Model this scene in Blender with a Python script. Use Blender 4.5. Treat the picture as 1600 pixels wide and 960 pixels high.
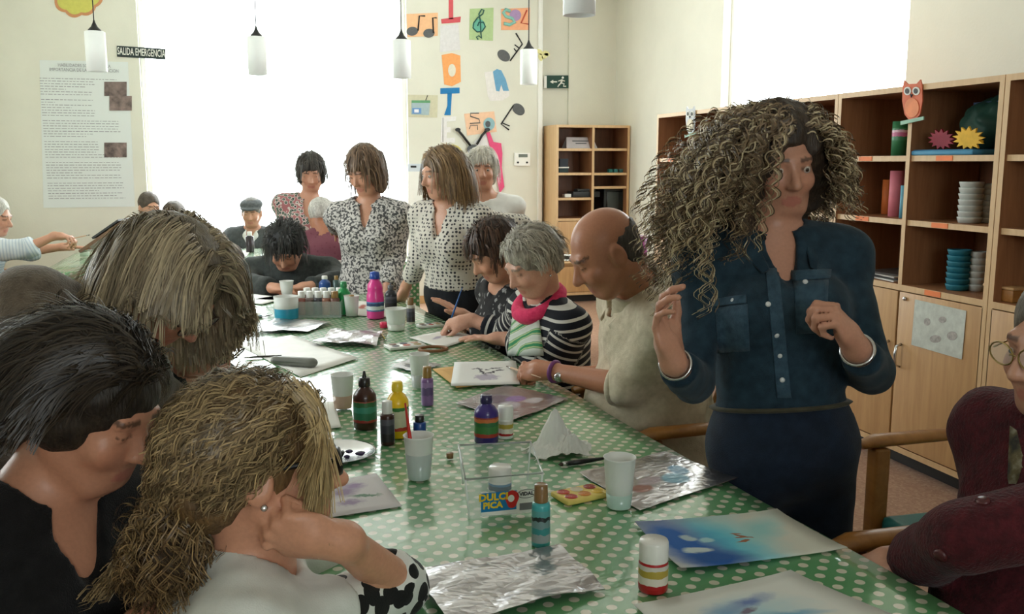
import bpy, bmesh, math, random
import numpy as np
from mathutils import Vector, Matrix
SC = bpy.context.scene
for _o in list(bpy.data.objects): bpy.data.objects.remove(_o)
COL = SC.collection
RAD = math.radians
# ------------------------------------------------------------------ camera
FPX, PITCH, YAW, CAMZ = 1450.0, RAD(8.854), RAD(16.064), 1.45
FW = np.array([math.sin(YAW)*math.cos(PITCH), math.cos(YAW)*math.cos(PITCH), -math.sin(PITCH)])
RT = np.array([math.cos(YAW), -math.sin(YAW), 0.0]); UP = np.cross(RT, FW)
FH = np.array([math.sin(YAW), math.cos(YAW), 0.0]); CAM = np.array([0, 0, CAMZ])
cd = bpy.data.cameras.new('camera'); cam = bpy.data.objects.new('camera', cd); COL.objects.link(cam)
cd.sensor_width = 36; cd.lens = 36*FPX/1600; cd.clip_start = .05; cd.clip_end = 100
cam.location = CAM
cam.rotation_euler = Matrix((RT, UP, -FW)).transposed().to_euler()
SC.camera = cam
# ------------------------------------------------------------------ sky, daylight, exposure
W = bpy.data.worlds.new('overcast_sky'); SC.world = W; W.use_nodes = True
bg = W.node_tree.nodes['Background']; bg.inputs[0].default_value = (.93, 1.0, 1.0, 1); bg.inputs[1].default_value = 9.2
SC.view_settings.view_transform = 'Standard'; SC.view_settings.look = 'None'
SC.view_settings.gamma = 1; SC.view_settings.use_curve_mapping = False
SC.view_settings.exposure = 0.0
try:
    SC.cycles.use_denoising = True; SC.cycles.max_bounces = 8; SC.cycles.diffuse_bounces = 5
    SC.cycles.sample_clamp_indirect = 6.0; SC.cycles.caustics_reflective = False; SC.cycles.caustics_refractive = False
except Exception: pass
def portal(name, loc, rot, sx, sy):
    l = bpy.data.lights.new(name, 'AREA'); l.shape = 'RECTANGLE'; l.size = sx; l.size_y = sy; l.cycles.is_portal = True
    o = bpy.data.objects.new(name, l); COL.objects.link(o); o.location = loc; o.rotation_euler = rot
# window openings: back glazing, high window over the bookshelves, plus unseen left and near openings added for fill light
YB, XR, XL, YN, ZC = 9.45, 3.9, -2.17, -3.2, 3.4
WB = (-.87, 1.63, .12, 3.1); WR = (4.90, 7.19, 1.0, 3.05)
portal('daylight_back', ((WB[0]+WB[1])/2, YB+.1, (WB[2]+WB[3])/2), (-math.pi/2, 0, 0), WB[1]-WB[0], WB[3]-WB[2])
portal('daylight_high', (XR+.08, (WR[0]+WR[1])/2, (WR[2]+WR[3])/2), (0, math.pi/2, 0), WR[3]-WR[2], WR[1]-WR[0])
WL = (3.6, 5.3, 1.1, 2.7)
portal('fill_portal_side', (XL-.1, (WL[0]+WL[1])/2, (WL[2]+WL[3])/2), (0, -math.pi/2, 0), WL[3]-WL[2], WL[1]-WL[0])
WN = (-.5, 1.4, 1.4, 2.7)
portal('fill_portal_near', ((WN[0]+WN[1])/2, YN-.1, (WN[2]+WN[3])/2), (math.pi/2, 0, 0), WN[1]-WN[0], WN[3]-WN[2])
# ------------------------------------------------------------------ pixel rays onto real planes / depths
def ray(x, y): return FW + RT*(x-800)/FPX + UP*(480-y)/FPX
def onz(x, y, z): d = ray(x, y); return CAM + d*(z-CAMZ)/d[2]
def ony(x, y, Y): d = ray(x, y); return CAM + d*(Y/d[1])
def onx(x, y, X): d = ray(x, y); return CAM + d*(X/d[0])
def D(x, y, dep): return CAM + ray(x, y)*dep
TZ = .74
def T(x, y): return onz(x, y, TZ)
# ------------------------------------------------------------------ scene helpers
def link(o, parent=None):
    COL.objects.link(o)
    if parent is not None: o.parent = parent
    return o
def tag(o, label=None, cat=None, group=None, kind=None):
    if label: o['label'] = label
    if cat: o['category'] = cat
    if group: o['group'] = group
    if kind: o['kind'] = kind
    return o
def thing(name, label, cat, loc=(0, 0, 0), rz=0, group=None, kind=None):
    o = bpy.data.objects.new(name, None); o.empty_display_size = .05
    o.location = [float(v) for v in loc]; o.rotation_euler = (0, 0, rz); link(o)
    return tag(o, label, cat, group, kind)
class MB:
    """collects boxes, tubes, lathes; build() links them as one mesh"""
    def __init__(s): s.v = []; s.f = []; s.m = []; s.mi = 0; s.sm = []
    def add(s, vs, fs, smooth=False):
        n = len(s.v); s.v += [tuple(float(c) for c in v) for v in vs]
        for f in fs: s.f.append(tuple(i+n for i in f)); s.m.append(s.mi); s.sm.append(smooth)
        return s
    def box(s, x0, x1, y0, y1, z0, z1, M=None, bev=0.0):
        if bev > 0: return s.rbox(x0, x1, y0, y1, z0, z1, bev, M)
        vs = [Vector((x, y, z)) for z in (z0, z1) for y in (y0, y1) for x in (x0, x1)]
        if M is not None: vs = [M @ v for v in vs]
        return s.add(vs, [(0, 2, 3, 1), (4, 5, 7, 6), (0, 1, 5, 4), (2, 6, 7, 3), (0, 4, 6, 2), (1, 3, 7, 5)])
    def rbox(s, x0, x1, y0, y1, z0, z1, b, M=None):
        bm = bmesh.new(); bmesh.ops.create_cube(bm, size=1)
        for v in bm.verts: v.co = Vector(((x0+x1)/2+v.co.x*(x1-x0), (y0+y1)/2+v.co.y*(y1-y0), (z0+z1)/2+v.co.z*(z1-z0)))
        bmesh.ops.bevel(bm, geom=bm.edges[:], offset=b, segments=2, affect='EDGES', profile=.6)
        bm.verts.index_update()
        vs = [v.co.copy() for v in bm.verts]; fs = [[v.index for v in f.verts] for f in bm.faces]; bm.free()
        if M is not None: vs = [M @ v for v in vs]
        return s.add(vs, fs, True)
    def lathe(s, prof, n=20, M=None, cap=True, smooth=True):
        vs = []; fs = []
        for r, z in prof:
            for i in range(n):
                a = 2*math.pi*i/n; vs.append(Vector((r*math.cos(a), r*math.sin(a), z)))
        for j in range(len(prof)-1):
            for i in range(n):
                k = (i+1) % n; fs.append((j*n+i, j*n+k, (j+1)*n+k, (j+1)*n+i))
        if cap:
            fs.append(tuple(range(n-1, -1, -1))); fs.append(tuple((len(prof)-1)*n+i for i in range(n)))
        if M is not None: vs = [M @ v for v in vs]
        return s.add(vs, fs, smooth)
    def tube(s, pts, r, n=8, M=None, closed=False, cap=True, flat=1.0):
        P = [Vector(p) for p in pts]; N = len(P); vs = []; fs = []
        rs = r if isinstance(r, (list, tuple)) else [r]*N
        prev = None
        for i in range(N):
            if closed: t = P[(i+1) % N]-P[i-1]
            else: t = P[min(i+1, N-1)]-P[max(i-1, 0)]
            t.normalize()
            if prev is None: a = Vector((0, 0, 1)) if abs(t.z) < .9 else Vector((1, 0, 0)); u = t.cross(a).normalized()
            else: u = (prev-t*prev.dot(t)).normalized()
            prev = u; w = t.cross(u)
            for k in range(n):
                a = 2*math.pi*k/n; vs.append(P[i]+u*math.cos(a)*rs[i]+w*math.sin(a)*rs[i]*flat)
        for i in range(N if closed else N-1):
            j = (i+1) % N
            for k in range(n):
                l = (k+1) % n; fs.append((i*n+k, i*n+l, j*n+l, j*n+k))
        if cap and not closed:
            fs.append(tuple(range(n-1, -1, -1))); fs.append(tuple((N-1)*n+k for k in range(n)))
        if M is not None: vs = [M @ v for v in vs]
        return s.add(vs, fs, True)
    def prism(s, poly, y0, y1, M=None):
        """polygon in (x,z), extruded along y"""
        n = len(poly); vs = [Vector((x, y0, z)) for x, z in poly]+[Vector((x, y1, z)) for x, z in poly]
        fs = [tuple(range(n)), tuple(range(2*n-1, n-1, -1))]+[(i, i+n, (i+1) % n+n, (i+1) % n) for i in range(n)]
        if M is not None: vs = [M @ v for v in vs]
        return s.add(vs, fs)
    def build(s, name, mat, parent=None, label=None):
        me = bpy.data.meshes.new(name); me.from_pydata(s.v, [], s.f)
        for m in (mat if isinstance(mat, (list, tuple)) else [mat]): me.materials.append(m)
        me.polygons.foreach_set('use_smooth', s.sm)
        if isinstance(mat, (list, tuple)): me.polygons.foreach_set('material_index', s.m)
        bm = bmesh.new(); bm.from_mesh(me); bmesh.ops.recalc_face_normals(bm, faces=bm.faces); bm.to_mesh(me); bm.free()
        o = bpy.data.objects.new(name, me); link(o, parent)
        if label: o['label'] = label
        return o
def struct(o): o['kind'] = 'structure'; return o
def copy_tree(o, parent=None):
    c = o.copy(); COL.objects.link(c); c.parent = parent
    for ch in o.children: copy_tree(ch, c)
    return c
def frame(origin, xa, za):
    """4x4 with x axis xa, z axis ~za"""
    x = Vector(xa).normalized(); z = Vector(za); z = (z-x*z.dot(x)).normalized(); y = z.cross(x)
    M = Matrix((x, y, z)).transposed().to_4x4(); M.translation = Vector(origin); return M
# ------------------------------------------------------------------ materials
def lin(c):
    return tuple((v/12.92 if v <= .04045 else ((v+.055)/1.055)**2.4) for v in c)
def rgb(r, g, b): return lin((r/255, g/255, b/255))
_MC = {}
def NT(name):
    m = bpy.data.materials.new(name); m.use_nodes = True; nt = m.node_tree
    return m, nt, nt.nodes['Principled BSDF']
def nd(nt, typ, **kw):
    n = nt.nodes.new(typ)
    for k, v in kw.items():
        if k == 'ins':
            for i, x in v.items(): n.inputs[i].default_value = x
        else: setattr(n, k, v)
    return n
def c4(c): return (c[0], c[1], c[2], 1)
def mat(name, c, rough=.6, metal=0, spec=.4, var=.08, scale=12, bump=0, bscale=120, coat=0, alpha=1, trans=0, emis=0, sheen=0, stretch=None, sss=0):
    if name in _MC: return _MC[name]
    m, nt, b = NT(name); L = nt.links.new
    b.inputs['Roughness'].default_value = rough; b.inputs['Metallic'].default_value = metal
    b.inputs['Specular IOR Level'].default_value = spec
    tc = nd(nt, 'ShaderNodeTexCoord'); src = tc.outputs['Object']
    if stretch:
        mp = nd(nt, 'ShaderNodeMapping'); mp.inputs['Scale'].default_value = stretch; L(src, mp.inputs[0]); src = mp.outputs[0]
    if var > 0:
        n = nd(nt, 'ShaderNodeTexNoise', ins={'Scale': scale, 'Detail': 5.0, 'Roughness': .6}); L(src, n.inputs['Vector'])
        r = nd(nt, 'ShaderNodeValToRGB'); L(n.outputs[0], r.inputs[0])
        r.color_ramp.elements[0].position = .3; r.color_ramp.elements[1].position = .7
        r.color_ramp.elements[0].color = c4([v*(1-var) for v in c]); r.color_ramp.elements[1].color = c4([min(1, v*(1+var)) for v in c])
        L(r.outputs[0], b.inputs['Base Color'])
    else: b.inputs['Base Color'].default_value = c4(c)
    if bump > 0:
        n2 = nd(nt, 'ShaderNodeTexNoise', ins={'Scale': bscale, 'Detail': 3.0}); L(src, n2.inputs['Vector'])
        bu = nd(nt, 'ShaderNodeBump', ins={'Strength': bump, 'Distance': .01}); L(n2.outputs[0], bu.inputs['Height']); L(bu.outputs[0], b.inputs['Normal'])
    if coat: b.inputs['Coat Weight'].default_value = coat; b.inputs['Coat Roughness'].default_value = .15
    if trans: b.inputs['Transmission Weight'].default_value = trans
    if alpha < 1: b.inputs['Alpha'].default_value = alpha
    if sheen: b.inputs['Sheen Weight'].default_value = sheen
    if emis: b.inputs['Emission Color'].default_value = c4(c); b.inputs['Emission Strength'].default_value = emis
    _MC[name] = m; return m
def attr_mat(name, rough=.55, spec=.4, attr='col', bump=0, bscale=80, stretch=None, sheen=0, var=.1):
    """base colour from a colour attribute, with slight grain"""
    if name in _MC: return _MC[name]
    m, nt, b = NT(name); L = nt.links.new
    a = nd(nt, 'ShaderNodeAttribute', attribute_name=attr); tc = nd(nt, 'ShaderNodeTexCoord')
    n = nd(nt, 'ShaderNodeTexNoise', ins={'Scale': bscale, 'Detail': 4.0})
    if stretch:
        mp = nd(nt, 'ShaderNodeMapping'); mp.inputs['Scale'].default_value = stretch; L(tc.outputs['Object'], mp.inputs[0]); L(mp.outputs[0], n.inputs['Vector'])
    else: L(tc.outputs['Object'], n.inputs['Vector'])
    mr = nd(nt, 'ShaderNodeMapRange', ins={1: .3, 2: .7, 3: 1-var, 4: 1+var}); L(n.outputs[0], mr.inputs[0])
    mx = nd(nt, 'ShaderNodeVectorMath', operation='SCALE'); L(a.outputs['Color'], mx.inputs[0]); L(mr.outputs[0], mx.inputs['Scale'])
    L(mx.outputs[0], b.inputs['Base Color'])
    if bump:
        bu = nd(nt, 'ShaderNodeBump', ins={'Strength': bump, 'Distance': .006}); L(n.outputs[0], bu.inputs['Height']); L(bu.outputs[0], b.inputs['Normal'])
    b.inputs['Roughness'].default_value = rough; b.inputs['Specular IOR Level'].default_value = spec
    if sheen: b.inputs['Sheen Weight'].default_value = sheen
    _MC[name] = m; return m
def wood(name, c, c2, axis=2, scale=6, rough=.45):
    if name in _MC: return _MC[name]
    m, nt, b = NT(name); L = nt.links.new
    tc = nd(nt, 'ShaderNodeTexCoord'); mp = nd(nt, 'ShaderNodeMapping'); s = [scale*4]*3; s[axis] = scale*.35
    mp.inputs['Scale'].default_value = s; L(tc.outputs['Object'], mp.inputs[0])
    n = nd(nt, 'ShaderNodeTexNoise', ins={'Scale': 1.0, 'Detail': 6.0, 'Roughness': .65, 'Distortion': .6}); L(mp.outputs[0], n.inputs['Vector'])
    r = nd(nt, 'ShaderNodeValToRGB'); r.color_ramp.elements[0].position = .3; r.color_ramp.elements[1].position = .72
    r.color_ramp.elements[0].color = c4(c2); r.color_ramp.elements[1].color = c4(c); L(n.outputs[0], r.inputs[0])
    L(r.outputs[0], b.inputs['Base Color']); b.inputs['Roughness'].default_value = rough
    bu = nd(nt, 'ShaderNodeBump', ins={'Strength': .08, 'Distance': .004}); L(n.outputs[0], bu.inputs['Height']); L(bu.outputs[0], b.inputs['Normal'])
    _MC[name] = m; return m
def glass(name, c=(1, 1, 1), rough=.02, alpha=.12, spec=.5):
    return mat(name, c, rough=rough, alpha=alpha, spec=spec, var=0)
M_WALL = mat('cream_plaster', rgb(224, 223, 211), rough=.85, var=.03, scale=3, bump=.08, bscale=60)
M_CEIL = mat('white_ceiling', rgb(235, 234, 226), rough=.9, var=.02)
M_WHITE = mat('white_paint', rgb(240, 240, 236), rough=.45, var=.02)
M_BEECH = wood('beech_wood', rgb(206, 165, 116), rgb(184, 142, 96))
M_BEECHX = wood('beech_wood_edge', rgb(218, 184, 140), rgb(200, 164, 120))
M_BACKP = wood('brown_back_panel', rgb(140, 92, 62), rgb(112, 70, 46), scale=9)
M_CHAIRW = wood('varnished_chair_wood', rgb(176, 122, 62), rgb(146, 96, 46), axis=0, rough=.35)
M_TEAL = mat('teal_vinyl', rgb(30, 112, 112), rough=.45, var=.1)
M_BLACKP = mat('black_plastic', rgb(24, 25, 26), rough=.4, var=.05)
M_CHROME = mat('brushed_chrome', rgb(200, 200, 200), rough=.25, metal=1, var=.03)
M_PAPER = mat('white_paper', rgb(232, 232, 226), rough=.8, var=.02)
M_INK = mat('dark_ink', rgb(40, 40, 42), rough=.7, var=.05)
M_ORANGE = mat('orange_tag', rgb(236, 130, 74), rough=.6, var=.1)
# ================================================================== the room
def quadbox(name, b, m, bev=0): return MB().box(*b, bev=bev).build(name, m)
def floor_mat():
    m, nt, b = NT('terrazzo_floor'); L = nt.links.new
    tc = nd(nt, 'ShaderNodeTexCoord')
    v = nd(nt, 'ShaderNodeTexVoronoi', ins={'Scale': 90.0}); L(tc.outputs['Object'], v.inputs['Vector'])
    r = nd(nt, 'ShaderNodeValToRGB'); e = r.color_ramp.elements
    e[0].color = c4(rgb(150, 116, 98)); e[1].color = c4(rgb(186, 158, 138)); e.new(.5).color = c4(rgb(166, 132, 114))
    L(v.outputs['Color'], r.inputs[0]); L(r.outputs[0], b.inputs['Base Color']); b.inputs['Roughness'].default_value = .35
    return m
# floor tiles as pieces would be under 10 px; the terrazzo is one poured sheet
struct(quadbox('floor', (XL-.2, XR+.2, YN-.2, YB+.2, -.1, 0), floor_mat()))
struct(quadbox('ceiling', (XL-.2, XR+.2, YN-.2, YB+.2, ZC, ZC+.1), M_CEIL))
def wall_with_hole(name, axis, pos, th, a0, a1, hole, m):
    """axis 'y': wall plane y=pos spanning x a0..a1; axis 'x': plane x=pos spanning y"""
    h0, h1, z0, z1 = hole; b = MB()
    def bx(u0, u1, w0, w1):
        if u1-u0 < 1e-4 or w1-w0 < 1e-4: return
        if axis == 'y': b.box(u0, u1, min(pos, pos+th), max(pos, pos+th), w0, w1)
        else: b.box(min(pos, pos+th), max(pos, pos+th), u0, u1, w0, w1)
    bx(a0, h0, 0, ZC); bx(h1, a1, 0, ZC); bx(h0, h1, 0, z0); bx(h0, h1, z1, ZC)
    return struct(b.build(name, m))
XP = ony(846, 200, YB)[0]          # corner with the white trim
wall_with_hole('wall_back', 'y', YB, .2, XL-.2, XP, WB, M_WALL)
XQ = ony(886, 150, YB+.12)[0]
struct(MB().box(XP, XQ, YB+.10, YB+.3, 0, ZC).box(XQ, XR+.2, YB+.07, YB+.3, 0, ZC).build('wall_back_recess', M_WALL))
struct(MB().box(XP-.045, XP+.004, YB-.03, YB+.1, 0, ZC, bev=.008).build('trim_1', M_WHITE))
wall_with_hole('wall_right', 'x', XR, .2, YN-.2, YB+.2, WR, M_WALL)
wall_with_hole('wall_left', 'x', XL, -.2, YN-.2, YB+.2, WL, M_WALL)
wall_with_hole('wall_near', 'y', YN, -.2, XL-.2, XR+.2, WN, M_WALL)
M_GLASS = glass('window_glass', rgb(240, 250, 248), alpha=.05)
def window(name, axis, pos, rect, nx, nz, fw=.045, th=.05):
    h0, h1, z0, z1 = rect
    o = bpy.data.objects.new(name, None); link(o); struct(o)
    fr = MB()
    def bx(b, u0, u1, w0, w1, t=th):
        if axis == 'y': b.box(u0, u1, pos-t/2, pos+t/2, w0, w1, bev=.004 if t > .02 else 0)
        else: b.box(pos-t/2, pos+t/2, u0, u1, w0, w1, bev=.004 if t > .02 else 0)
    bx(fr, h0, h0+fw, z0, z1); bx(fr, h1-fw, h1, z0, z1); bx(fr, h0+fw, h1-fw, z0, z0+fw); bx(fr, h0+fw, h1-fw, z1-fw, z1)
    us = np.linspace(h0+fw, h1-fw, nx+1); zs = np.linspace(z0+fw, z1-fw, nz+1)
    for u in us[1:-1]: bx(fr, u-fw/2, u+fw/2, z0+fw, z1-fw)
    fr.build('window_frame', M_WHITE, o)
    for i in range(nx):
        for j in range(nz):
            p = MB(); bx(p, us[i]+.01, us[i+1]-.01, zs[j], zs[j+1], .008); p.build('pane', M_GLASS, o)
    return o
window('window_1', 'y', YB+.10, WB, 1, 1)
window('window_2', 'x', XR+.10, WR, 1, 1)
window('fill_window_3', 'x', XL-.10, WL, 2, 1)  # unseen side window, added and sized for its fill light
window('fill_window_4', 'y', YN-.10, WN, 3, 1)  # unseen rear window, added to tune the frontal fill
struct(MB().box(XL, XL+.012, YN, YB, 0, .08).build('baseboard_left', M_BEECH))
struct(MB().box(XL, WB[0], YB-.012, YB, 0, .08).box(WB[1], XP-.05, YB-.012, YB, 0, .08).build('baseboard_back', M_BEECH))

# ================================================================== bookcases
M_INNER = wood('brown_wood_inner_shade', rgb(168, 118, 80), rgb(140, 94, 62), scale=8)  # inner faces browner than the edges: interior shade put into the wood colour
SZ, SDOOR, SX0, SY0, SW = 1.80, .88, 2.967, 6.4245, 1.0986
SDEP = .42
def bookcase(name, label, M, w, rows, doors=2, drawer_tag=False, tags=()):
    """local frame: x along the front, y into depth, z up; front at y=0"""
    t = thing(name, label, 'bookcase', M.translation, math.atan2(M[1][0], M[0][0]))
    p = .026
    def board(name, par, *bb):
        g = MB().box(*bb); g.m[2] = 1; return g.build(name, [M_INNER, M_BEECHX], par)
    def panel(x0, x1):
        g = MB().box(x0, x1, 0, SDEP, 0, SZ); g.m = [1, 1, 1, 1, 1 if x0 == 0 else 0, 0 if x0 == 0 else 1]; return g.build('side_panel', [M_INNER, M_BEECHX], t)
    panel(0, p); panel(w-p, w)
    board('top_board', t, p, w-p, 0, SDEP, SZ-p, SZ).data.polygons[1].material_index = 1
    board('divider', t, w/2-p/2, w/2+p/2, .003, SDEP-.02, SDOOR, SZ-p)
    MB().box(p, w-p, SDEP-.015, SDEP-.003, .08, SZ-p).build('back_panel', M_BACKP, t)
    board('middle_board', t, p, w-p, .0, SDEP-.02, SDOOR-.028, SDOOR); board('base_board', t, p, w-p, .0, SDEP-.02, .075, .103)
    MB().box(p, w-p, .06, .075, .0, .075).build('plinth', M_BLACKP, t)
    for c in (0, 1):
        x0, x1 = (p, w/2-p/2) if c == 0 else (w/2+p/2, w-p)
        for i, z in enumerate(rows[c]):
            s = board('shelf', t, x0, x1, .012, SDEP-.02, z-.026, z)
            if (c, i) in tags: MB().box(x0+(x1-x0)*tags[(c, i)], x0+(x1-x0)*tags[(c, i)]+.10, .009, .0125, z-.024, z-.002).build('tag_strip', M_ORANGE, s)
        if (c, 'm') in tags: MB().box(x0+(x1-x0)*tags[(c, 'm')], x0+(x1-x0)*tags[(c, 'm')]+.10, -.003, .0, SDOOR-.026, SDOOR-.002).build('tag_strip', M_ORANGE, t)
        d = MB().box(x0-.006, x1+.006, .0, .018, .107, SDOOR-.033, bev=.002).build('door', M_BEECH, t)
        hx = x1-.03 if c == 0 else x0+.03
        hz = .545
        pts = [(hx, -.002, hz+.055), (hx, -.028, hz+.045), (hx, -.034, hz), (hx, -.028, hz-.045), (hx, -.002, hz-.055)]
        MB().tube(pts, [.007, .007, .008, .006, .005], 8).build('handle', M_CHROME, d)
        if c == 1: MB().lathe([(.001, 0), (.010, 0), (.010, .008), (.006, .010)], 12, Matrix.Translation((hx+.006, 0, SDOOR-.062)) @ Matrix.Rotation(math.pi/2, 4, 'X')).build('lock', M_CHROME, d)
    return t
ROWS_R = [[1.185, 1.4815], [1.185, 1.4815]]
def unitM(k):   # front faces -X ; local x runs from far (+Y) to near
    return frame((SX0, SY0-k*SW, 0), (0, -1, 0), (0, 0, 1))
UL = ['beech bookcase at the far end of the long row, owl figure on its divider',
      'beech bookcase behind the curly-haired woman in denim',
      'beech bookcase with orange owl, cups and a drawing taped to its door',
      'beech bookcase at the near end of the row holding a yellow mug']
UNITS = []
for k in range(4):
    tg = {(0, 0): .3, (0, 1): .3, (1, 0): .32, (1, 1): .32, (0, 'm'): .3, (1, 'm'): .32}
    UNITS.append(bookcase('bookcase', UL[k], unitM(k), SW-.004, ROWS_R, tags=tg))
# bookcase against the back wall
SZ = 1.830; bl = onz(870, 194, SZ); br = onz(1029, 197.5, SZ)
BY = .5*(bl[1]+br[1]); BX0 = ony(869, 250, BY)[0]; BX1 = min(ony(1029, 250, BY)[0], XR-.01)
def bz(y, x=905): return float(ony(x, y, BY)[2])
BROWS = [[bz(z) for z in (333-100+0, 268, 308)], [0]*3]
BROWS = [[bz(232), bz(270), bz(309)], [bz(232, 985), bz(270, 985), bz(291, 985)]]
BACKCASE = bookcase('bookcase', 'beech bookcase against the back wall, old television inside', frame((BX0, BY, 0), (1, 0, 0), (0, 0, 1)), BX1-BX0, BROWS)

# ================================================================== tables
def cloth_mat(name):
    m, nt, b = NT(name); L = nt.links.new
    tc = nd(nt, 'ShaderNodeTexCoord'); sep = nd(nt, 'ShaderNodeSeparateXYZ'); L(tc.outputs['UV'], sep.inputs[0])
    def mth(op, a, c=None, **k):
        n = nd(nt, 'ShaderNodeMath', operation=op)
        for i, v in enumerate((a, c)):
            if v is None: continue
            if isinstance(v, (int, float)): n.inputs[i].default_value = v
            else: L(v, n.inputs[i])
        return n.outputs[0]
    def dist(off):
        fx = mth('SUBTRACT', mth('FRACT', mth('ADD', mth('DIVIDE', sep.outputs[0], .046), off)), .5)
        fy = mth('SUBTRACT', mth('FRACT', mth('ADD', mth('DIVIDE', sep.outputs[1], .046), off)), .5)
        return mth('SQRT', mth('ADD', mth('MULTIPLY', fx, fx), mth('MULTIPLY', fy, fy)))
    d = mth('MINIMUM', dist(0.0), dist(.5))
    dot = mth('LESS_THAN', d, .195)
    n = nd(nt, 'ShaderNodeTexNoise', ins={'Scale': 5.0, 'Detail': 3.0}); L(tc.outputs['UV'], n.inputs['Vector'])
    g = nd(nt, 'ShaderNodeMix', data_type='RGBA'); L(n.outputs[0], g.inputs[0])
    g.inputs[6].default_value = c4(rgb(80, 142, 90)); g.inputs[7].default_value = c4(rgb(100, 162, 108))
    mx = nd(nt, 'ShaderNodeMix', data_type='RGBA'); L(dot, mx.inputs[0]); L(g.outputs[2], mx.inputs[6]); mx.inputs[7].default_value = c4(rgb(214, 210, 190))
    L(mx.outputs[2], b.inputs['Base Color']); b.inputs['Roughness'].default_value = .45; b.inputs['Coat Weight'].default_value = 1.0; b.inputs['Coat Roughness'].default_value = .11; b.inputs['Coat IOR'].default_value = 1.55
    n2 = nd(nt, 'ShaderNodeTexNoise', ins={'Scale': 7.0, 'Detail': 4.0, 'Roughness': .55, 'Distortion': .8}); L(tc.outputs['UV'], n2.inputs['Vector'])
    bu = nd(nt, 'ShaderNodeBump', ins={'Strength': .16, 'Distance': .015}); L(n2.outputs[0], bu.inputs['Height']); L(bu.outputs[0], b.inputs['Normal']); L(bu.outputs[0], b.inputs['Coat Normal'])
    return m
M_CLOTH = cloth_mat('green_polka_dot_oilcloth')
def table(name, label, clabel, c0, ux, wid, length, drop, z=TZ):
    """c0 near-right corner, ux unit vector along the length; cloth hangs down all round"""
    ux = Vector((ux[0], ux[1], 0)).normalized(); uy = Vector((-ux.y, ux.x, 0)); c0 = Vector((c0[0], c0[1], 0))
    mid = c0+ux*length/2+uy*wid/2
    t = thing(name, label, 'table', mid, math.atan2(ux.y, ux.x))
    MB().box(-length/2+.01, length/2-.01, -wid/2+.01, wid/2-.01, z-.035, z-.006).build('table_top', M_BEECH, t)
    for sx in (-1, 1):
        for sy in (-1, 1):
            MB().tube([(sx*(length/2-.12), sy*(wid/2-.1), .0), (sx*(length/2-.12), sy*(wid/2-.1), z-.035)], .022, 10).build('leg', M_CHROME, t)
    # tablecloth: one sheet over the top, hanging folds at the sides
    nx, ny = max(8, int(length/.05)), max(8, int(wid/.05)); nd_ = 6
    us = [-length/2-.004]*nd_+list(np.linspace(-length/2, length/2, nx))+[length/2+.004]*nd_
    hs = [drop*(1-i/nd_) for i in range(nd_)]
    dus = hs+[0]*nx+hs[::-1]; vs_ = [-wid/2-.004]*nd_+list(np.linspace(-wid/2, wid/2, ny))+[wid/2+.004]*nd_; dvs = hs+[0]*ny+hs[::-1]
    V = []; UV = []; rnd = random.Random(4)
    for i, (u, du) in enumerate(zip(us, dus)):
        for j, (v, dv) in enumerate(zip(vs_, dvs)):
            sgu = (-1 if i < nd_ else 1 if i >= nd_+nx else 0); sgv = (-1 if j < nd_ else 1 if j >= nd_+ny else 0)
            dz = max(du, dv); x, y = u, v
            if sgu and not sgv: x += sgu*.012*math.sin(v*17)*du/drop; 
            if sgv and not sgu: y += sgv*.012*math.sin(u*15)*dv/drop
            wz = .0015*(math.sin(u*9+v*4)+math.sin(v*13-u*5)) if not (sgu or sgv) else 0
            V.append((x, y, z-dz+wz-.002)); UV.append((u+sgu*du, v+sgv*dv))
    n = len(vs_); Fc = [(i*n+j, (i+1)*n+j, (i+1)*n+j+1, i*n+j+1) for i in range(len(us)-1) for j in range(n-1)]
    me = bpy.data.meshes.new('tablecloth'); me.from_pydata(V, [], Fc); me.materials.append(M_CLOTH)
    uv = me.uv_layers.new(name='UVMap')
    lv = np.zeros(len(me.loops), np.int32); me.loops.foreach_get('vertex_index', lv)
    uv.data.foreach_set('uv', np.array(UV)[lv].ravel()); me.polygons.foreach_set('use_smooth', [True]*len(me.polygons))
    o = bpy.data.objects.new('tablecloth', me); link(o); o.location = mid; o.rotation_euler = (0, 0, math.atan2(ux.y, ux.x))
    tag(o, clabel, 'tablecloth')
    return t
TA = np.array([1.10, .80]); TDIR = np.array([-.075, 1.0]); TDIR = TDIR/np.linalg.norm(TDIR)
table('long_table', 'long work table running from the front to the windows', 'shiny green polka dot oilcloth over the long work table', TA, TDIR, 1.03, 4.32, .2)
table('back_table', 'second table near the bright back window', 'green polka dot oilcloth over the table near the window', (-1.30, 6.62), (1, 0.0), 1.45, 2.5, .42)
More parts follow.
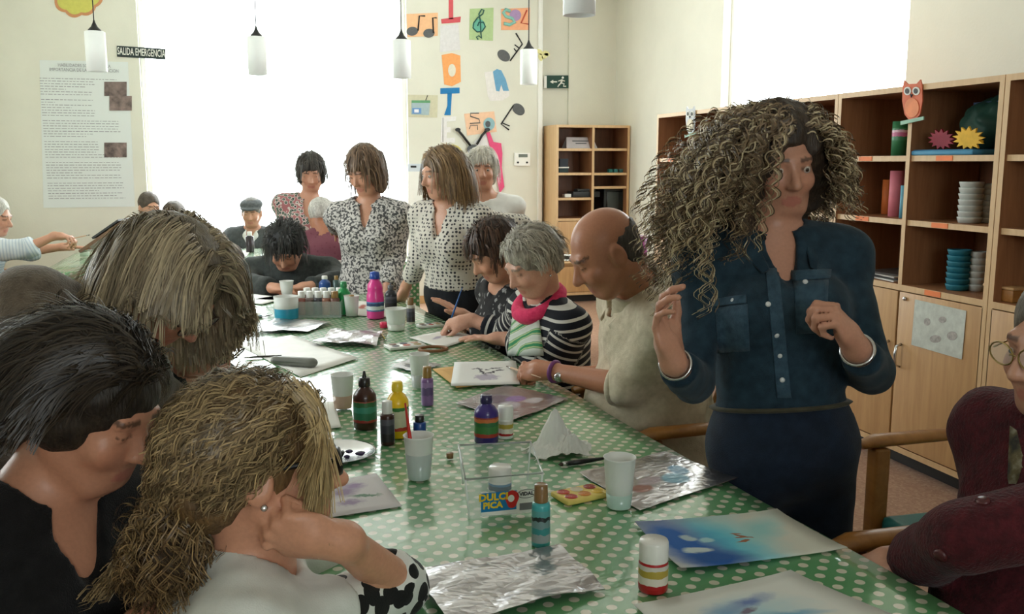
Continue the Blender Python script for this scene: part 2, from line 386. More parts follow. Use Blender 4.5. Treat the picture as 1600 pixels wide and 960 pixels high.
# ================================================================== implicit-surface modelling for people
def smin(a, b, k):
    if k <= 0: return np.minimum(a, b)
    h = np.maximum(k-np.abs(a-b), 0)/k
    return np.minimum(a, b)-h*h*k*.25
class Fld:
    def __init__(s, infl=0.0): s.p = []; s.infl = infl
    def cone(s, a, b, ra, rb, k=.02, flat=0, sub=False, e=0.0, R=None, sq=1.0):
        """tapered capsule; flat=1 cuts the b end square, 2 both ends; sq flattens along R (unit vector)"""
        s.p.append(('c', np.array(a, float), np.array(b, float), ra+e, rb+e, k, flat, sub, None if R is None else np.array(R, float), sq)); return s
    def ell(s, c, r, R=None, k=.03, sub=False, e=0.0):
        s.p.append(('e', np.array(c, float), np.array(r, float)+e, np.eye(3) if R is None else np.array(R, float), k, sub)); return s
    def bounds(s):
        lo = np.full(3, 9e9); hi = -lo
        for p in s.p:
            if p[0] == 'c':
                if p[7]: continue
                r = max(p[3], p[4])*max(1, p[9])+s.infl; lo = np.minimum(lo, np.minimum(p[1], p[2])-r); hi = np.maximum(hi, np.maximum(p[1], p[2])+r)
            else:
                if p[5]: continue
                r = p[2].max()+s.infl; lo = np.minimum(lo, p[1]-r); hi = np.maximum(hi, p[1]+r)
        return lo, hi
    def prim(s, p, X):
        if p[0] == 'c':
            _, a, b, ra, rb, k, flat, sub, R, sq = p
            ra += s.infl*(not sub); rb += s.infl*(not sub)
            ba = b-a; L2 = max(ba@ba, 1e-9); pa = X-a; t = pa@ba/L2; tc = np.clip(t, 0, 1)
            q = pa-tc[..., None]*ba
            if R is not None: q = q+np.multiply.outer(q@R, R)*(1/sq-1)
            d = np.sqrt((q*q).sum(-1))-(ra+(rb-ra)*tc)
            if flat:
                L = math.sqrt(L2); d = np.maximum(d, (t-1)*L)
                if flat == 2: d = np.maximum(d, -t*L)
            return d
        _, c, r, R, k, sub = p
        r = r+s.infl*(not sub)
        q = (X-c)@R.T; k0 = np.sqrt(((q/r)**2).sum(-1)); k1 = np.sqrt(((q/(r*r))**2).sum(-1))
        return k0*(k0-1)/np.maximum(k1, 1e-9)
    def grid(s, lo, hi, h):
        n = np.maximum(np.ceil((hi-lo)/h).astype(int)+1, 3)
        ax = [lo[i]+h*np.arange(n[i]) for i in range(3)]
        F = np.full(n, 1.0)
        for p in s.p:
            if p[0] == 'c': r = max(p[3], p[4])*max(1, p[9])+s.infl; l = np.minimum(p[1], p[2])-r; u = np.maximum(p[1], p[2])+r; k = p[5]; sub = p[7]
            else: r = p[2].max()+s.infl; l = p[1]-r; u = p[1]+r; k = p[4]; sub = p[5]
            m = k+2.5*h+.01
            i0 = np.clip(np.floor((l-m-lo)/h).astype(int), 0, n); i1 = np.clip(np.ceil((u+m-lo)/h).astype(int)+1, 0, n)
            if np.any(i1 <= i0): continue
            sl = tuple(slice(a, b) for a, b in zip(i0, i1))
            X = np.stack(np.meshgrid(*[ax[i][sl[i]] for i in range(3)], indexing='ij'), -1)
            d = s.prim(p, X)
            F[sl] = -smin(-F[sl], d, k) if sub else smin(F[sl], d, k)
        return F
    def mesh(s, h, box=None, noise=None, cut=None):
        lo, hi = s.bounds() if box is None else (np.array(box[0], float), np.array(box[1], float))
        if box is None: lo = lo-.03; hi = hi+.03
        F = s.grid(lo, hi, h)
        if noise is not None or cut is not None:
            n = F.shape; X = np.stack(np.meshgrid(*[lo[i]+h*np.arange(n[i]) for i in range(3)], indexing='ij'), -1)
            near = np.abs(F) < .06
            if noise is not None: F[near] += noise(X[near])
            if cut is not None: F[near] = np.maximum(F[near], cut(X[near]))
        return nets(F, lo, h)
def nets(F, lo, h):
    """naive surface nets"""
    n = np.array(F.shape); S = F < 0
    c = [S[i:n[0]-1+i, j:n[1]-1+j, k:n[2]-1+k] for i in (0, 1) for j in (0, 1) for k in (0, 1)]
    tot = sum(x.astype(np.int8) for x in c); act = (tot > 0) & (tot < 8)
    idx = np.full(act.shape, -1, np.int64); I = np.argwhere(act); idx[act] = np.arange(len(I))
    if len(I) == 0: return np.zeros((0, 3)), np.zeros((0, 4), int)
    corner = np.array([(i, j, k) for i in (0, 1) for j in (0, 1) for k in (0, 1)])
    val = np.stack([F[I[:, 0]+q[0], I[:, 1]+q[1], I[:, 2]+q[2]] for q in corner], 1)
    acc = np.zeros((len(I), 3)); cnt = np.zeros(len(I))
    for a in range(8):
        for b in range(a+1, 8):
            if np.abs(corner[a]-corner[b]).sum() != 1: continue
            va, vb = val[:, a], val[:, b]; x = (va < 0) != (vb < 0)
            t = np.where(x, va/np.where(x, va-vb, 1), 0)
            acc += np.where(x[:, None], corner[a]+t[:, None]*(corner[b]-corner[a]), 0); cnt += x
    V = lo+h*(I+acc/np.maximum(cnt, 1)[:, None])
    Q = []
    for ax in range(3):
        o = [1, 1, 1]; o[ax] = 0
        sl0 = tuple(slice(1, n[i]-1) if i != ax else slice(0, n[i]-1) for i in range(3))
        sl1 = tuple(slice(1, n[i]-1) if i != ax else slice(1, n[i]) for i in range(3))
        a, b = S[sl0], S[sl1]; E_ = np.argwhere(a != b)
        if len(E_) == 0: continue
        flip = a[tuple(E_.T)]
        base = E_+np.array([1 if i != ax else 0 for i in range(3)])
        u, v = (ax+1) % 3, (ax+2) % 3
        def cell(du, dv):
            q = base.copy(); q[:, u] -= du; q[:, v] -= dv; return idx[tuple(q.T)]
        q = np.stack([cell(1, 1), cell(0, 1), cell(0, 0), cell(1, 0)], 1)
        q[~flip] = q[~flip][:, ::-1]
        Q.append(q)
    Q = np.concatenate(Q) if Q else np.zeros((0, 4), int)
    Q = Q[(Q >= 0).all(1)]
    return V, Q
def npmesh(name, V, Q, mat_, parent=None, attrs=None, smooth=True, fattr=None):
    V = np.asarray(V, float)
    if parent is not None: V = V-np.array(parent.location)[None]
    me = bpy.data.meshes.new(name); k = Q.shape[1]
    me.vertices.add(len(V)); me.vertices.foreach_set('co', V.astype(np.float32).ravel())
    me.loops.add(Q.size); me.loops.foreach_set('vertex_index', Q.astype(np.int32).ravel())
    me.polygons.add(len(Q)); me.polygons.foreach_set('loop_start', np.arange(0, Q.size, k, dtype=np.int32))
    try: me.polygons.foreach_set('loop_total', np.full(len(Q), k, np.int32))
    except Exception: pass
    me.polygons.foreach_set('use_smooth', np.full(len(Q), smooth))
    me.update(calc_edges=True); me.materials.append(mat_)
    for an, c in (attrs or {}).items():
        a = me.color_attributes.new(an, 'FLOAT_COLOR', 'POINT')
        a.data.foreach_set('color', np.concatenate([c, np.ones((len(c), 1))], 1).astype(np.float32).ravel())
    for an, c in (fattr or {}).items():
        a = me.attributes.new(an, 'FLOAT', 'POINT'); a.data.foreach_set('value', np.asarray(c, np.float32))
    o = bpy.data.objects.new(name, me); link(o, parent); return o
def relax(V, Q, it=2, k=.5):
    for _ in range(it):
        A = np.zeros_like(V); n = np.zeros(len(V))
        for i in range(4):
            a, b = Q[:, i], Q[:, (i+1) % 4]
            for p, q in ((a, b), (b, a)):
                n += np.bincount(p, minlength=len(V))
                for c in range(3): A[:, c] += np.bincount(p, weights=V[q, c], minlength=len(V))
        V = V*(1-k)+k*A/np.maximum(n, 1)[:, None]
    return V
def joinm(parts):
    V = []; Q = []; n = 0
    for v, q in parts: V.append(v); Q.append(q+n); n += len(v)
    return np.concatenate(V), np.concatenate(Q)
_rs = np.random.RandomState(7)
_ND = [(_rs.normal(size=3), _rs.uniform(0, 6)) for _ in range(14)]
def wnoise(X, f, seed=0):
    """cheap smooth noise in -1..1"""
    o = np.zeros(len(X))
    for i in range(7):
        d, p = _ND[(i+seed*3) % 14]; o += np.sin(X@(d*f)+p+1.7*np.sin(X@(np.roll(d, 1)*f*.6)+seed+i))
    return o/4.5
def nrm(v): v = np.array(v, float); return v/max(np.linalg.norm(v), 1e-9)
def facing(yaw):
    """0 = towards the viewer, + = towards image right"""
    a = RAD(yaw); return -FH*math.cos(a)+RT*math.sin(a)
def tubes(paths, rad, sides=3):
    """paths N,S,3 ; rad scalar / (S,) / (N,S)"""
    N, S, _ = paths.shape
    t = np.gradient(paths, axis=1); t /= np.maximum(np.linalg.norm(t, axis=2, keepdims=True), 1e-9)
    ref = np.where(np.abs(t[..., 2:3]) < .9, np.array([0, 0, 1.0]), np.array([1.0, 0, 0]))
    u = np.cross(t, ref); u /= np.maximum(np.linalg.norm(u, axis=2, keepdims=True), 1e-9); w = np.cross(t, u)
    rad = np.broadcast_to(np.asarray(rad, float), (N, S))[..., None]
    V = np.stack([paths+rad*(u*math.cos(2*math.pi*k/sides)+w*math.sin(2*math.pi*k/sides)) for k in range(sides)], 2)
    b = (np.arange(N)[:, None, None]*S+np.arange(S-1)[None, :, None])*sides
    k = np.arange(sides)[None, None]; l = (k+1) % sides
    Q = np.stack([b+k, b+l, b+sides+l, b+sides+k], -1).reshape(-1, 4)
    return V.reshape(-1, 3), Q
def hairmat(): return attr_mat('hair_strands', rough=.42, spec=.45, var=.12, bscale=60)
def strands(name, paths, rad, cols, parent):
    N, S, _ = paths.shape; c = paths[:, 0].mean(0)
    t = np.gradient(paths, axis=1); u = np.cross(t, paths-c); ul = np.linalg.norm(u, axis=2, keepdims=True)
    u = np.where(ul > 1e-9, u/np.maximum(ul, 1e-9), np.array([1.0, 0, 0])); r = np.broadcast_to(np.asarray(rad, float)*1.25, (N, S))[..., None]
    V = np.stack([paths-u*r, paths+u*r], 2).reshape(-1, 3)
    b = (np.arange(N)[:, None]*S+np.arange(S-1)[None])*2; Q = np.stack([b, b+1, b+3, b+2], -1).reshape(-1, 4)
    C = np.repeat(cols[:, None], S*2, 1).reshape(-1, 3)
    return npmesh(name, V, Q, hairmat(), parent, attrs={'col': C})
# ------------------------------------------------------------------ head
def head_matrix(yaw, pitch, roll):
    f = facing(yaw); up = np.array([0, 0, 1.0]); r = np.cross(f, up)
    c, s = math.cos(RAD(pitch)), math.sin(RAD(pitch)); f2 = f*c-up*s; u2 = up*c+f*s
    c, s = math.cos(RAD(roll)), math.sin(RAD(roll)); r3 = r*c+u2*s; u3 = u2*c-r*s
    return np.stack([r3, f2, u3], 1)         # columns: right, forward, up
def head_field(F, o, B, s, male=False, fat=1.0, ears=True):
    """skull, face, features in head axes scaled by s; o ear-level centre"""
    def g(x, y, z): return o+B@np.array([x, y, z])*s
    R = B.T
    F.ell(g(0, -.018, .035), np.array([.075, .094, .084])*s, R, .03)
    F.ell(g(0, .022, -.028), np.array([.061*fat, .070, .083])*s, R, .035)
    F.ell(g(0, .046, -.088), np.array([.034*fat, .034, .024])*s, R, .03)
    for x in (-1, 1):
        F.cone(g(x*.058, -.005, -.045), g(x*.03, .05, -.092), .020*s, .018*s, .025)      # jaw line
        F.ell(g(x*.036, .064, -.025), np.array([.024*fat, .020, .022])*s, R, .02)          # cheek
    F.cone(g(-.034, .076, .026), g(.034, .076, .026), .012*s, .012*s, .014)              # brow ridge
    for x in (-1, 1): F.ell(g(x*.031, .098, .006), np.array([.019, .016, .013])*s, R, .012, sub=True)
    F.cone(g(0, .082, .015), g(0, .107, -.026), .008*s, (.0135 if male else .0115)*s, .010)   # nose
    for x in (-1, 1): F.ell(g(x*.011, .096, -.030), np.array([.008, .009, .0075])*s, R, .006)
    F.cone(g(-.020, .0775, -.060), g(.020, .0775, -.060), .006*s, .006*s, .008)
    F.cone(g(-.016, .0785, -.070), g(.016, .0785, -.070), .0068*s, .0068*s, .006)
    F.cone(g(-.022, .096, -.0655), g(.022, .096, -.0655), .0028*s, .0028*s, .004, sub=True)
    if ears:
        for x in (-1, 1):
            F.ell(g(x*.079, -.012, -.006), np.array([.012, .022, .034])*s, R, .006)
            F.ell(g(x*.091, -.008, -.002), np.array([.006, .012, .019])*s, R, .006, sub=True)
    for x in (-1, 1): F.ell(g(x*.031, .075, .006), np.array([.0125, .0125, .0125])*s, R, .002)   # eyelid/eyeball
def head_colors(V, o, B, s, skin, lips, brow):
    L = ((V-o)@B)/s; C = np.repeat(np.array(skin)[None], len(V), 0).copy()
    near = np.linalg.norm(L, axis=1) < .16
    def blend(mask, c, a=1): C[mask] = C[mask]*(1-a)+np.array(c)*a
    ch = near & (np.abs(np.abs(L[:, 0])-.04) < .02) & (np.abs(L[:, 2]+.03) < .022) & (L[:, 1] > .05); blend(ch, np.array(skin)*[1.05, .88, .85], .35)
    lp = near & (np.abs(L[:, 0]) < .024-abs(0)) & (np.abs(L[:, 2]+.0655) < .013-.25*np.abs(L[:, 0])) & (L[:, 1] > .070); blend(lp, lips, .55)
    zb = .030-.06*(np.abs(L[:, 0])-.032)**2/.02
    bw = near & (np.abs(np.abs(L[:, 0])-.033) < .021) & (np.abs(L[:, 2]-zb) < .0042) & (L[:, 1] > .05); blend(bw, brow, .8)
    ey = near & (np.abs(np.abs(L[:, 0])-.031) < .0125) & (np.abs(L[:, 2]-.006) < .0016+0*L[:, 0]) & (L[:, 1] > .05); blend(ey, np.array(brow)*.5, .8)
    return C
# ------------------------------------------------------------------ hand
def hand_field(F, w, d, nrm_, side, pose='relaxed', s=1.0, e=0.0, k0=.018):
    """w wrist, d direction of the fingers, nrm_ palm normal (pointing out of the palm); side +1: thumb on +(d x n) side"""
    d = nrm(d); n = np.array(nrm_, float); n = nrm(n-d*(n@d)); t = np.cross(d, n)*side
    def g(a, b, c): return w+(d*a+t*b+n*c)*s
    F.ell(g(.048, .0, .002), np.array([.046, .040, .015])*s, np.stack([d, t, n], 0), k0)
    F.cone(g(-.015, 0, 0), g(.03, 0, 0), .025*s, .026*s, .02)
    F.cone(g(.012, .022, .006), g(.052, .036, .012), .015*s, .013*s, .012)     # thumb base
    curls = {'relaxed': (28, 34, 22), 'grip': (58, 66, 34), 'fist': (80, 92, 55), 'flat': (6, 8, 6), 'pinch': (48, 52, 22)}[pose]
    L = [(.040, .024, .020), (.044, .028, .021), (.041, .026, .020), (.032, .020, .018)]
    off = [.027, .009, -.010, -.027]; base = [.086, .090, .086, .078]
    for i in range(4):
        p = np.array([base[i], off[i], .001]); a = 0.0
        m = 1.0+.12*i if pose in ('grip', 'pinch') else 1.0+.05*i
        if pose == 'point' : m = 0 if i == 0 else 1
        r = .0088 if i < 3 else .0076
        for j in range(3):
            a += RAD(curls[j]*m if j or pose != 'flat' else 4); l = L[i][j]
            spread = (off[i]*.9) if pose in ('flat', 'relaxed') else 0
            q = p+np.array([math.cos(a)*l, spread*l/.04*.15, math.sin(a)*l])
            F.cone(g(*p), g(*q), (r-.0005*j)*s, (r-.0008-.0005*j)*s, .005)
            p = q
    tb = {'relaxed': ((.052, .036, .012), (.078, .047, .022), (.102, .048, .030)), 'flat': ((.052, .036, .008), (.075, .055, .010), (.095, .066, .012)),
          'grip': ((.052, .036, .014), (.080, .036, .034), (.100, .022, .044)), 'fist': ((.052, .036, .014), (.078, .032, .036), (.090, .010, .044)),
          'pinch': ((.052, .036, .014), (.082, .038, .036), (.104, .026, .046))}[pose]
    F.cone(g(*tb[0]), g(*tb[1]), .0115*s, .0105*s, .008); F.cone(g(*tb[1]), g(*tb[2]), .0105*s, .0085*s, .004)
    return g(.105, .022, .047)      # where a held brush is pinched
def ik(a, c, l1, l2, hint):
    """elbow position"""
    v = c-a; dist = min(np.linalg.norm(v), (l1+l2)*.999); v = nrm(v)
    x = (dist*dist+l1*l1-l2*l2)/(2*dist); hgt = math.sqrt(max(l1*l1-x*x, 0))
    h = np.array(hint, float); h = nrm(h-v*(h@v)); return a+v*x+h*hgt
SKIN = rgb(205, 152, 126); SKIN2 = rgb(190, 132, 104); SKIN3 = rgb(176, 118, 90); LIPS = rgb(176, 92, 86)
def skinmat(): return attr_mat('skin', rough=.40, spec=.45, bump=.06, bscale=160, var=.05)
class Person: pass
def person(label, H, N, P, byaw, hyaw, hpitch=0, hroll=0, s=1.0, female=True, skin=SKIN, brow=rgb(60, 42, 30),
           arms=None, legs=None, top=None, sleeve=1.0, neck='crew', bottom=None, vox=.010, fvox=.006, fat=1.0, belly=0.0, seat=True,
           folds=.006, ears=True, shw=.168, bust=1.0, shroll=0, topname='shirt', group=None, loose=.012, hemoff=-.06, longtop=0.0, armfat=None, vdepth=1.0, eyes=False):
    """H ear-level head centre, N base of neck, P pelvis (world). arms: dict L/R -> (wrist, hint, palm normal, pose, hand dir)"""
    H, N, P = [np.array(v, float) for v in (H, N, P)]; af = fat if armfat is None else armfat
    fwd = facing(byaw); A = nrm(N-P); fwd = nrm(fwd-A*(fwd@A)); right = np.cross(fwd, A)
    if shroll: c, si = math.cos(RAD(shroll)), math.sin(RAD(shroll)); rs = right*c+A*si
    else: rs = right
    L = np.linalg.norm(N-P); q = L/.50; fl = 0.0
    root = thing('person', label, 'person', (P[0], P[1], 0), group=group)
    me = Person(); me.root = root; me.H = H; me.B = head_matrix(hyaw, hpitch, hroll); me.s = s
    body = Fld(); B = me.B
    head_field(body, H, B, s, male=not female, fat=fat, ears=ears)
    nb = H+B@np.array([0, -.03, -.055])*s
    body.cone(nb, N+A*.0-fwd*.005, .050*s*(1 if female else 1.14), .058*s*(1 if female else 1.14), .03)
    Rb = np.stack([right, fwd, A], 0)
    w = 1.0 if female else 1.06
    def torso(F, e=0.0, full=True):
        F.ell(P+A*.02, np.array([.172*fat, .120*fat, .12*q])*s, Rb, .05, e=e)
        F.ell(P+A*.17*q+fwd*(.01+belly*.5), np.array([.146*fat, .112*fat+belly, .14*q])*s, Rb, .06, e=e)
        F.ell(P+A*.34*q, np.array([.156*w*fat, .114*fat, .15*q])*s, Rb, .06, e=e)
        shl = N-A*.055*s-rs*shw*s*w; shr = N-A*.055*s+rs*shw*s*w
        F.cone(shl, shr, .056*s, .056*s, .05, e=e)
        for sh in (shl, shr): F.cone(N+A*.012, sh+A*.01, .046*s, .050*s, .04, e=e)
        if female and bust > 0:
            for x in (-1, 1): F.ell(P+A*.315*q+fwd*.085*s+right*x*.068*s, np.array([.066, .060, .066])*s*bust, Rb, .05, e=e)
        return shl, shr
    shl, shr = torso(body, -.004)
    me.sh = {'L': shl, 'R': shr}; me.N = N; me.P = P; me.A = A; me.fwd = fwd; me.right = right; me.q = q
    ua, fa = .285*s, .245*s
    chunks = []; shirt = Fld(); sh2 = torso(shirt, loose); me.wr = {}; me.el = {}; me.grip = {}
    axial = []
    for sd in ('L', 'R'):
        spec = (arms or {}).get(sd)
        S = me.sh[sd]; sg = -1 if sd == 'L' else 1
        if spec is None: spec = dict(w=S-A*.50*s+right*sg*.06+fwd*.06, hint=-fwd, n=-right*sg, pose='relaxed')
        wr = np.array(spec['w'], float); hint = spec.get('hint', -fwd)
        v = wr-S; dist = np.linalg.norm(v)
        if dist > (ua+fa)*.998: wr = S+v/dist*(ua+fa)*.998
        el = np.array(spec['e'], float) if 'e' in spec else ik(S, wr, ua, fa, hint)
        body.cone(S, el, .044*s*af, .036*s*af, .02); body.cone(el, wr, .036*s*af, .024*s, .012)
        hd = nrm(spec.get('d', wr-el)); 
        gp = hand_field(body, wr+hd*.012, hd, spec['n'], spec.get('side', -1 if sd == 'L' else 1), spec.get('pose', 'relaxed'), s*spec.get('hs', 1))
        me.wr[sd] = wr; me.el[sd] = el; me.grip[sd] = gp; me.__dict__['hd'+sd] = hd
        if not spec.get('hide'): chunks.append((wr-.12*s+hd*.07, wr+.12*s+hd*.07))
        sl = spec.get('sleeve', sleeve)
        if sl > 0:
            u = min(1, sl*2); e1 = S+(el-S)*u
            shirt.cone(S, e1, .048*s*af, (.048-.010*u)*s*af, .03, flat=0 if sl > .5 else 1, e=loose)
            axial.append((S, el, 0.0))
            if sl > .5:
                u = (sl-.5)*2; shirt.cone(el, el+(wr-el)*u, .039*s*af, (.040-.010*u)*s*af, .014, flat=1, e=loose)
                axial.append((el, wr, np.linalg.norm(el-S)))
    # legs
    hipL = P-right*.09*s-A*.03; hipR = P+right*.09*s-A*.03
    pants = Fld(); me.legs = []
    for sd, hip in (('L', hipL), ('R', hipR)):
        lg = (legs or {}).get(sd)
        hf = nrm(np.array([fwd[0], fwd[1], 0])); hr = np.cross(hf, [0, 0, 1.0]); sg = -1 if sd == 'L' else 1
        if lg is None:
            if seat: kn = hip+hf*.40*s+hr*sg*.05; kn[2] = max(.44*s, min(hip[2], .52)); an = kn-hf*.03; an[2] = .09
            else:
                an = hip.copy(); an[2] = .09; an = an+hr*sg*.02-hf*.02; kn = (hip+an)/2+hf*.02
        else: kn, an = np.array(lg[0], float), np.array(lg[1], float)
        for F, e in ((body, 0), (pants, .012)):
            F.cone(hip, kn, .078*s*fat, .054*s, .04, e=e); F.cone(kn, an if F is body else an+(kn-an)*.06, .052*s, .038*s if F is body else .048*s, .02, e=e, flat=0 if F is body else 1)
        toe = an+hf*.13*s; toe[2] = .035; body.cone(an-np.array([0, 0, .04]), toe, .036*s, .030*s, .02)
        me.legs.append((kn, an, toe, hf))
    for F, e in ((pants, .012),):
        F.ell(P+A*.02, np.array([.172*fat, .120*fat, .12*q])*s, Rb, .05, e=e-.002)
        if hemoff > 0: F.cone(P, P+A*(hemoff+.03), .150*s*fat, .142*s*fat, .04, R=fwd, sq=.78, flat=1, e=e)
    # --- body surface: fine at head and hands, coarser where clothes cover it
    lo, hi = body.bounds()
    parts = [body.mesh(fvox, (H-np.array([.15, .15, .17])*s, H+np.array([.15, .15, .15])*s))]
    nlo = np.minimum(N, H)-.14; nhi = np.maximum(N, H)+.14; nhi[2] = min(nhi[2], H[2]); parts.append(body.mesh(max(fvox, .008), (nlo, nhi)))
    for c in chunks: parts.append(body.mesh(min(fvox, .0052) if fvox < .0075 else .0072, c))
    # forearms (may be bare) and the rest
    for sd in ('L', 'R'):
        a = np.minimum(me.el[sd], me.wr[sd])-.06; b = np.maximum(me.el[sd], me.wr[sd])+.06; parts.append(body.mesh(max(fvox, .008), (a, b)))
    parts.append(body.mesh(.02, (lo-.04, np.array([hi[0]+.04, hi[1]+.04, N[2]-.02]))))
    V, Q = joinm(parts)
    C = head_colors(V, H, B, s, skin, np.array(LIPS), np.array(brow))
    me.body = npmesh('body', V, Q, skinmat(), root, attrs={'col': C})
    if eyes:
        for x in (-1, 1):
            for nm, cy, r_, m_ in (('eye', .0776, .0108, mat('eye_white', rgb(190, 178, 168), rough=.3, var=.02)), ('iris', .0834, .0058, mat('eye_iris', rgb(52, 36, 26), rough=.15, var=.05))):
                c_ = H+B@np.array([x*.031, cy, .0055])*s-np.array(root.location); Mx = Matrix([list(r3)+[0] for r3 in (B*1.0)]+[[0, 0, 0, 1]]); Mx.translation = Vector(c_)
                o_ = MB().lathe([(.0002, -r_)]+[(r_*math.sin(a), -r_*math.cos(a)) for a in np.linspace(.3, 2.85, 8)]+[(.0002, r_)], 12, Mx, cap=False).build(nm, m_, root if nm == 'eye' else eo_)
                if nm == 'eye': eo_ = o_
    # --- shirt
    if neck == 'crew': shirt.cone(N-A*.01-fwd*.01, N+A*.14+fwd*.04, .062*s, .085*s, .008, sub=True)
    elif neck == 'v':
        shirt.cone(N-A*.02-fwd*.01, N+A*.14+fwd*.04, .060*s, .085*s, .008, sub=True)
        shirt.cone(N-A*.02+fwd*.05*s, N-A*.13*s*vdepth+fwd*.15*s, .046*s, .004, .004, sub=True)
    elif neck == 'wide': shirt.cone(N-A*.03-fwd*.0, N+A*.12+fwd*.03, .085*s, .12*s, .008, sub=True)
    elif neck == 'high': shirt.cone(N+A*.012, N+A*.16, .062*s, .07*s, .006, sub=True)
    if longtop > 0:
        shirt.ell(P-A*longtop*.5, np.array([.185*fat, .135*fat, longtop*.8])*s, Rb, .06, e=loose)
    fz = (lambda X: folds*(wnoise(X, 14, 1)+.6*wnoise(X, 33, 2))) if folds else None
    hem = P+A*(hemoff-longtop)*s
    V, Q = shirt.mesh(vox, noise=fz, cut=(lambda X: np.where((np.linalg.norm((X-P)-np.outer((X-P)@A, A), axis=1) < .22*s) & ((X-P)@A < .16), -((X-hem)@A), -9)))
    V = relax(V, Q, 3)
    ax = (V-P)@A; best = np.full(len(V), 9.0)
    dt = np.linalg.norm((V-P)-np.outer((V-P)@A, A), axis=1)-.15
    best = np.maximum(dt, -.2)
    for a, b, o0 in axial:
        ba = b-a; l = np.linalg.norm(ba); t = np.clip((V-a)@ba/l**2, 0, 1); dd = np.linalg.norm(V-a-t[:, None]*ba, axis=1)-.05
        m = (dd < best) & (t > .12 if o0 == 0 else True); best[m] = dd[m]; ax[m] = (o0+t*l)[m]+.4
    me.top = npmesh(topname, V, Q, top, root, fattr={'ax': ax})
    if bottom is not None:
        V, Q = pants.mesh(max(vox, .016), noise=fz); me.pants = npmesh('trousers', V, Q, bottom, root)
        for kn, an, toe, hf in me.legs:
            f = Fld(); f.cone(an-np.array([0, 0, .045]), toe-np.array([0, 0, .0]), .044*s, .036*s, .02); f.ell(toe, (.045, .045, .03), None, .02)
            V, Q = f.mesh(.012, cut=lambda X: .004-X[:, 2]); npmesh('shoe', V, Q, mat('dark_shoe', rgb(38, 32, 30), rough=.5), root)
    return me
# ------------------------------------------------------------------ hair
def hair_cap(me, prims, mcol, name='hair', vox=.007, amp=.004, freq=60, face=True, hairline=.05, col2=None, temple=-.02):
    """prims(F,g,R,s): adds shapes in head axes; the face is carved out"""
    F = Fld(); s = me.s; B = me.B; o = me.H; R = B.T
    def g(x, y, z): return o+B@np.array([x, y, z])*s
    F.ell(g(0, -.022, .042), np.array([.086, .104, .094])*s, R, .02)
    if prims: prims(F, g, R, s)
    if face:
        F.ell(g(0, .105, hairline-.105), np.array([.060, .085, .105])*s, R, .012, sub=True)
        F.cone(g(0, .06, -.09), g(0, -.0, -.16), .06*s, .055*s, .01, sub=True)
    V, Q = F.mesh(vox, noise=lambda X: amp*(wnoise(X, freq, 3)+.5*wnoise(X, freq*2.3, 1)))
    c = np.array(mcol); c2 = np.array(col2) if col2 is not None else c*.6
    t = np.clip(.5+.5*wnoise(V*np.array([1, 1, .35]), 110, 2), 0, 1)[:, None]
    return npmesh(name, V, Q, attr_mat('hair_mass', rough=.5, spec=.4, bump=.5, bscale=260, stretch=(1, 1, .15), var=.35), me.root, attrs={'col': c*(1-t)+c2*t})
def scalp_roots(n, rng, back=-1.0, low=-.35, hairline=.45):
    """unit directions on the scalp (head axes) behind the hairline"""
    out = []
    while len(out) < n:
        v = rng.normal(size=(n, 3)); v /= np.linalg.norm(v, axis=1)[:, None]
        lim = np.where(v[:, 1] > 0, hairline+.0*v[:, 1], low)
        ok = (v[:, 2] > low) & ~((v[:, 1] > .52) & (v[:, 2] < hairline)) & ~((v[:, 1] > .12) & (v[:, 2] < -.05))
        out += list(v[ok])
    return np.array(out[:n])
def grow(me, roots, length, steps, comb, grav=.5, lift=.3, layer=None, rng=None, wig=.0, push=None, ctr=(0, -.02, .035), rad=(.082, .100, .090), gdir=None, follow=.0, lscale=(1, 1, 1)):
    """strands over the skull ellipsoid; comb(p_local_unit)->local direction"""
    s = me.s; B = me.B; N = len(roots); rad = np.array(rad); ctr = np.array(ctr)
    G = B.T@(np.array([0, 0, -1.0]) if gdir is None else np.array(gdir, float))
    p = ctr+roots*rad; d = roots*lift+comb(roots)*(1-lift); d /= np.linalg.norm(d, axis=1)[:, None]
    out = [p.copy()]; ln = np.broadcast_to(length, (N,)); st = (ln/steps)[:, None]
    layer = np.zeros(N) if layer is None else layer
    for i in range(steps-1):
        n = (p-ctr)/rad; n /= np.linalg.norm(n, axis=1)[:, None]
        d = d*(1-grav*.5)+G*grav*.5+comb(n)*follow
        if wig: d = d+rng.normal(size=d.shape)*wig
        d /= np.linalg.norm(d, axis=1)[:, None]
        p = p+d*st
        e = rad*(1+layer[:, None]/.09*np.array(lscale)); k = np.linalg.norm((p-ctr)/e, axis=1)
        ins = k < 1
        p[ins] = ctr+(p[ins]-ctr)/k[ins][:, None]
        if push is not None: p = push(p)
        out.append(p.copy())
    P = np.stack(out, 1)
    return me.H+(P*s)@B.T
def curl(paths, amp, wl, rng, grow_in=.25, amps=None):
    """helical curls round each strand"""
    N, S, _ = paths.shape
    t = np.gradient(paths, axis=1); t /= np.maximum(np.linalg.norm(t, axis=2, keepdims=True), 1e-9)
    ref = np.array([.3, .8, .52]); u = np.cross(t, ref); u /= np.maximum(np.linalg.norm(u, axis=2, keepdims=True), 1e-9); w = np.cross(t, u)
    seg = np.linalg.norm(np.diff(paths, axis=1), axis=2); L = np.concatenate([np.zeros((N, 1)), np.cumsum(seg, 1)], 1)
    ph = rng.uniform(0, 2*math.pi, (N, 1))+2*math.pi*L/(wl*rng.uniform(.8, 1.25, (N, 1)))*rng.choice([-1, 1], (N, 1))
    a = amp*rng.uniform(.5, 1.3, (N, 1))*np.clip(L/(L[:, -1:]*grow_in+1e-6), 0, 1)
    return paths+u*(a*np.cos(ph))[..., None]+w*(a*np.sin(ph))[..., None]
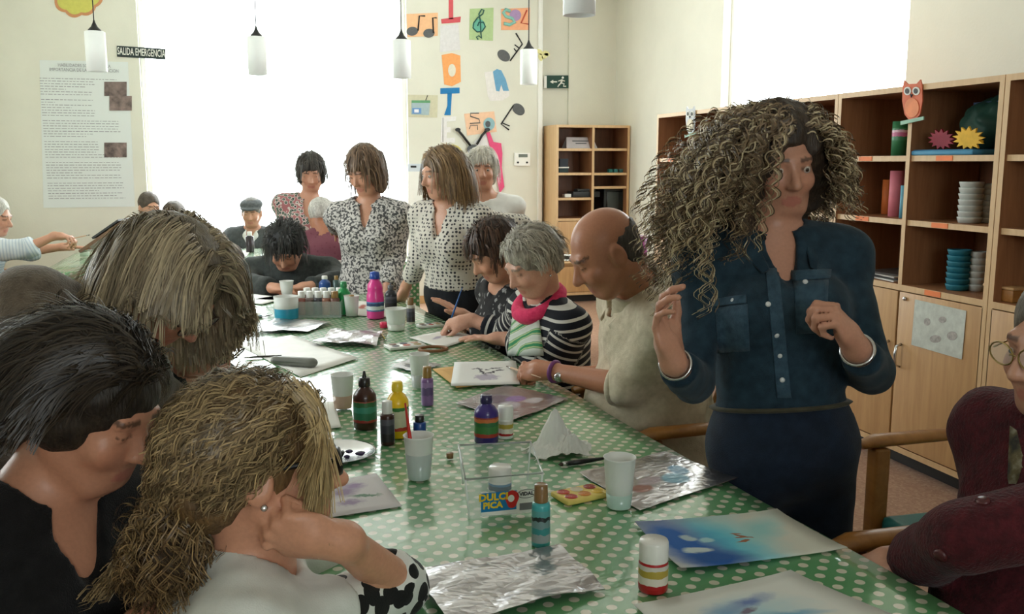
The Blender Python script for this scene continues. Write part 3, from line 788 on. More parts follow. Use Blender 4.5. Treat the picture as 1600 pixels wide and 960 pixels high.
def resample(paths, S2):
    N, S, _ = paths.shape; x = np.linspace(0, S-1, S2); i = np.clip(x.astype(int), 0, S-2); f = (x-i)[None, :, None]
    return paths[:, i]*(1-f)+paths[:, i+1]*f
def taper(S, r, tip=.35): return np.linspace(1, tip, S)*r
def mixcol(n, a, b, rng, spread=.12):
    t = rng.uniform(0, 1, (n, 1)); return np.clip((np.array(a)*(1-t)+np.array(b)*t)*(1+rng.normal(size=(n, 1))*spread), 0, 1)

def clumps(paths, k, rad, rng, tip=.6):
    """k finer strands round every guide"""
    N, S, _ = paths.shape; o = rng.normal(size=(N, k, 1, 3))*rad*np.linspace(1, tip, S)[None, None, :, None]
    return (paths[:, None]+o).reshape(N*k, S, 3)

def trim(pth, badpts):
    """end every strand where it would enter a forbidden zone"""
    N, S, _ = pth.shape; first = np.where(badpts.any(1), badpts.argmax(1), S); keep = first > 1
    pth = pth[keep].copy(); first = first[keep]
    idx = np.minimum(np.arange(S)[None], first[:, None]-1)
    return np.take_along_axis(pth, np.repeat(idx[..., None], 3, 2), 1)
# ================================================================== cloth materials
def pat(name, fn, rough=.8, bump=.15, bscale=300, sheen=.1):
    if name in _MC: return _MC[name]
    m, nt, b = NT(name); L = nt.links.new; tc = nd(nt, 'ShaderNodeTexCoord')
    col = fn(nt, L, tc); L(col, b.inputs['Base Color']); b.inputs['Roughness'].default_value = rough; b.inputs['Sheen Weight'].default_value = sheen
    b.inputs['Specular IOR Level'].default_value = .2
    n2 = nd(nt, 'ShaderNodeTexNoise', ins={'Scale': bscale, 'Detail': 2.0}); L(tc.outputs['Object'], n2.inputs['Vector'])
    bu = nd(nt, 'ShaderNodeBump', ins={'Strength': bump, 'Distance': .004}); L(n2.outputs[0], bu.inputs['Height']); L(bu.outputs[0], b.inputs['Normal'])
    _MC[name] = m; return m
def ramp(nt, L, src, stops, interp='LINEAR'):
    r = nd(nt, 'ShaderNodeValToRGB'); r.color_ramp.interpolation = interp; e = r.color_ramp.elements
    e[0].position, e[0].color = stops[0][0], c4(stops[0][1]); e[1].position, e[1].color = stops[-1][0], c4(stops[-1][1])
    for p, c in stops[1:-1]: e.new(p).color = c4(c)
    L(src, r.inputs[0]); return r.outputs[0]
def noise_pat(stops, scale, detail=4.0, interp='LINEAR', dist=0.0):
    def f(nt, L, tc):
        n = nd(nt, 'ShaderNodeTexNoise', ins={'Scale': scale, 'Detail': detail, 'Distortion': dist}); L(tc.outputs['Object'], n.inputs['Vector'])
        return ramp(nt, L, n.outputs[0], stops, interp)
    return f
def vor_pat(stops, scale, interp='CONSTANT', rnd=1.0, out='Distance'):
    def f(nt, L, tc):
        n = nd(nt, 'ShaderNodeTexVoronoi', ins={'Scale': scale, 'Randomness': rnd}); L(tc.outputs['Object'], n.inputs['Vector'])
        return ramp(nt, L, n.outputs[out], stops, interp)
    return f
def stripe_pat(c1, c2, period, duty, lo=-9, hi=99):
    def f(nt, L, tc):
        a = nd(nt, 'ShaderNodeAttribute', attribute_name='ax')
        d = nd(nt, 'ShaderNodeMath', operation='DIVIDE'); L(a.outputs['Fac'], d.inputs[0]); d.inputs[1].default_value = period
        fr = nd(nt, 'ShaderNodeMath', operation='FRACT'); L(d.outputs[0], fr.inputs[0])
        return ramp(nt, L, fr.outputs[0], [(0, c1), (1-duty, c2)], 'CONSTANT')
    return f
M_DENIM = pat('dark_denim', noise_pat([(.25, rgb(20, 38, 50)), (.75, rgb(40, 64, 78))], 38, 6), bump=.4, bscale=500)
M_JEANS = pat('navy_jeans', noise_pat([(.25, rgb(16, 26, 40)), (.75, rgb(28, 42, 60))], 30, 6), bump=.4, bscale=500)
M_LINEN = pat('beige_linen', noise_pat([(.3, rgb(196, 184, 160)), (.7, rgb(216, 204, 182))], 60, 5), bump=.35, bscale=260)
M_STRIPE = pat('navy_white_stripe', stripe_pat(rgb(24, 26, 36), rgb(206, 204, 198), .034, .3))
M_DOT = pat('dotted_blouse', vor_pat([(0, rgb(72, 70, 74)), (.36, rgb(214, 208, 198))], 56, rnd=.2))
M_FLORAL = pat('grey_floral', noise_pat([(.40, rgb(74, 74, 76)), (.47, rgb(118, 116, 116)), (.53, rgb(206, 202, 198))], 75, 2))
M_SKULL = pat('black_print', noise_pat([(.45, rgb(26, 26, 30)), (.60, rgb(30, 30, 34)), (.64, rgb(150, 150, 150))], 34, 2))
M_BLACKK = pat('black_knit', noise_pat([(.3, rgb(14, 14, 15)), (.7, rgb(26, 26, 27))], 40), bump=.5, bscale=420)
M_BROWNK = pat('brown_wool', noise_pat([(.3, rgb(84, 74, 62)), (.7, rgb(112, 100, 86))], 50), bump=.6, bscale=260, sheen=.4)
M_WHITEJ = pat('white_jacket', noise_pat([(.3, rgb(206, 210, 206)), (.7, rgb(224, 228, 224))], 20), bump=.2, bscale=400)
M_DARKSW = pat('charcoal_sweater', noise_pat([(.3, rgb(48, 52, 52)), (.7, rgb(64, 70, 68))], 45), bump=.4, bscale=300)
M_MAROON = pat('maroon_cable_knit', noise_pat([(.3, rgb(52, 14, 20)), (.7, rgb(82, 24, 32))], 55), bump=.9, bscale=170)
M_VEST = pat('grey_waistcoat', noise_pat([(.3, rgb(70, 74, 76)), (.7, rgb(90, 94, 96))], 45))
M_BLUES = pat('blue_jersey', noise_pat([(.3, rgb(44, 60, 84)), (.7, rgb(58, 78, 104))], 30))
M_PLAID = pat('maroon_plaid', vor_pat([(0, rgb(96, 46, 58)), (.32, rgb(120, 70, 82))], 40, 'LINEAR'))
M_SHIRTW = pat('pale_blue_shirt', stripe_pat(rgb(214, 222, 228), rgb(186, 200, 214), .02, .4))
M_WHITES = pat('white_blouse', noise_pat([(.3, rgb(222, 222, 218)), (.7, rgb(236, 236, 232))], 20))
M_FLOW2 = pat('flower_print_top', vor_pat([(0, rgb(120, 136, 116)), (.25, rgb(60, 70, 70)), (.42, rgb(206, 196, 188)), (.6, rgb(170, 110, 112))], 42, 'CONSTANT'))
M_BW = pat('black_white_spots', vor_pat([(0, rgb(26, 28, 28)), (.52, rgb(222, 226, 222))], 30, rnd=.7))
M_DARKTR = pat('dark_trousers', noise_pat([(.3, rgb(22, 24, 30)), (.7, rgb(32, 34, 40))], 30))
M_PINK = pat('pink_fleece', noise_pat([(.3, rgb(206, 44, 92)), (.7, rgb(228, 66, 112))], 60), bump=.5, bscale=200)
# ================================================================== people
def along(a, b, t): return a+(b-a)*t
def TZp(x, y, z): return onz(x, y, z)
HR_GREY, HR_DK, HR_BR = rgb(170, 164, 152), rgb(40, 34, 30), rgb(96, 72, 52)
def bracelet(me, sd, name, m, r=.031, off=.02, th=.004, wide=1.0):
    w = me.wr[sd]; d = nrm(me.wr[sd]-me.el[sd]); u = nrm(np.cross(d, [.2, .3, .9])); v = np.cross(d, u); c = w-d*off-np.array(me.root.location)
    pts = [c+u*math.cos(a)*r+v*math.sin(a)*r for a in np.linspace(0, 2*math.pi, 25)[:-1]]
    return MB().tube(pts, th, 8, closed=True, flat=wide).build(name, m, me.root)
def spectacles(me, m_frame, name='glasses', w=.034, hgt=.024, r=.0022):
    o = me.H; B = me.B; s = me.s; root = np.array(me.root.location)
    def g(x, y, z): return Vector(o+B@np.array([x, y, z])*s-root)
    fr = MB()
    for x in (-1, 1):
        ring = [g(x*.034+w*.82*math.cos(a)*(1 if True else 1), .103-.10*abs(.034*x+w*.82*math.cos(a))**1.0*.35, .004+hgt*.8*math.sin(a)) for a in np.linspace(0, 2*math.pi, 21)[:-1]]
        fr.tube(ring, r, 6, closed=True); fr.tube([g(x*.062, .093, .008), g(x*.076, .05, .010), g(x*.080, -.012, .006)], r, 6)
    fr.tube([g(-.007, .108, .008), g(0, .112, .011), g(.007, .108, .008)], r, 6)
    gl = fr.build(name, m_frame, me.root)
    for x in (-1, 1):
        ring = [g(x*.034+w*.80*math.cos(a), .1025-.10*abs(.034*x+w*.80*math.cos(a))*.35, .004+hgt*.78*math.sin(a)) for a in np.linspace(0, 2*math.pi, 21)[:-1]]
        MB().add(ring, [tuple(range(20))]).build('lens', glass('spectacle_lens', rgb(210, 220, 220), alpha=.25, rough=.05), gl)
    return gl
def disc(me, pos, nvec, r, h, name, m, parent=None):
    n = Vector(nrm(nvec)); M = n.to_track_quat('Z', 'Y').to_matrix().to_4x4(); M.translation = Vector(np.array(pos)-np.array(me.root.location))
    return MB().lathe([(r*.6, -h*.5), (r, -h*.3), (r, h*.4), (r*.7, h), (.0005, h)], 12, M).build(name, m, parent or me.root)
def surf(me, px, py, d0=None):
    """front-surface point of the top along a pixel ray"""
    dg = bpy.context.evaluated_depsgraph_get()
    ob = me.top; loc = Vector(np.array(me.root.location)); r = Vector(ray(px, py)).normalized()
    ok, p, n, i = ob.ray_cast(Vector(CAM)-loc, r)
    return (np.array(p+loc), np.array(n)) if ok else (None, None)
def patch_on(me, pts, name, m, th=.005, sub=6):
    """cloth patch lying on the garment surface"""
    g = MB(); rows = []; loc = np.array(me.root.location); c = [np.array(p, float) for p in pts]
    for i in range(sub+1):
        row = []
        for j in range(sub+1):
            a = c[0]+(c[1]-c[0])*j/sub; b = c[3]+(c[2]-c[3])*j/sub; q = a+(b-a)*i/sub
            p, n = surf(me, q[0], q[1])
            if p is None: return None
            row.append(p+n*th-loc)
        rows.append(row)
    k = sub+1; g.add([p for r_ in rows for p in r_], [(i*k+j, i*k+j+1, (i+1)*k+j+1, (i+1)*k+j) for i in range(sub) for j in range(sub)], True)
    o = g.build(name, m, me.top); md = o.modifiers.new('thick', 'SOLIDIFY'); md.thickness = th; md.offset = -1; return o
def shirt_collar(me, m, h=.05, r=.070, gap=.5):
    N = me.N; nb = me.H+me.B@np.array([0, -.03, -.055])*me.s; a = nrm(nb-N); f = me.fwd; F = Fld()
    F.cone(N-a*.01, N+a*h-f*.006, r*1.34, r*1.02, .004, flat=2); F.cone(N-a*.06, N+a*(h+.05)-f*.008, r*1.02, r*.86, .002, sub=True)
    F.cone(N+f*.02+a*(h+.03), N+f*.13-a*.06, .045*gap*2, .012, .004, sub=True)
    V, Q = F.mesh(.0045); c1 = npmesh('collar', V-np.array(me.root.location)[None], Q, m, None); c1.parent = me.top; return c1
PEOPLE = {}
VT = np.array([0, 0, 1.0])
# ---- 1 curly-haired woman in denim
def build_denim():
    me = person('woman with big curly hair in a denim shirt, standing and gesturing', D(1218, 258, 2.17), D(1204, 376, 2.20), D(1222, 690, 2.20), 4, 6, 12, -4,
        s=1.0, top=M_DENIM, bottom=M_JEANS, seat=False, neck='v', vox=.008, fvox=.005, skin=rgb(190, 138, 114), folds=.005, sleeve=.86, fat=.93, eyes=True, topname='denim_shirt', hemoff=.085,
        arms={'R': dict(e=D(1082, 596, 2.12), w=D(1052, 566, 1.93), n=nrm(-FH*.4-RT*.2+RT*.9), d=nrm(RT*-.35+VT*.9-FH*.1), pose='relaxed'),
              'L': dict(e=D(1362, 582, 2.12), w=D(1338, 545, 1.95), n=nrm(-RT*.9+FH*.3), d=nrm(-RT*.55+VT*.8-FH*.25), pose='grip')})
    loc = np.array(me.root.location)
    btn = mat('pearl_button', rgb(210, 214, 214), rough=.25)
    for px, py in ((1200, 476), (1213, 524), (1222, 594), (1218, 556), (1258, 441), (1146, 470)):
        p, n = surf(me, px, py)
        if p is not None: disc(me, p+n*.001, n, .0062, .004, 'button', btn, me.top)
    # placket, pocket flaps, collar, belt
    st = pat('denim_trim', noise_pat([(.3, rgb(40, 62, 78)), (.7, rgb(62, 88, 104))], 60), bump=.4, bscale=500)
    def patch(pts, name, th=.005, m=st, sub=6): return patch_on(me, pts, name, m, th, sub)
    patch([(1237, 424), (1297, 422), (1296, 436), (1238, 440)], 'pocket_flap'); patch([(1112, 468), (1166, 462), (1166, 474), (1113, 480)], 'pocket_flap')
    patch([(1196, 420), (1216, 420), (1236, 622), (1214, 622)], 'button_placket', .003, sub=14)
    patch([(1240, 440), (1294, 438), (1292, 520), (1244, 522)], 'chest_pocket', .0025); patch([(1116, 482), (1168, 476), (1172, 548), (1122, 552)], 'chest_pocket', .0025)
    P, A, f, r = me.P, me.A, me.fwd, me.right
    ring = [P+A*.088+f*math.sin(a)*.119+r*math.cos(a)*.150-loc for a in np.linspace(0, 2*math.pi, 41)[:-1]]
    MB().tube(ring, .018, 6, closed=True, flat=.35).build('belt', pat('brown_belt', noise_pat([(.3, rgb(58, 56, 44)), (.7, rgb(78, 74, 58))], 20)), me.root)
    N = me.N
    for sg in (-1, 1):
        pts = [N-f*.065+A*.045, N+r*sg*.074-f*.02+A*.042, N+r*sg*.080+f*.05-A*.005, N+r*sg*.055+f*.115-A*.075]
        MB().tube([p-loc for p in pts], [.020, .024, .026, .010], 8, flat=.3).build('collar', M_DENIM, me.top)
    bracelet(me, 'L', 'bracelet', M_CHROME, .033, .012, .005); bracelet(me, 'R', 'bracelet', M_CHROME, .033, .02, .0035)
    # curly hair
    rng = np.random.RandomState(11)
    c1, c2 = rgb(144, 122, 94), rgb(68, 54, 42)
    hair_cap(me, lambda F, g, R, s: (F.ell(g(0, -.03, .040), np.array([.105, .112, .098]), R, .04), F.ell(g(.09, -.01, -.06), np.array([.055, .07, .13]), R, .05), F.ell(g(-.085, -.03, -.03), np.array([.045, .065, .09]), R, .05),
             F.ell(g(.105, .03, -.19), np.array([.05, .05, .10]), R, .05), F.ell(g(0, -.07, -.1), np.array([.10, .06, .14]), R, .05)), c2, col2=rgb(40, 32, 26), amp=.010, freq=45, hairline=.055, vox=.008)
    n = 290; roots = scalp_roots(n, rng, hairline=.58, low=-.3)
    def comb(v):
        x = np.sign(v[:, :1]+.30); return np.concatenate([x*.95, np.where(x > 0, .12, -.25), -.05*np.ones_like(x)], 1)
    lay = rng.uniform(.012, .080, n)*np.where(roots[:, 0] > -.30, 1.0, .7)
    ln = rng.uniform(.25, .36, n)*np.where(roots[:, 0] > -.30, rng.uniform(.9, 1.55, n), .70)
    pth = grow(me, roots, ln, 14, comb, grav=.40, lift=.25, layer=lay, rng=rng, wig=.10, lscale=(.85, .8, .24))
    pth = curl(resample(pth, 84), .010, .044, rng)
    L = ((pth-me.H)@me.B)
    bad = ((np.abs(L[..., 0]+.0) < .060) & (L[..., 1] > .06) & (L[..., 2] < .06) & (L[..., 2] > -.16)).any(1)
    pth = clumps(pth[~bad], 6, .0062, rng, 1.2)
    col = mixcol(len(pth), c1, c2, rng, .2); col[rng.rand(len(col)) < .35] = rgb(196, 180, 146)
    strands('hair_curls', pth, taper(84, .0014, .6), col, me.root)
    return me
# ---- 2 bald man
def build_bald():
    me = person('bald man in a beige linen shirt painting at the table with a wristwatch', D(944, 396, 2.72), D(1000, 462, 2.87), D(1040, 705, 3.02), -78, -76, 32, 0, s=1.06, female=False,
        skin=rgb(182, 124, 96), top=M_LINEN, bottom=M_DARKTR, neck='v', vox=.008, fvox=.005, sleeve=.55, fat=1.12, belly=.05, folds=.009, loose=.016, shw=.165,
        arms={'L': dict(e=D(980, 604, 2.80), w=D(862, 580, 2.97), n=nrm(-VT*.7+FH*.6), d=nrm(-RT*.85-VT*.05+FH*.35), pose='grip'),
              'R': dict(e=D(960, 590, 3.15), w=D(880, 585, 3.2), n=-VT, pose='flat', hide=True)})
    rng = np.random.RandomState(3)
    # fringe of dark hair
    F = Fld(); g = lambda x, y, z: me.H+me.B@np.array([x, y, z])*me.s
    F.ell(g(0, -.020, .030), np.array([.0785, .0985, .088])*me.s, me.B.T, .02); F.ell(g(0, -.045, -.035), np.array([.062, .058, .045])*me.s, me.B.T, .03)
    def fcut(X):
        L = ((X-me.H)@me.B)/me.s; return np.maximum(L[:, 2]-.030-.25*np.maximum(-L[:, 1]-.03, 0)+.004*np.sin(L[:, 1]*200), np.maximum(L[:, 1]+.022+.3*np.maximum(-L[:, 2]-.01, 0), -L[:, 2]-.075))
    V, Q = F.mesh(.005, cut=fcut, noise=lambda X: .0015*wnoise(X, 160, 1)); npmesh('hair', V, Q, attr_mat('hair_mass', rough=.5, spec=.4, bump=.5, bscale=260, stretch=(1, 1, .15), var=.35), me.root, attrs={'col': np.repeat([rgb(70, 64, 60)], len(V), 0)})
    loc = np.array(me.root.location); N, f, A, r = me.N, me.fwd, me.A, me.right
    shirt_collar(me, M_LINEN, .092, .084)
    for sg in (-1, 1):
        pts = [N-f*.075+A*.055, N+r*sg*.082-f*.02+A*.045, N+r*sg*.084+f*.04+A*.0, N+r*sg*.045+f*.125-A*.06]
        MB().tube([p-loc for p in pts], [.018, .022, .024, .010], 8, flat=.3).build('collar', M_LINEN, me.top)
    # rolled cuff, watch
    e, w = me.el['L'], me.wr['L']; d = nrm(e-me.sh['L'])
    ring = lambda c, dd, R_: [c+nrm(np.cross(dd, [.3, .2, .9]))*math.cos(a)*R_+np.cross(dd, nrm(np.cross(dd, [.3, .2, .9])))*math.sin(a)*R_-loc for a in np.linspace(0, 2*math.pi, 25)[:-1]]
    dd = nrm(w-e); MB().tube(ring(e+dd*.035, dd, .056), .011, 8, closed=True).build('rolled_cuff', M_LINEN, me.top)
    wt = bracelet(me, 'L', 'watch_strap', mat('purple_strap', rgb(120, 62, 120), rough=.5), .030, .012, .008)
    disc(me, w-nrm(w-e)*.028+nrm(-FH*.9-VT*.25)*.031, -FH*.9-VT*.25, .017, .007, 'watch', M_CHROME)
    p, n = surf(me, 935, 512)
    if p is not None: MB().box(-.004, .004, -.003, .003, -.03, .03, Matrix.Translation(Vector(p-loc))).build('pen', M_BLACKP, me.root)
    return me
# ---- 3 striped woman with pink collar
def build_striped():
    me = person('grey-haired woman in a navy and white striped top with a pink collar', D(830, 412, 3.36), D(852, 474, 3.48), D(880, 642, 3.62), -62, -58, 30, 0, s=1.0, skin=rgb(206, 156, 134),
        brow=rgb(120, 110, 100), top=M_STRIPE, bottom=M_DARKTR, neck='crew', vox=.009, fvox=.006, sleeve=.86, fat=1.08, folds=.005,
        arms={'R': dict(e=D(790, 520, 3.80), w=D(736, 500, 3.84), n=nrm(-VT*.7+FH*.3-RT*.2), d=nrm(-RT*.9-VT*.15), pose='pinch', sleeve=.80),
              'L': dict(e=D(862, 572, 3.42), w=D(792, 530, 3.60), n=-VT, d=nrm(-RT*.9+VT*.02+FH*.2), pose='flat')})
    hair_cap(me, lambda F, g, R, s: (F.ell(g(0, -.04, .02), np.array([.090, .095, .09]), R, .03), F.ell(g(0, -.075, -.045), np.array([.06, .035, .04]), R, .03)), rgb(186, 180, 166), col2=rgb(124, 118, 108), amp=.004, freq=70, hairline=.06)
    rng = np.random.RandomState(5); n = 500; roots = scalp_roots(n, rng, hairline=.6, low=-.25)
    pth = grow(me, roots, rng.uniform(.06, .10, n), 8, lambda v: np.stack([v[:, 0]*.8, -.7+0*v[:, 0], .1+0*v[:, 0]], 1), grav=.6, lift=.0, layer=rng.uniform(.012, .022, n), rng=rng, wig=.08)
    pth = clumps(pth, 4, .003, rng)
    strands('hair_strands', pth, taper(8, .0010), mixcol(len(pth), rgb(206, 200, 186), rgb(136, 128, 116), rng), me.root)
    loc = np.array(me.root.location); N, f, A, r = me.N, me.fwd, me.A, me.right
    ring = [N+A*(.012+.03*math.cos(a))+f*(.016-.078*math.cos(a)+.01)+r*math.sin(a)*.088-loc for a in np.linspace(0, 2*math.pi, 31)[:-1]]
    MB().tube(ring, .030, 8, closed=True).build('pink_collar', M_PINK, me.root)
    # apron bib with green stripes
    apr = pat('striped_apron', stripe_apron, bump=.1)
    patch_on(me, [(803, 494), (842, 490), (850, 556), (794, 556)], 'apron', apr, .006, 8)
    disc(me, me.H+me.B@np.array([-.086, -.004, -.045]), me.B@np.array([-1, 0, 0]), .004, .003, 'earring', M_CHROME)
    return me
def stripe_apron(nt, L, tc):
    w = nd(nt, 'ShaderNodeTexWave', bands_direction='DIAGONAL', ins={'Scale': 9.0, 'Distortion': 1.5}); L(tc.outputs['Object'], w.inputs['Vector'])
    return ramp(nt, L, w.outputs[0], [(0, rgb(196, 204, 196)), (.45, rgb(212, 214, 206)), (.62, rgb(70, 150, 104)), (.8, rgb(206, 210, 160)), (.95, rgb(60, 140, 96))])
# ---- 4 dark-haired woman beyond
def build_dark():
    me = person('dark-haired woman in a black printed top between the standing woman and the grey-haired one', D(770, 394, 3.78), D(788, 452, 3.90), D(812, 604, 4.05), -66, -64, 34, 0, s=1.0, top=M_SKULL, bottom=M_DARKTR, vox=.011, fvox=.007,
        arms={'R': dict(w=D(735, 500, 4.1), n=-VT, pose='flat', hint=-VT), 'L': dict(e=D(778, 540, 3.85), w=D(748, 517, 4.0), n=-VT, pose='relaxed', hint=-VT)})
    hair_cap(me, lambda F, g, R, s: (F.ell(g(0, -.045, .02), np.array([.092, .098, .095]), R, .03), F.ell(g(0, -.08, -.05), np.array([.06, .04, .05]), R, .03)), rgb(70, 46, 34), col2=rgb(34, 26, 22), amp=.005, freq=60, hairline=.05)
    fuzz(me, 300, rgb(96, 66, 48), rgb(44, 32, 26), .11, 5, (.014, .026))
    return me
# ---- 5 dotted blouse
def long_hair(me, c1, c2, n, ln, seed, wid=.004, rad=.0022, vol=None, hairline=.6, steps=12, part=0.0, grav=.5, vox=.008, lay=(.006, .03), clump=.0, low=-.3):
    rng = np.random.RandomState(seed)
    if vol: hair_cap(me, vol, c2, col2=np.array(c2)*.6, amp=.004, freq=50, hairline=.055, vox=vox)
    roots = scalp_roots(n, rng, hairline=hairline, low=low)
    def comb(v):
        x = np.sign(v[:, :1]-part); return np.concatenate([x*.85, -.35*np.ones_like(x), .05*np.ones_like(x)], 1)
    pth = grow(me, roots, rng.uniform(ln*.8, ln*1.1, n), steps, comb, grav=grav, lift=.12, layer=rng.uniform(*lay, n), rng=rng, wig=.05)
    L = ((pth-me.H)@me.B)/me.s
    bad = (np.abs(L[..., 0]) < .050) & (L[..., 1] > .05) & (L[..., 2] < .045) & (L[..., 2] > -.12)
    pth = trim(pth, bad)
    pth = clumps(pth, 3, .003, rng); strands('hair_strands', pth, taper(steps, rad*.62, .5), mixcol(len(pth), c1, c2, rng, .15), me.root); return pth
def fuzz(me, n, c1, c2, ln=.10, seed=1, lay=(.010, .020), hairline=.5, rad=.0016, k=3):
    rng = np.random.RandomState(seed); roots = scalp_roots(n, rng, hairline=hairline, low=-.35)
    pth = grow(me, roots, rng.uniform(ln*.7, ln*1.2, n), 8, lambda v: np.stack([v[:, 0]*.35, -.12+0*v[:, 0], -.35+0*v[:, 0]], 1), grav=.75, lift=.0, layer=rng.uniform(*lay, n), rng=rng, wig=.06)
    L = ((pth-me.H)@me.B)/me.s; bad = (np.abs(L[..., 0]) < .052) & (L[..., 1] > .055) & (L[..., 2] < .035)
    pth = clumps(trim(pth, bad), k, .004, rng); strands('hair_strands', pth, taper(8, rad, .5), mixcol(len(pth), c1, c2, rng, .2), me.root)
def build_dot():
    me = person('woman in a white dotted blouse standing with one hand on her hip', D(690, 272, 4.42), D(703, 326, 4.47), D(716, 462, 4.60), -34, -58, 12, 0, s=.98, top=M_DOT, bottom=M_DARKTR, seat=False, neck='v', vox=.010, fvox=.007, sleeve=.88, folds=.006, loose=.018, shw=.175, hemoff=.06, eyes=True,
        arms={'R': dict(e=D(656, 405, 4.62), w=D(634, 448, 4.78), n=-VT, d=nrm(-RT*.3+FH*.3-VT*.75), pose='flat', sleeve=.82),
              'L': dict(e=D(812, 354, 4.52), w=D(752, 384, 4.42), n=nrm(-RT), d=nrm(-RT*.7-VT*.5), pose='relaxed')})
    long_hair(me, rgb(168, 136, 96), rgb(110, 84, 58), 900, .25, 21, vol=lambda F, g, R, s: (F.ell(g(-.05, -.05, -.05), np.array([.045, .055, .13]), R, .03), F.ell(g(.05, -.05, -.05), np.array([.045, .055, .13]), R, .03), F.ell(g(0, -.07, -.05), np.array([.08, .045, .14]), R, .04)), hairline=.58, lay=(.006, .02), grav=.6)
    loc = np.array(me.root.location)
    for py in (352, 366, 380, 394, 408):
        p, n = surf(me, 698, py)
        if p is not None: disc(me, p, n, .005, .004, 'button', M_BLACKP, me.top)
    return me
def build_floral():
    me = person('woman in a grey floral blouse standing at the far end of the long table', D(570, 268, 5.28), D(577, 322, 5.36), D(582, 452, 5.45), -6, -30, 28, 0, s=1.06, top=M_FLORAL, bottom=M_DARKTR, seat=False, neck='v', vox=.011, fvox=.008, folds=.006, loose=.016, longtop=.08, fat=1.04, shw=.165,
        arms={'R': dict(e=D(520, 340, 5.60), w=D(526, 356, 5.82), n=-VT, d=nrm(FH-VT*.2), pose='relaxed'), 'L': dict(e=D(618, 398, 5.40), w=D(606, 446, 5.25), n=-VT, pose='flat', d=nrm(-VT-FH*.3))})
    hair_cap(me, lambda F, g, R, s: (F.ell(g(-.065, -.01, -.04), np.array([.035, .06, .10]), R, .03), F.ell(g(.065, -.01, -.04), np.array([.035, .06, .10]), R, .03), F.ell(g(0, -.06, -.03), np.array([.085, .05, .11]), R, .04), F.ell(g(0, -.02, .06), np.array([.09, .10, .085]), R, .03)), rgb(122, 98, 76), col2=rgb(78, 60, 46), amp=.004, freq=60, hairline=.05)
    fuzz(me, 260, rgb(146, 118, 92), rgb(84, 64, 50), .19, 6, (.012, .026))
    return me
def build_farend():
    me = person('dark-haired person in a charcoal sweater bent over the far end of the table', D(446, 388, 5.50), D(451, 410, 5.70), D(455, 522, 5.78), 4, 2, 42, 0, s=1.12, female=False, top=M_DARKSW, bottom=M_DARKTR, vox=.012, fvox=.008, fat=1.15, shw=.19, folds=.008, loose=.02,
        arms={'R': dict(e=D(386, 446, 5.50), w=D(424, 450, 5.28), n=-VT, d=nrm(RT*.9-FH*.4), pose='relaxed'), 'L': dict(e=D(535, 440, 5.55), w=D(486, 448, 5.30), n=-VT, d=nrm(-RT*.9-FH*.3), pose='relaxed')})
    hair_cap(me, lambda F, g, R, s: (F.ell(g(0, -.03, .03), np.array([.10, .11, .105]), R, .03), F.ell(g(0, -.02, -.02), np.array([.095, .09, .07]), R, .03)), rgb(48, 50, 50), col2=rgb(26, 26, 26), amp=.006, freq=60, hairline=.04)
    fuzz(me, 260, rgb(66, 66, 64), rgb(30, 30, 30), .12, 7, (.026, .036), .42)
    return me
def build_cap():
    me = person('old man in a flat cap and grey waistcoat seated against the bright window', D(393, 333, 8.15), D(395, 362, 8.22), D(395, 442, 8.32), 2, 4, 12, 0, s=1.02, female=False, top=M_VEST, bottom=M_DARKTR, neck='v', vox=.013, fvox=.009, folds=.007, fat=1.05, loose=.02,
        arms={'L': dict(w=D(425, 396, 7.95), n=-VT, pose='relaxed', hint=RT), 'R': dict(w=D(365, 396, 7.95), n=-VT, pose='relaxed', hint=-RT)})
    F = Fld(); g = lambda x, y, z: me.H+me.B@np.array([x, y, z])*me.s
    F.ell(g(0, -.015, .07), (.098, .118, .055), me.B.T, .02); F.ell(g(0, .085, .060), (.075, .06, .014), me.B.T, .02); F.ell(g(0, 0, -.04), (.2, .2, .085), me.B.T, .005, sub=True)
    V, Q = F.mesh(.008); npmesh('flat_cap', V, Q, M_VEST, me.root)
    hair_cap(me, None, rgb(120, 118, 112), amp=.002, hairline=.06, vox=.009)
    loc = np.array(me.root.location); N, f, A, r = me.N, me.fwd, me.A, me.right
    for sg in (-1, 1): MB().tube([p-loc for p in (N-f*.05+A*.05, N+r*sg*.07+A*.04, N+r*sg*.05+f*.10-A*.02, N+r*sg*.02+f*.13-A*.08)], [.02, .024, .024, .01], 8, flat=.35).build('shirt_collar', M_WHITES, me.top)
    return me
def build_flowervest():
    me = person('dark-haired woman in a flower print top leaning beside the plaid shirt', D(486, 270, 6.50), D(483, 315, 6.55), D(466, 418, 6.62), 12, 10, 22, 0, s=1.05, top=M_FLOW2, bottom=M_DARKTR, seat=False, neck='v', vox=.013, fvox=.009, longtop=.06,
        arms={'R': dict(w=D(470, 388, 6.40), n=nrm(RT), pose='relaxed', e=D(450, 362, 6.50)), 'L': dict(w=D(498, 368, 6.42), n=-VT, pose='relaxed', hint=RT)})
    hair_cap(me, lambda F, g, R, s: (F.ell(g(.055, -.01, -.02), np.array([.04, .06, .08]), R, .03), F.ell(g(-.055, -.02, -.02), np.array([.04, .06, .08]), R, .03), F.ell(g(0, -.05, 0), np.array([.09, .06, .10]), R, .03)), rgb(70, 66, 60), col2=rgb(40, 36, 32), amp=.005, hairline=.05, vox=.009)
    fuzz(me, 220, rgb(96, 90, 82), rgb(46, 42, 38), .14, 8, (.010, .022), .45)
    return me
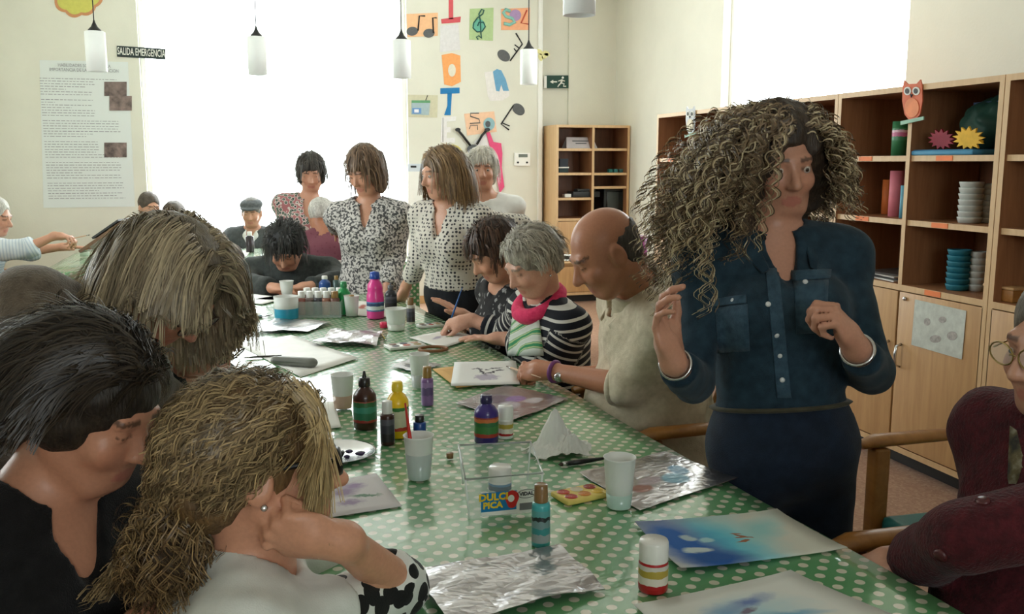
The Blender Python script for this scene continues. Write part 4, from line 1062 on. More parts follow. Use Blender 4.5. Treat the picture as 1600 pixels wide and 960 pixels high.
def build_plaid():
    me = person('white-haired man in a maroon plaid shirt with his back turned', D(503, 340, 6.30), D(511, 365, 6.25), D(520, 456, 6.22), 178, 170, 20, 0, s=1.0, female=False, top=M_PLAID, bottom=M_DARKTR, vox=.013, fvox=.009, fat=1.1, skin=SKIN3)
    hair_cap(me, None, rgb(214, 212, 206), col2=rgb(176, 172, 166), amp=.003, hairline=.09, vox=.009)
    return me
def build_whitewoman():
    me = person('white-haired woman in a white blouse standing behind the dotted blouse', D(753, 266, 5.75), D(758, 312, 5.80), D(762, 430, 5.9), 8, 4, 4, 0, s=1.06, top=M_WHITES, bottom=M_DARKTR, seat=False, neck='crew', vox=.013, fvox=.009, eyes=True)
    hair_cap(me, lambda F, g, R, s: (F.ell(g(-.06, -.01, -.02), np.array([.035, .055, .075]), R, .03), F.ell(g(.06, -.01, -.02), np.array([.035, .055, .075]), R, .03), F.ell(g(0, -.03, .05), np.array([.095, .10, .085]), R, .03)), rgb(214, 210, 198), col2=rgb(178, 172, 158), amp=.005, hairline=.06, vox=.009)
    fuzz(me, 220, rgb(226, 222, 212), rgb(170, 164, 150), .12, 9, (.012, .022), .45)
    return me
def build_blue():
    me = person('short-haired person in a dark blue top seated beyond the tilted drawing board', D(234, 325, 8.05), D(226, 354, 8.15), D(220, 432, 8.2), 40, 45, 10, 0, s=1.02, female=False, top=M_BLUES, bottom=M_DARKTR, vox=.013, fvox=.009)
    hair_cap(me, None, rgb(92, 80, 70), amp=.003, hairline=.07, vox=.009); return me
def build_darkhead():
    me = person('person with short dark hair mostly hidden behind the leaning woman', D(272, 340, 8.25), D(272, 366, 8.32), D(272, 442, 8.4), 10, 10, 25, 0, s=1.02, top=M_DARKSW, bottom=M_DARKTR, vox=.014, fvox=.010)
    hair_cap(me, lambda F, g, R, s: F.ell(g(0, -.03, .03), np.array([.095, .105, .10]), R, .03), rgb(96, 84, 72), col2=rgb(60, 52, 46), amp=.004, hairline=.05, vox=.010); return me
def build_painter():
    me = person('white-haired man in a pale shirt painting on the tilted board', D(-8, 340, 6.45), D(-30, 380, 6.45), D(-44, 476, 6.5), 86, 88, 14, 0, s=1.10, female=False, top=M_SHIRTW, bottom=M_DARKTR, vox=.012, fvox=.008, sleeve=.62, loose=.024, folds=.010,
        arms={'R': dict(e=D(42, 388, 6.42), w=D(90, 368, 6.50), n=-VT, d=nrm(RT*.95-VT*.05), pose='pinch'), 'L': dict(e=D(48, 392, 6.72), w=D(98, 386, 6.82), n=-VT, d=nrm(RT), pose='flat')})
    hair_cap(me, None, rgb(214, 212, 206), col2=rgb(180, 178, 172), amp=.004, hairline=.08, vox=.009); return me
# ---- women along the near side
def build_leaning():
    me = person('woman with long grey-blond hair leaning over the table in a brown sweater', D(262, 450, 1.98), D(168, 524, 2.0), D(-170, 690, 2.0), 72, 74, 50, 0, s=1.06, skin=rgb(206, 146, 124), top=M_BROWNK, bottom=M_DARKTR, seat=False, vox=.011, fvox=.006, neck='crew', fat=1.05, folds=.005, loose=.016,
        arms={'R': dict(w=D(190, 760, 1.85), n=-VT, pose='flat', hint=-FH, hide=True), 'L': dict(w=D(250, 700, 2.15), n=-VT, pose='flat', hint=FH, hide=True)})
    rng = np.random.RandomState(31); n = 1500
    c1, c2 = rgb(196, 180, 148), rgb(122, 108, 88)
    hair_cap(me, lambda F, g, R, s: (F.ell(g(0, -.03, .045), np.array([.098, .112, .098]), R, .03), F.ell(g(0, -.10, -.02), np.array([.085, .05, .09]), R, .05)), rgb(120, 108, 88), col2=rgb(84, 76, 64), amp=.003, freq=60, hairline=.055)
    roots = scalp_roots(n, rng, hairline=.55, low=-.35)
    def comb(v):
        x = np.sign(v[:, :1]-.02); return np.concatenate([x*.85, -.18*np.ones_like(x), .0*np.ones_like(x)], 1)
    pth = grow(me, roots, rng.uniform(.26, .42, n)*np.where(roots[:, 1] > .25, .5, 1), 14, comb, grav=.5, lift=.08, layer=rng.uniform(.010, .032, n), rng=rng, wig=.025)
    L = ((pth-me.H)@me.B)/me.s
    bad = ((np.abs(L[..., 0]) < .040) & (L[..., 1] > .06) & (L[..., 2] < .05) & (L[..., 2] > -.12)) | (L[..., 1] > .135)
    bad |= ((L[..., 0] > .022) & (L[..., 1] > .034) & (L[..., 2] < .040) & (L[..., 2] > -.11)) & (rng.rand(len(L), 1) < .93)
    pth = trim(pth, bad); pth = pth+.004*np.sin(np.linspace(0, 7, 14))[None, :, None]*rng.normal(size=(len(pth), 1, 3))
    pth = clumps(pth, 4, .0032, rng); strands('hair_strands', pth, taper(14, .0010, .6), np.repeat(mixcol(len(pth)//4, c1, c2, rng, .08), 4, 0)*(1+.08*rng.normal(size=(len(pth), 1))), me.root)
    # hair falling back over the shoulder
    m = 1100; st = me.H+me.B@np.array([0, -.085, -.05]); en = me.N+np.array([0, 0, .055])-RT*.07
    t = np.linspace(0, 1, 12)[None, :, None]; off = rng.normal(size=(m, 1, 3))*np.array([.035, .03, .02])
    bk = st+(en-st)*t*rng.uniform(.7, 1.15, (m, 1, 1))+off*(.6+.8*t)+np.array([0, 0, .01])*np.sin(t*math.pi)
    strands('hair_back', bk, taper(12, .0012, .5), mixcol(m, c1, c2, rng, .16), me.root)
    spectacles(me, mat('brown_frame', rgb(70, 54, 46), rough=.35), r=.002)
    return me
def build_glasses():
    me = person('fair-haired woman in spectacles bowed over the table beside the leaning woman', D(318, 514, 2.36), D(268, 574, 2.44), D(215, 800, 2.55), 78, 82, 46, 0, s=1.0, skin=rgb(206, 150, 128), top=M_DARKSW, bottom=M_DARKTR, vox=.011, fvox=.006,
        arms={'R': dict(w=D(330, 660, 2.35), n=-VT, pose='flat', hide=True, hint=-FH), 'L': dict(w=D(360, 640, 2.6), n=-VT, pose='flat', hide=True, hint=FH)})
    long_hair(me, rgb(206, 190, 156), rgb(140, 122, 94), 1000, .14, 41, vol=lambda F, g, R, s: (F.ell(g(0, -.04, .03), np.array([.092, .10, .095]), R, .03), F.ell(g(0, -.07, -.03), np.array([.07, .05, .07]), R, .03)), lay=(.008, .02), rad=.0018)
    spectacles(me, mat('brown_frame', rgb(70, 54, 46), rough=.35), r=.002)
    return me
def build_black():
    me = person('woman with short dark hair in a black sweater at the near corner', D(144, 640, 1.42), D(66, 780, 1.43), D(66, 780, 1.43)+np.array([-.06, .0, -.46]), 62, 74, 24, 0, s=1.03, skin=rgb(196, 140, 112), top=M_BLACKK, bottom=M_DARKTR, vox=.007, fvox=.005, neck='v', vdepth=.8, folds=.003, fat=1.06, bust=.9,
        arms={'R': dict(w=D(180, 1010, 1.30), n=-VT, pose='flat', hint=-FH-VT), 'L': dict(w=D(330, 800, 1.75), n=-VT, pose='flat', hint=FH-VT, hide=True)})
    hair_cap(me, lambda F, g, R, s: (F.ell(g(0, -.035, .03), np.array([.096, .108, .104]), R, .03), F.ell(g(0, -.085, -.05), np.array([.068, .045, .065]), R, .03), F.ell(g(-.05, -.01, 0), np.array([.045, .05, .06]), R, .02), F.ell(g(.05, -.01, 0), np.array([.045, .05, .06]), R, .02)), rgb(56, 48, 38), col2=rgb(30, 26, 22), amp=.004, freq=60, hairline=.04)
    rng = np.random.RandomState(51); n = 1200; roots = scalp_roots(n, rng, hairline=.5, low=-.55)
    pth = grow(me, roots, rng.uniform(.07, .13, n), 9, lambda v: np.stack([v[:, 0]*.6, -.55+0*v[:, 0], -.1+0*v[:, 0]], 1), grav=.3, lift=.15, layer=rng.uniform(.010, .026, n), rng=rng, wig=.07)
    L = ((pth-me.H)@me.B)/me.s; bad = (np.abs(L[..., 0]) < .058) & (L[..., 1] > .055) & (L[..., 2] < .04); pth = trim(pth, bad)
    pth = clumps(pth, 4, .0035, rng); strands('hair_strands', pth, taper(9, .0009, .5), mixcol(len(pth), rgb(62, 52, 40), rgb(30, 25, 21), rng, .15), me.root)
    return me
def build_blond():
    N = D(392, 890, 1.40)
    me = person('blond woman with a ponytail and white jacket resting her cheek on her hand', D(412, 736, 1.37), N, N+np.array([-.10, -.02, -.42]), 104, 108, -2, 12, s=1.04, skin=rgb(206, 150, 122), top=M_WHITEJ, bottom=M_DARKTR, vox=.0075, fvox=.0045, neck='crew', sleeve=.42, folds=.006, loose=.018, shw=.160,
        arms={'R': dict(e=D(622, 916, 1.50), w=D(536, 846, 1.33), n=nrm(FH*.85+VT*.3), d=nrm(-RT*.85+VT*.32-FH*.42), pose='fist', sleeve=.30),
              'L': dict(w=D(440, 800, 1.62), n=-VT, pose='flat', hint=-VT, hide=True)})
    root = np.array(me.root.location)
    # patterned sleeve to the elbow
    S, e, w = me.sh['R'], me.el['R'], me.wr['R']
    F = Fld(); F.cone(S+(e-S)*.45, e, .056, .046, .02); F.cone(e, e+(w-e)*.22, .046, .048, .02, flat=1)
    V, Q = F.mesh(.007, noise=lambda X: .003*wnoise(X, 40, 1)); npmesh('patterned_sleeve', V, Q, M_BW, me.root)
    rng = np.random.RandomState(61); c1, c2 = rgb(178, 154, 112), rgb(88, 72, 52)
    tie = np.array([-.02, -.125, -.045])
    hair_cap(me, lambda F, g, R, s: (F.ell(g(0, -.03, .04), np.array([.094, .110, .100]), R, .03), F.ell(g(0, -.085, -.02), np.array([.07, .05, .06]), R, .04)), rgb(128, 100, 64), col2=rgb(70, 54, 38), amp=.004, freq=60, hairline=.055)
    n = 1100; roots = scalp_roots(n, rng, hairline=.52, low=-.45)
    def comb(v):
        d = tie-(np.array([0, -.02, .035])+v*np.array([.082, .10, .09])); return d/np.linalg.norm(d, axis=1)[:, None]
    pth = grow(me, roots, rng.uniform(.13, .24, n), 12, comb, grav=.04, lift=.12, layer=rng.uniform(.010, .026, n), rng=rng, wig=.06, follow=.35)
    L = ((pth-me.H)@me.B)/me.s; bad = (np.abs(L[..., 0]) < .055) & (L[..., 1] > .058) & (L[..., 2] < .04); pth = trim(pth, bad)
    pth = curl(resample(pth, 16), .006, .05, rng)
    pth = clumps(pth, 5, .0034, rng, 1.0); strands('hair_strands', pth, taper(16, .0009, .6), mixcol(len(pth), c1, c2, rng, .22), me.root)
    # fringe sweeping beside the face
    m = 260; fr = []
    for i in range(m):
        a = rng.uniform(-.06, .06); p0 = np.array([a, .055+rng.normal()*.01, .105+rng.normal()*.008]); p1 = np.array([.055+rng.normal()*.012, .092+rng.normal()*.008, .06]); p2 = np.array([.083+rng.normal()*.006, .060+rng.normal()*.012, -.02+rng.normal()*.03])
        t = np.linspace(0, 1, 10)[:, None]; fr.append((1-t)**2*p0+2*t*(1-t)*p1+t*t*p2)
    fr = me.H+(np.array(fr)*me.s)@me.B.T
    fr = clumps(fr, 3, .003, rng); strands('hair_fringe', fr, taper(10, .0010, .5), mixcol(len(fr), rgb(200, 176, 128), c1, rng, .15), me.root)
    # ponytail
    tw = me.H+me.B@(tie*me.s); m = 900
    end = D(262, 880, 1.30)
    base = rng.normal(size=(m, 1, 3)); base /= np.linalg.norm(base, axis=2, keepdims=True); base *= rng.uniform(.1, 1, (m, 1, 1))**.5
    t = np.linspace(0, 1, 16)[None, :, None]; spread = np.array([.075, .075, .085])
    ln = rng.uniform(.55, 1.12, (m, 1, 1))
    pt = tw+(end-tw)*t*ln+base*spread*np.sin(np.clip(t*1.15, 0, 1)*math.pi*.62)+np.array([0, 0, -.03])*t*t
    pt = curl(resample(pt, 24), .010, .05, rng)
    pt = clumps(pt[:520], 5, .004, rng, 1.2); strands('ponytail', pt, taper(24, .0009, .6), mixcol(len(pt), rgb(150, 124, 84), rgb(70, 54, 38), rng, .22), me.root)
    F = Fld(); F.cone(tw, tw+(end-tw)*.9, .034, .046, .02); V, Q = F.mesh(.008, noise=lambda X: .012*wnoise(X, 50, 2))
    npmesh('ponytail_core', V, Q, attr_mat('hair_mass', rough=.5, spec=.4, bump=.5, bscale=260, stretch=(1, 1, .15), var=.35), me.root, attrs={'col': np.repeat([rgb(64, 50, 36)], len(V), 0)})
    d = nrm(end-tw); u = nrm(np.cross(d, [0.1, .2, 1])); v = np.cross(d, u)
    MB().tube([tw+d*.02+u*math.cos(a)*.036+v*math.sin(a)*.036-root for a in np.linspace(0, 2*math.pi, 21)[:-1]], .009, 6, closed=True).build('hair_tie', mat('grey_tie', rgb(110, 118, 120)), me.root)
    spectacles(me, M_BLACKP, r=.0042, hgt=.021)
    disc(me, me.H+me.B@np.array([.084, -.006, -.040])*me.s, me.B@np.array([1, 0, 0]), .005, .004, 'earring', M_CHROME)
    return me
def build_maroon():
    N = D(1690, 672, 1.66)
    me = person('person in a maroon cable-knit cardigan seated in the near armchair', D(1672, 545, 1.62), N, N+np.array([.10, .02, -.42]), -64, -78, 8, 0, s=1.06, skin=rgb(190, 140, 116), top=M_MAROON, bottom=M_DARKTR, vox=.009, fvox=.0055, neck='v', fat=1.28, armfat=1.0, belly=.10, eyes=True, folds=.006, loose=.018, topname='cardigan',
        arms={'L': dict(e=D(1505, 838, 1.56), w=D(1425, 874, 1.72), n=-VT, d=nrm(-RT+FH*.4-VT*.3), pose='relaxed', hide=False), 'R': dict(e=D(1560, 830, 1.95), w=D(1470, 850, 2.0), n=-VT, pose='relaxed', hide=True)})
    hair_cap(me, None, rgb(120, 112, 102), amp=.003, hairline=.07)
    spectacles(me, mat('gold_frame', rgb(150, 130, 80), rough=.3, metal=.8), r=.0016)
    loc = np.array(me.root.location); N, f, A, r = me.N, me.fwd, me.A, me.right
    MB().tube([p-loc for p in (N-r*.07+A*.03, N-r*.065+f*.06+A*.0, N-r*.03+f*.12-A*.06, N+f*.15-A*.14, N+r*.03+f*.12-A*.06, N+r*.065+f*.06, N+r*.07+A*.03)], .028, 8, flat=.6).build('scarf', pat('grey_scarf', noise_pat([(.35, rgb(52, 50, 46)), (.5, rgb(96, 88, 62)), (.65, rgb(150, 146, 130))], 30)), me.root)
    bt = mat('maroon_button', rgb(74, 30, 34), rough=.3)
    for px, py in ((1536, 784), (1470, 868)):
        p, n = surf(me, px, py)
        if p is not None: disc(me, p, n, .012, .006, 'button', bt, me.top)
    return me
import time as _t
for fn in (build_denim, build_bald, build_striped, build_dark, build_dot, build_floral, build_farend, build_cap, build_flowervest, build_plaid, build_whitewoman, build_blue, build_darkhead, build_painter, build_leaning, build_glasses, build_black, build_blond, build_maroon):
    _a = _t.time(); PEOPLE[fn.__name__[6:]] = fn(); print(fn.__name__, round(_t.time()-_a, 2))
# ================================================================== chairs
def armchair(label, loc, face, group=None, first=[None]):
    """wooden armchair with teal seat and back; face = direction it looks (x,y)"""
    rz = math.atan2(face[1], face[0])-math.pi/2
    if first[0] is not None:
        c = copy_tree(first[0]); c.location = (loc[0], loc[1], 0); c.rotation_euler = (0, 0, rz); c['label'] = label
        return c
    t = thing('armchair', label, 'chair', (loc[0], loc[1], 0), rz, 'wooden armchairs with teal seats')
    w, d = .29, .25
    for sx in (-1, 1):
        MB().rbox(sx*w-.022, sx*w+.022, d-.05, d, 0, .645, .008).build('leg', M_CHAIRW, t)
        g = MB(); g.tube([(sx*w, -d, 0), (sx*w, -d+.03, .42), (sx*(w-.015), -d-.05, .66), (sx*(w-.02), -d-.12, .90)], [.024, .026, .025, .020], 8); g.build('rear_post', M_CHAIRW, t)
        MB().tube([(sx*w, -d-.04, .655), (sx*w, -.05, .668), (sx*(w+.005), d-.02, .664), (sx*(w+.005), d+.03, .655)], [.026, .030, .034, .022], 10, flat=.55).build('arm', M_CHAIRW, t)
        MB().box(sx*w-.014, sx*w+.014, -d+.02, d-.05, .33, .39).build('side_rail', M_CHAIRW, t)
    MB().box(-w+.02, w-.02, d-.045, d-.02, .34, .40).build('front_rail', M_CHAIRW, t)
    MB().rbox(-w+.03, w-.03, -d+.03, d-.02, .395, .455, .022).build('seat', M_TEAL, t)
    M = Matrix.Translation((0, -d-.055, .70)) @ Matrix.Rotation(RAD(16), 4, 'X')
    MB().rbox(-w+.03, w-.03, -.022, .022, -.16, .19, .018, M).build('backrest', M_TEAL, t)
    first[0] = t; return t
armchair('wooden armchair with teal seat standing empty behind the maroon cardigan', (1.93, 1.87), (-1, .04))
armchair('wooden armchair holding the person in the maroon cardigan', (1.42, 1.275), (-1, .02))
armchair('wooden armchair under the bald man', (1.36, 2.70), (-1, .03))
armchair('wooden armchair under the painter beside the tilted board', (-1.80, 7.22), (1, .0))
_c = D(534, 372, 6.02); _t = thing('upholstered_chair', 'maroon upholstered chair back behind the man in the plaid shirt', 'chair', (_c[0], _c[1], 0), RAD(2))
MB().rbox(-.19, .19, -.03, .03, .48, .80, .02).build('backrest', mat('maroon_vinyl', rgb(84, 34, 46), rough=.45), _t)
MB().rbox(-.195, .195, -.032, .032, .80, .82, .006).build('top_rail', mat('pale_rail', rgb(206, 196, 190)), _t)
MB().rbox(-.21, .21, .0, .42, .40, .46, .02).build('seat', mat('maroon_vinyl', rgb(84, 34, 46)), _t)
for sx in (-1, 1):
    for yy in (.02, .38): MB().tube([(sx*.18, yy, 0), (sx*.18, yy, .42)], .014, 8).build('leg', M_CHROME, _t)
# ================================================================== small-object helpers
def dep(P): return float((np.array(P)-CAM)@FW)
def pjy(P): q = np.array(P)-CAM; return 480-FPX*(q@UP)/(q@FW)
def topz(P, y):
    lo, hi = P[2], P[2]+2.0
    for _ in range(40):
        m = (lo+hi)/2
        if pjy((P[0], P[1], m)) > y: lo = m
        else: hi = m
    return lo
def mpx(P, px): return px*dep(P)/FPX
def band_mat(name, stops, rough=.4, blotch=None):
    """label print: colour bands over height plus blotches, in object space"""
    if name in _MC: return _MC[name]
    m, nt, b = NT(name); L = nt.links.new; tc = nd(nt, 'ShaderNodeTexCoord')
    sp = nd(nt, 'ShaderNodeSeparateXYZ'); L(tc.outputs['Generated'], sp.inputs[0])
    n = nd(nt, 'ShaderNodeTexVoronoi', ins={'Scale': 4.0}); L(tc.outputs['Generated'], n.inputs['Vector'])
    ad = nd(nt, 'ShaderNodeMath', operation='MULTIPLY_ADD'); L(n.outputs['Distance'], ad.inputs[0]); ad.inputs[1].default_value = .09; L(sp.outputs[2], ad.inputs[2])
    col = ramp(nt, L, ad.outputs[0], stops, 'CONSTANT'); L(col, b.inputs['Base Color']); b.inputs['Roughness'].default_value = rough
    _MC[name] = m; return m
def plastic(name, c, rough=.3, coat=.3, **k): return mat(name, c, rough=rough, coat=coat, var=.04, **k)
def bottle(name, label, x, yb, yt, wpx, shape, mbody, mcap, mlabel=None, cat='bottle', z0=TZ, group=None, P=None, lz=(.12, .62), nozzle=False):
    P = onz(x, yb, z0) if P is None else np.array(P, float); H = topz(P, yt)-P[2]; r = mpx(P, wpx)/2
    t = thing(name, label, cat, P, random.Random(x).uniform(0, 6), group)
    if shape == 'squeeze':
        b = [(.001, 0), (r*.92, 0), (r, .02*H), (r, .60*H), (r*.96, .66*H), (r*.72, .75*H), (r*.46, .80*H), (r*.44, .83*H)]; c = [(r*.50, .83*H), (r*.52, .84*H), (r*.48, .985*H), (r*.40, H), (.001, H)]
        lz = (.14, .56)
    elif shape == 'craft':
        b = [(.001, 0), (r*.95, 0), (r, .02*H), (r, .66*H), (r*.9, .70*H), (r*.55, .72*H)]; c = [(r*.74, .72*H), (r*.76, .74*H), (r*.72, .985*H), (r*.66, H), (.001, H)]; lz = (.08, .60)
    elif shape == 'jar':
        b = [(.001, 0), (r*.94, 0), (r, .03*H), (r, .56*H), (r*.92, .62*H)]; c = [(r*.98, .60*H), (r*1.0, .62*H), (r*1.0, .95*H), (r*.93, H), (.001, H)]; lz = (.10, .55)
    elif shape == 'waist':
        b = [(.001, 0), (r*.95, 0), (r, .02*H), (r, .36*H), (r*.98, .50*H), (r*.86, .56*H), (r*.90, .62*H), (r*.84, .72*H), (r*.5, .82*H), (r*.46, .84*H)]; c = [(r*.56, .84*H), (r*.60, .86*H), (r*.54, .98*H), (.001, H)]; lz = (.16, .36)
    elif shape == 'slim':
        b = [(.001, 0), (r*.95, 0), (r, .02*H), (r, .74*H), (r*.55, .80*H)]; c = [(r*.56, .80*H), (r*.56, .985*H), (r*.5, H), (.001, H)]; lz = (.1, .6)
    MB().lathe(b, 24, cap=False).build('body', mbody, t)
    MB().lathe(c, 20, cap=False).build('cap', mcap, t)
    if nozzle: MB().lathe([(r*.2, H), (r*.12, H*1.12), (.001, H*1.13)], 10, cap=False).build('nozzle', mcap, t)
    if mlabel is not None:
        q = r*1.012; prof = [(q, lz[0]*H), (q, lz[1]*H)]; MB().lathe(prof, 24, cap=False).build('label_wrap', mlabel, t)
    return t
M_CUP = mat('frosted_plastic', rgb(236, 238, 234), rough=.4, var=.03, alpha=.80, sss=0)
def cup(label, x, yb, yt, wpx, liquid=None, level=.45, m=None, P=None, taperk=.74, grp='frosted plastic cups'):
    P = onz(x, yb, TZ) if P is None else np.array(P, float); H = topz(P, yt)-P[2]; r = mpx(P, wpx)/2
    t = thing('plastic_cup', label, 'cup', P, 0, grp)
    k = taperk
    MB().lathe([(.001, .002), (r*k, .002), (r*(k+(1-k)*.5), H*.5), (r*.98, H*.97), (r*1.03, H), (r*.96, H), (r*(k+(1-k)*.5)*.95, H*.5), (r*k*.94, .006), (.001, .006)], 28, cap=False).build('wall', m or M_CUP, t)
    if liquid is not None:
        rl = r*(k+(1-k)*level)*1.008; MB().lathe([(r*k*1.012, .003), (rl, H*level), (rl*.93, H*level), (.001, H*level)], 28, cap=False).build('water', mat('paint_water_'+str(x), liquid, rough=.15, var=.03), t)
    return t
def sheet(name, label, pxs, m, cat='paper', z=TZ+.001, th=.0012, nx=8, ny=8, curl=.0, wr=.0, seed=0, parent=None):
    """flat sheet from four table pixels (image order: around)"""
    C = [onz(x, y, z) for x, y in pxs]; o = sum(C)/4; rng = np.random.RandomState(seed); vs = []
    ph = rng.uniform(0, 6, 6)
    for i in range(ny+1):
        for j in range(nx+1):
            u, v = j/nx, i/ny; p = (C[0]*(1-u)+C[1]*u)*(1-v)+(C[3]*(1-u)+C[2]*u)*v-o
            h = curl*((2*u-1)**4+(2*v-1)**4)
            if wr: h += wr*(abs(math.sin(u*4+v*2+ph[0]))+abs(math.sin(v*5-u*3+ph[1]))*.8+.35*abs(math.sin((u+1.3*v)*8+ph[2])))
            vs.append((p[0], p[1], h+.0004))
    k = nx+1; g = MB().add(vs, [(i*k+j, i*k+j+1, (i+1)*k+j+1, (i+1)*k+j) for i in range(ny) for j in range(nx)], not wr)
    ob = g.build(name, m); ob.location = o
    me = ob.data; uvl = me.uv_layers.new(name='UVMap'); n = np.zeros(len(me.loops), np.int32); me.loops.foreach_get('vertex_index', n)
    UVs = np.array([(j/nx, 1-i/ny) for i in range(ny+1) for j in range(nx+1)]); uvl.data.foreach_set('uv', UVs[n].ravel())
    md = ob.modifiers.new('thick', 'SOLIDIFY'); md.thickness = th; md.offset = 1
    if label: tag(ob, label, cat)
    if parent is not None: ob.parent = parent; ob.location = Vector(o)-parent.location
    return ob
def blob_print(name, base, shapes, paper=None, noise=6.0, rough=.75):
    """painted sheet: soft-edged patches in UV space: (u,v,ru,rv,angle,colour,sharp)"""
    m, nt, b = NT(name); L = nt.links.new; tc = nd(nt, 'ShaderNodeTexCoord')
    n = nd(nt, 'ShaderNodeTexNoise', ins={'Scale': noise, 'Detail': 5.0}); L(tc.outputs['UV'], n.inputs['Vector'])
    sc = nd(nt, 'ShaderNodeVectorMath', operation='MULTIPLY_ADD'); L(n.outputs['Color'], sc.inputs[0]); sc.inputs[1].default_value = (.16, .16, 0)
    L(tc.outputs['UV'], sc.inputs[2]); sb = nd(nt, 'ShaderNodeVectorMath', operation='SUBTRACT'); L(sc.outputs[0], sb.inputs[0]); sb.inputs[1].default_value = (.08, .08, 0)
    cur = None
    for (u, v, ru, rv, ang, col, sharp) in shapes:
        mp = nd(nt, 'ShaderNodeMapping', vector_type='TEXTURE'); mp.inputs['Location'].default_value = (u, v, 0); mp.inputs['Rotation'].default_value = (0, 0, RAD(ang)); mp.inputs['Scale'].default_value = (ru, rv, 1)
        L(sb.outputs[0], mp.inputs[0]); ln = nd(nt, 'ShaderNodeVectorMath', operation='LENGTH'); L(mp.outputs[0], ln.inputs[0])
        mr = nd(nt, 'ShaderNodeMapRange', ins={1: 1.0-1/sharp, 2: 1.0+.25/sharp, 3: 1.0, 4: 0.0}); L(ln.outputs['Value'], mr.inputs[0])
        mx = nd(nt, 'ShaderNodeMix', data_type='RGBA'); L(mr.outputs[0], mx.inputs[0])
        if cur is None: mx.inputs[6].default_value = c4(base)
        else: L(cur, mx.inputs[6])
        mx.inputs[7].default_value = c4(col); cur = mx.outputs[2]
    L(cur, b.inputs['Base Color']); b.inputs['Roughness'].default_value = rough; return m
def foil_mat(name, shapes=None, c=rgb(182, 180, 182)):
    m, nt, b = NT(name); L = nt.links.new
    b.inputs['Metallic'].default_value = 1; b.inputs['Roughness'].default_value = .28; b.inputs['Base Color'].default_value = c4(c)
    tc = nd(nt, 'ShaderNodeTexCoord'); n = nd(nt, 'ShaderNodeTexVoronoi', feature='DISTANCE_TO_EDGE', ins={'Scale': 3.2}); 
    nz = nd(nt, 'ShaderNodeTexNoise', ins={'Scale': 4.0, 'Detail': 2.0}); L(tc.outputs['UV'], nz.inputs['Vector']); L(nz.outputs['Color'], n.inputs['Vector'])
    bu = nd(nt, 'ShaderNodeBump', ins={'Strength': .30, 'Distance': .01}); L(n.outputs['Distance'], bu.inputs['Height']); L(bu.outputs[0], b.inputs['Normal'])
    if shapes:
        cur = None; tot = None
        for (u, v, ru, rv, ang, col, sharp) in shapes:
            mp = nd(nt, 'ShaderNodeMapping', vector_type='TEXTURE'); mp.inputs['Location'].default_value = (u, v, 0); mp.inputs['Rotation'].default_value = (0, 0, RAD(ang)); mp.inputs['Scale'].default_value = (ru, rv, 1)
            L(tc.outputs['UV'], mp.inputs[0]); ln = nd(nt, 'ShaderNodeVectorMath', operation='LENGTH'); L(mp.outputs[0], ln.inputs[0])
            mr = nd(nt, 'ShaderNodeMapRange', ins={1: .8, 2: 1.1, 3: 1.0, 4: 0.0}); L(ln.outputs['Value'], mr.inputs[0])
            mx = nd(nt, 'ShaderNodeMix', data_type='RGBA'); L(mr.outputs[0], mx.inputs[0])
            if cur is None: mx.inputs[6].default_value = c4(c)
            else: L(cur, mx.inputs[6])
            mx.inputs[7].default_value = c4(col); cur = mx.outputs[2]
            if tot is None: tot = mr.outputs[0]
            else: a = nd(nt, 'ShaderNodeMath', operation='MAXIMUM'); L(tot, a.inputs[0]); L(mr.outputs[0], a.inputs[1]); tot = a.outputs[0]
        L(cur, b.inputs['Base Color']); iv = nd(nt, 'ShaderNodeMath', operation='SUBTRACT'); iv.inputs[0].default_value = 1; L(tot, iv.inputs[1]); L(iv.outputs[0], b.inputs['Metallic'])
    return m
def stick(name, label, a, b, r0, r1, m, cat='brush', parent=None, n=8):
    a, b = np.array(a, float), np.array(b, float)
    t = None
    o = MB().tube([(0, 0, 0), tuple((b-a)*.5), tuple(b-a)], [r0, max(r0, r1), r1], n).build(name, m)
    o.location = a
    if label: tag(o, label, cat)
    return o
def brush(label, tip, end, mh, r=.0035, bristle=rgb(60, 46, 36)):
    tip, end = np.array(tip, float), np.array(end, float); t = thing('paintbrush', label, 'paintbrush', tip, 0, 'paintbrushes'); v = end-tip; 
    MB().tube([tuple(v*.16), tuple(v*.45), tuple(v)], [r, r*1.15, r*.5], 8).build('handle', mh, t)
    MB().tube([tuple(v*.08), tuple(v*.17)], [r*.9, r*1.05], 8).build('ferrule', M_CHROME, t)
    MB().tube([(0, 0, 0), tuple(v*.05), tuple(v*.085)], [.0004, r*.8, r*.85], 8).build('bristles', mat('bristle', bristle), t)
    return t
def text(s, size, m, parent, M, name='lettering', ext=.0006, align='CENTER', bold=.0):
    cu = bpy.data.curves.new('txt', 'FONT'); cu.body = s; cu.size = size; cu.align_x = align; cu.align_y = 'CENTER'; cu.extrude = ext; cu.offset = bold; cu.resolution_u = 2
    ob = bpy.data.objects.new('txt', cu); COL.objects.link(ob); bpy.context.view_layer.update()
    me = bpy.data.meshes.new_from_object(ob.evaluated_get(bpy.context.evaluated_depsgraph_get())); bpy.data.objects.remove(ob)
    me.materials.clear(); me.materials.append(m); me.transform(M); me.name = name
    o = bpy.data.objects.new(name, me); link(o, parent); return o
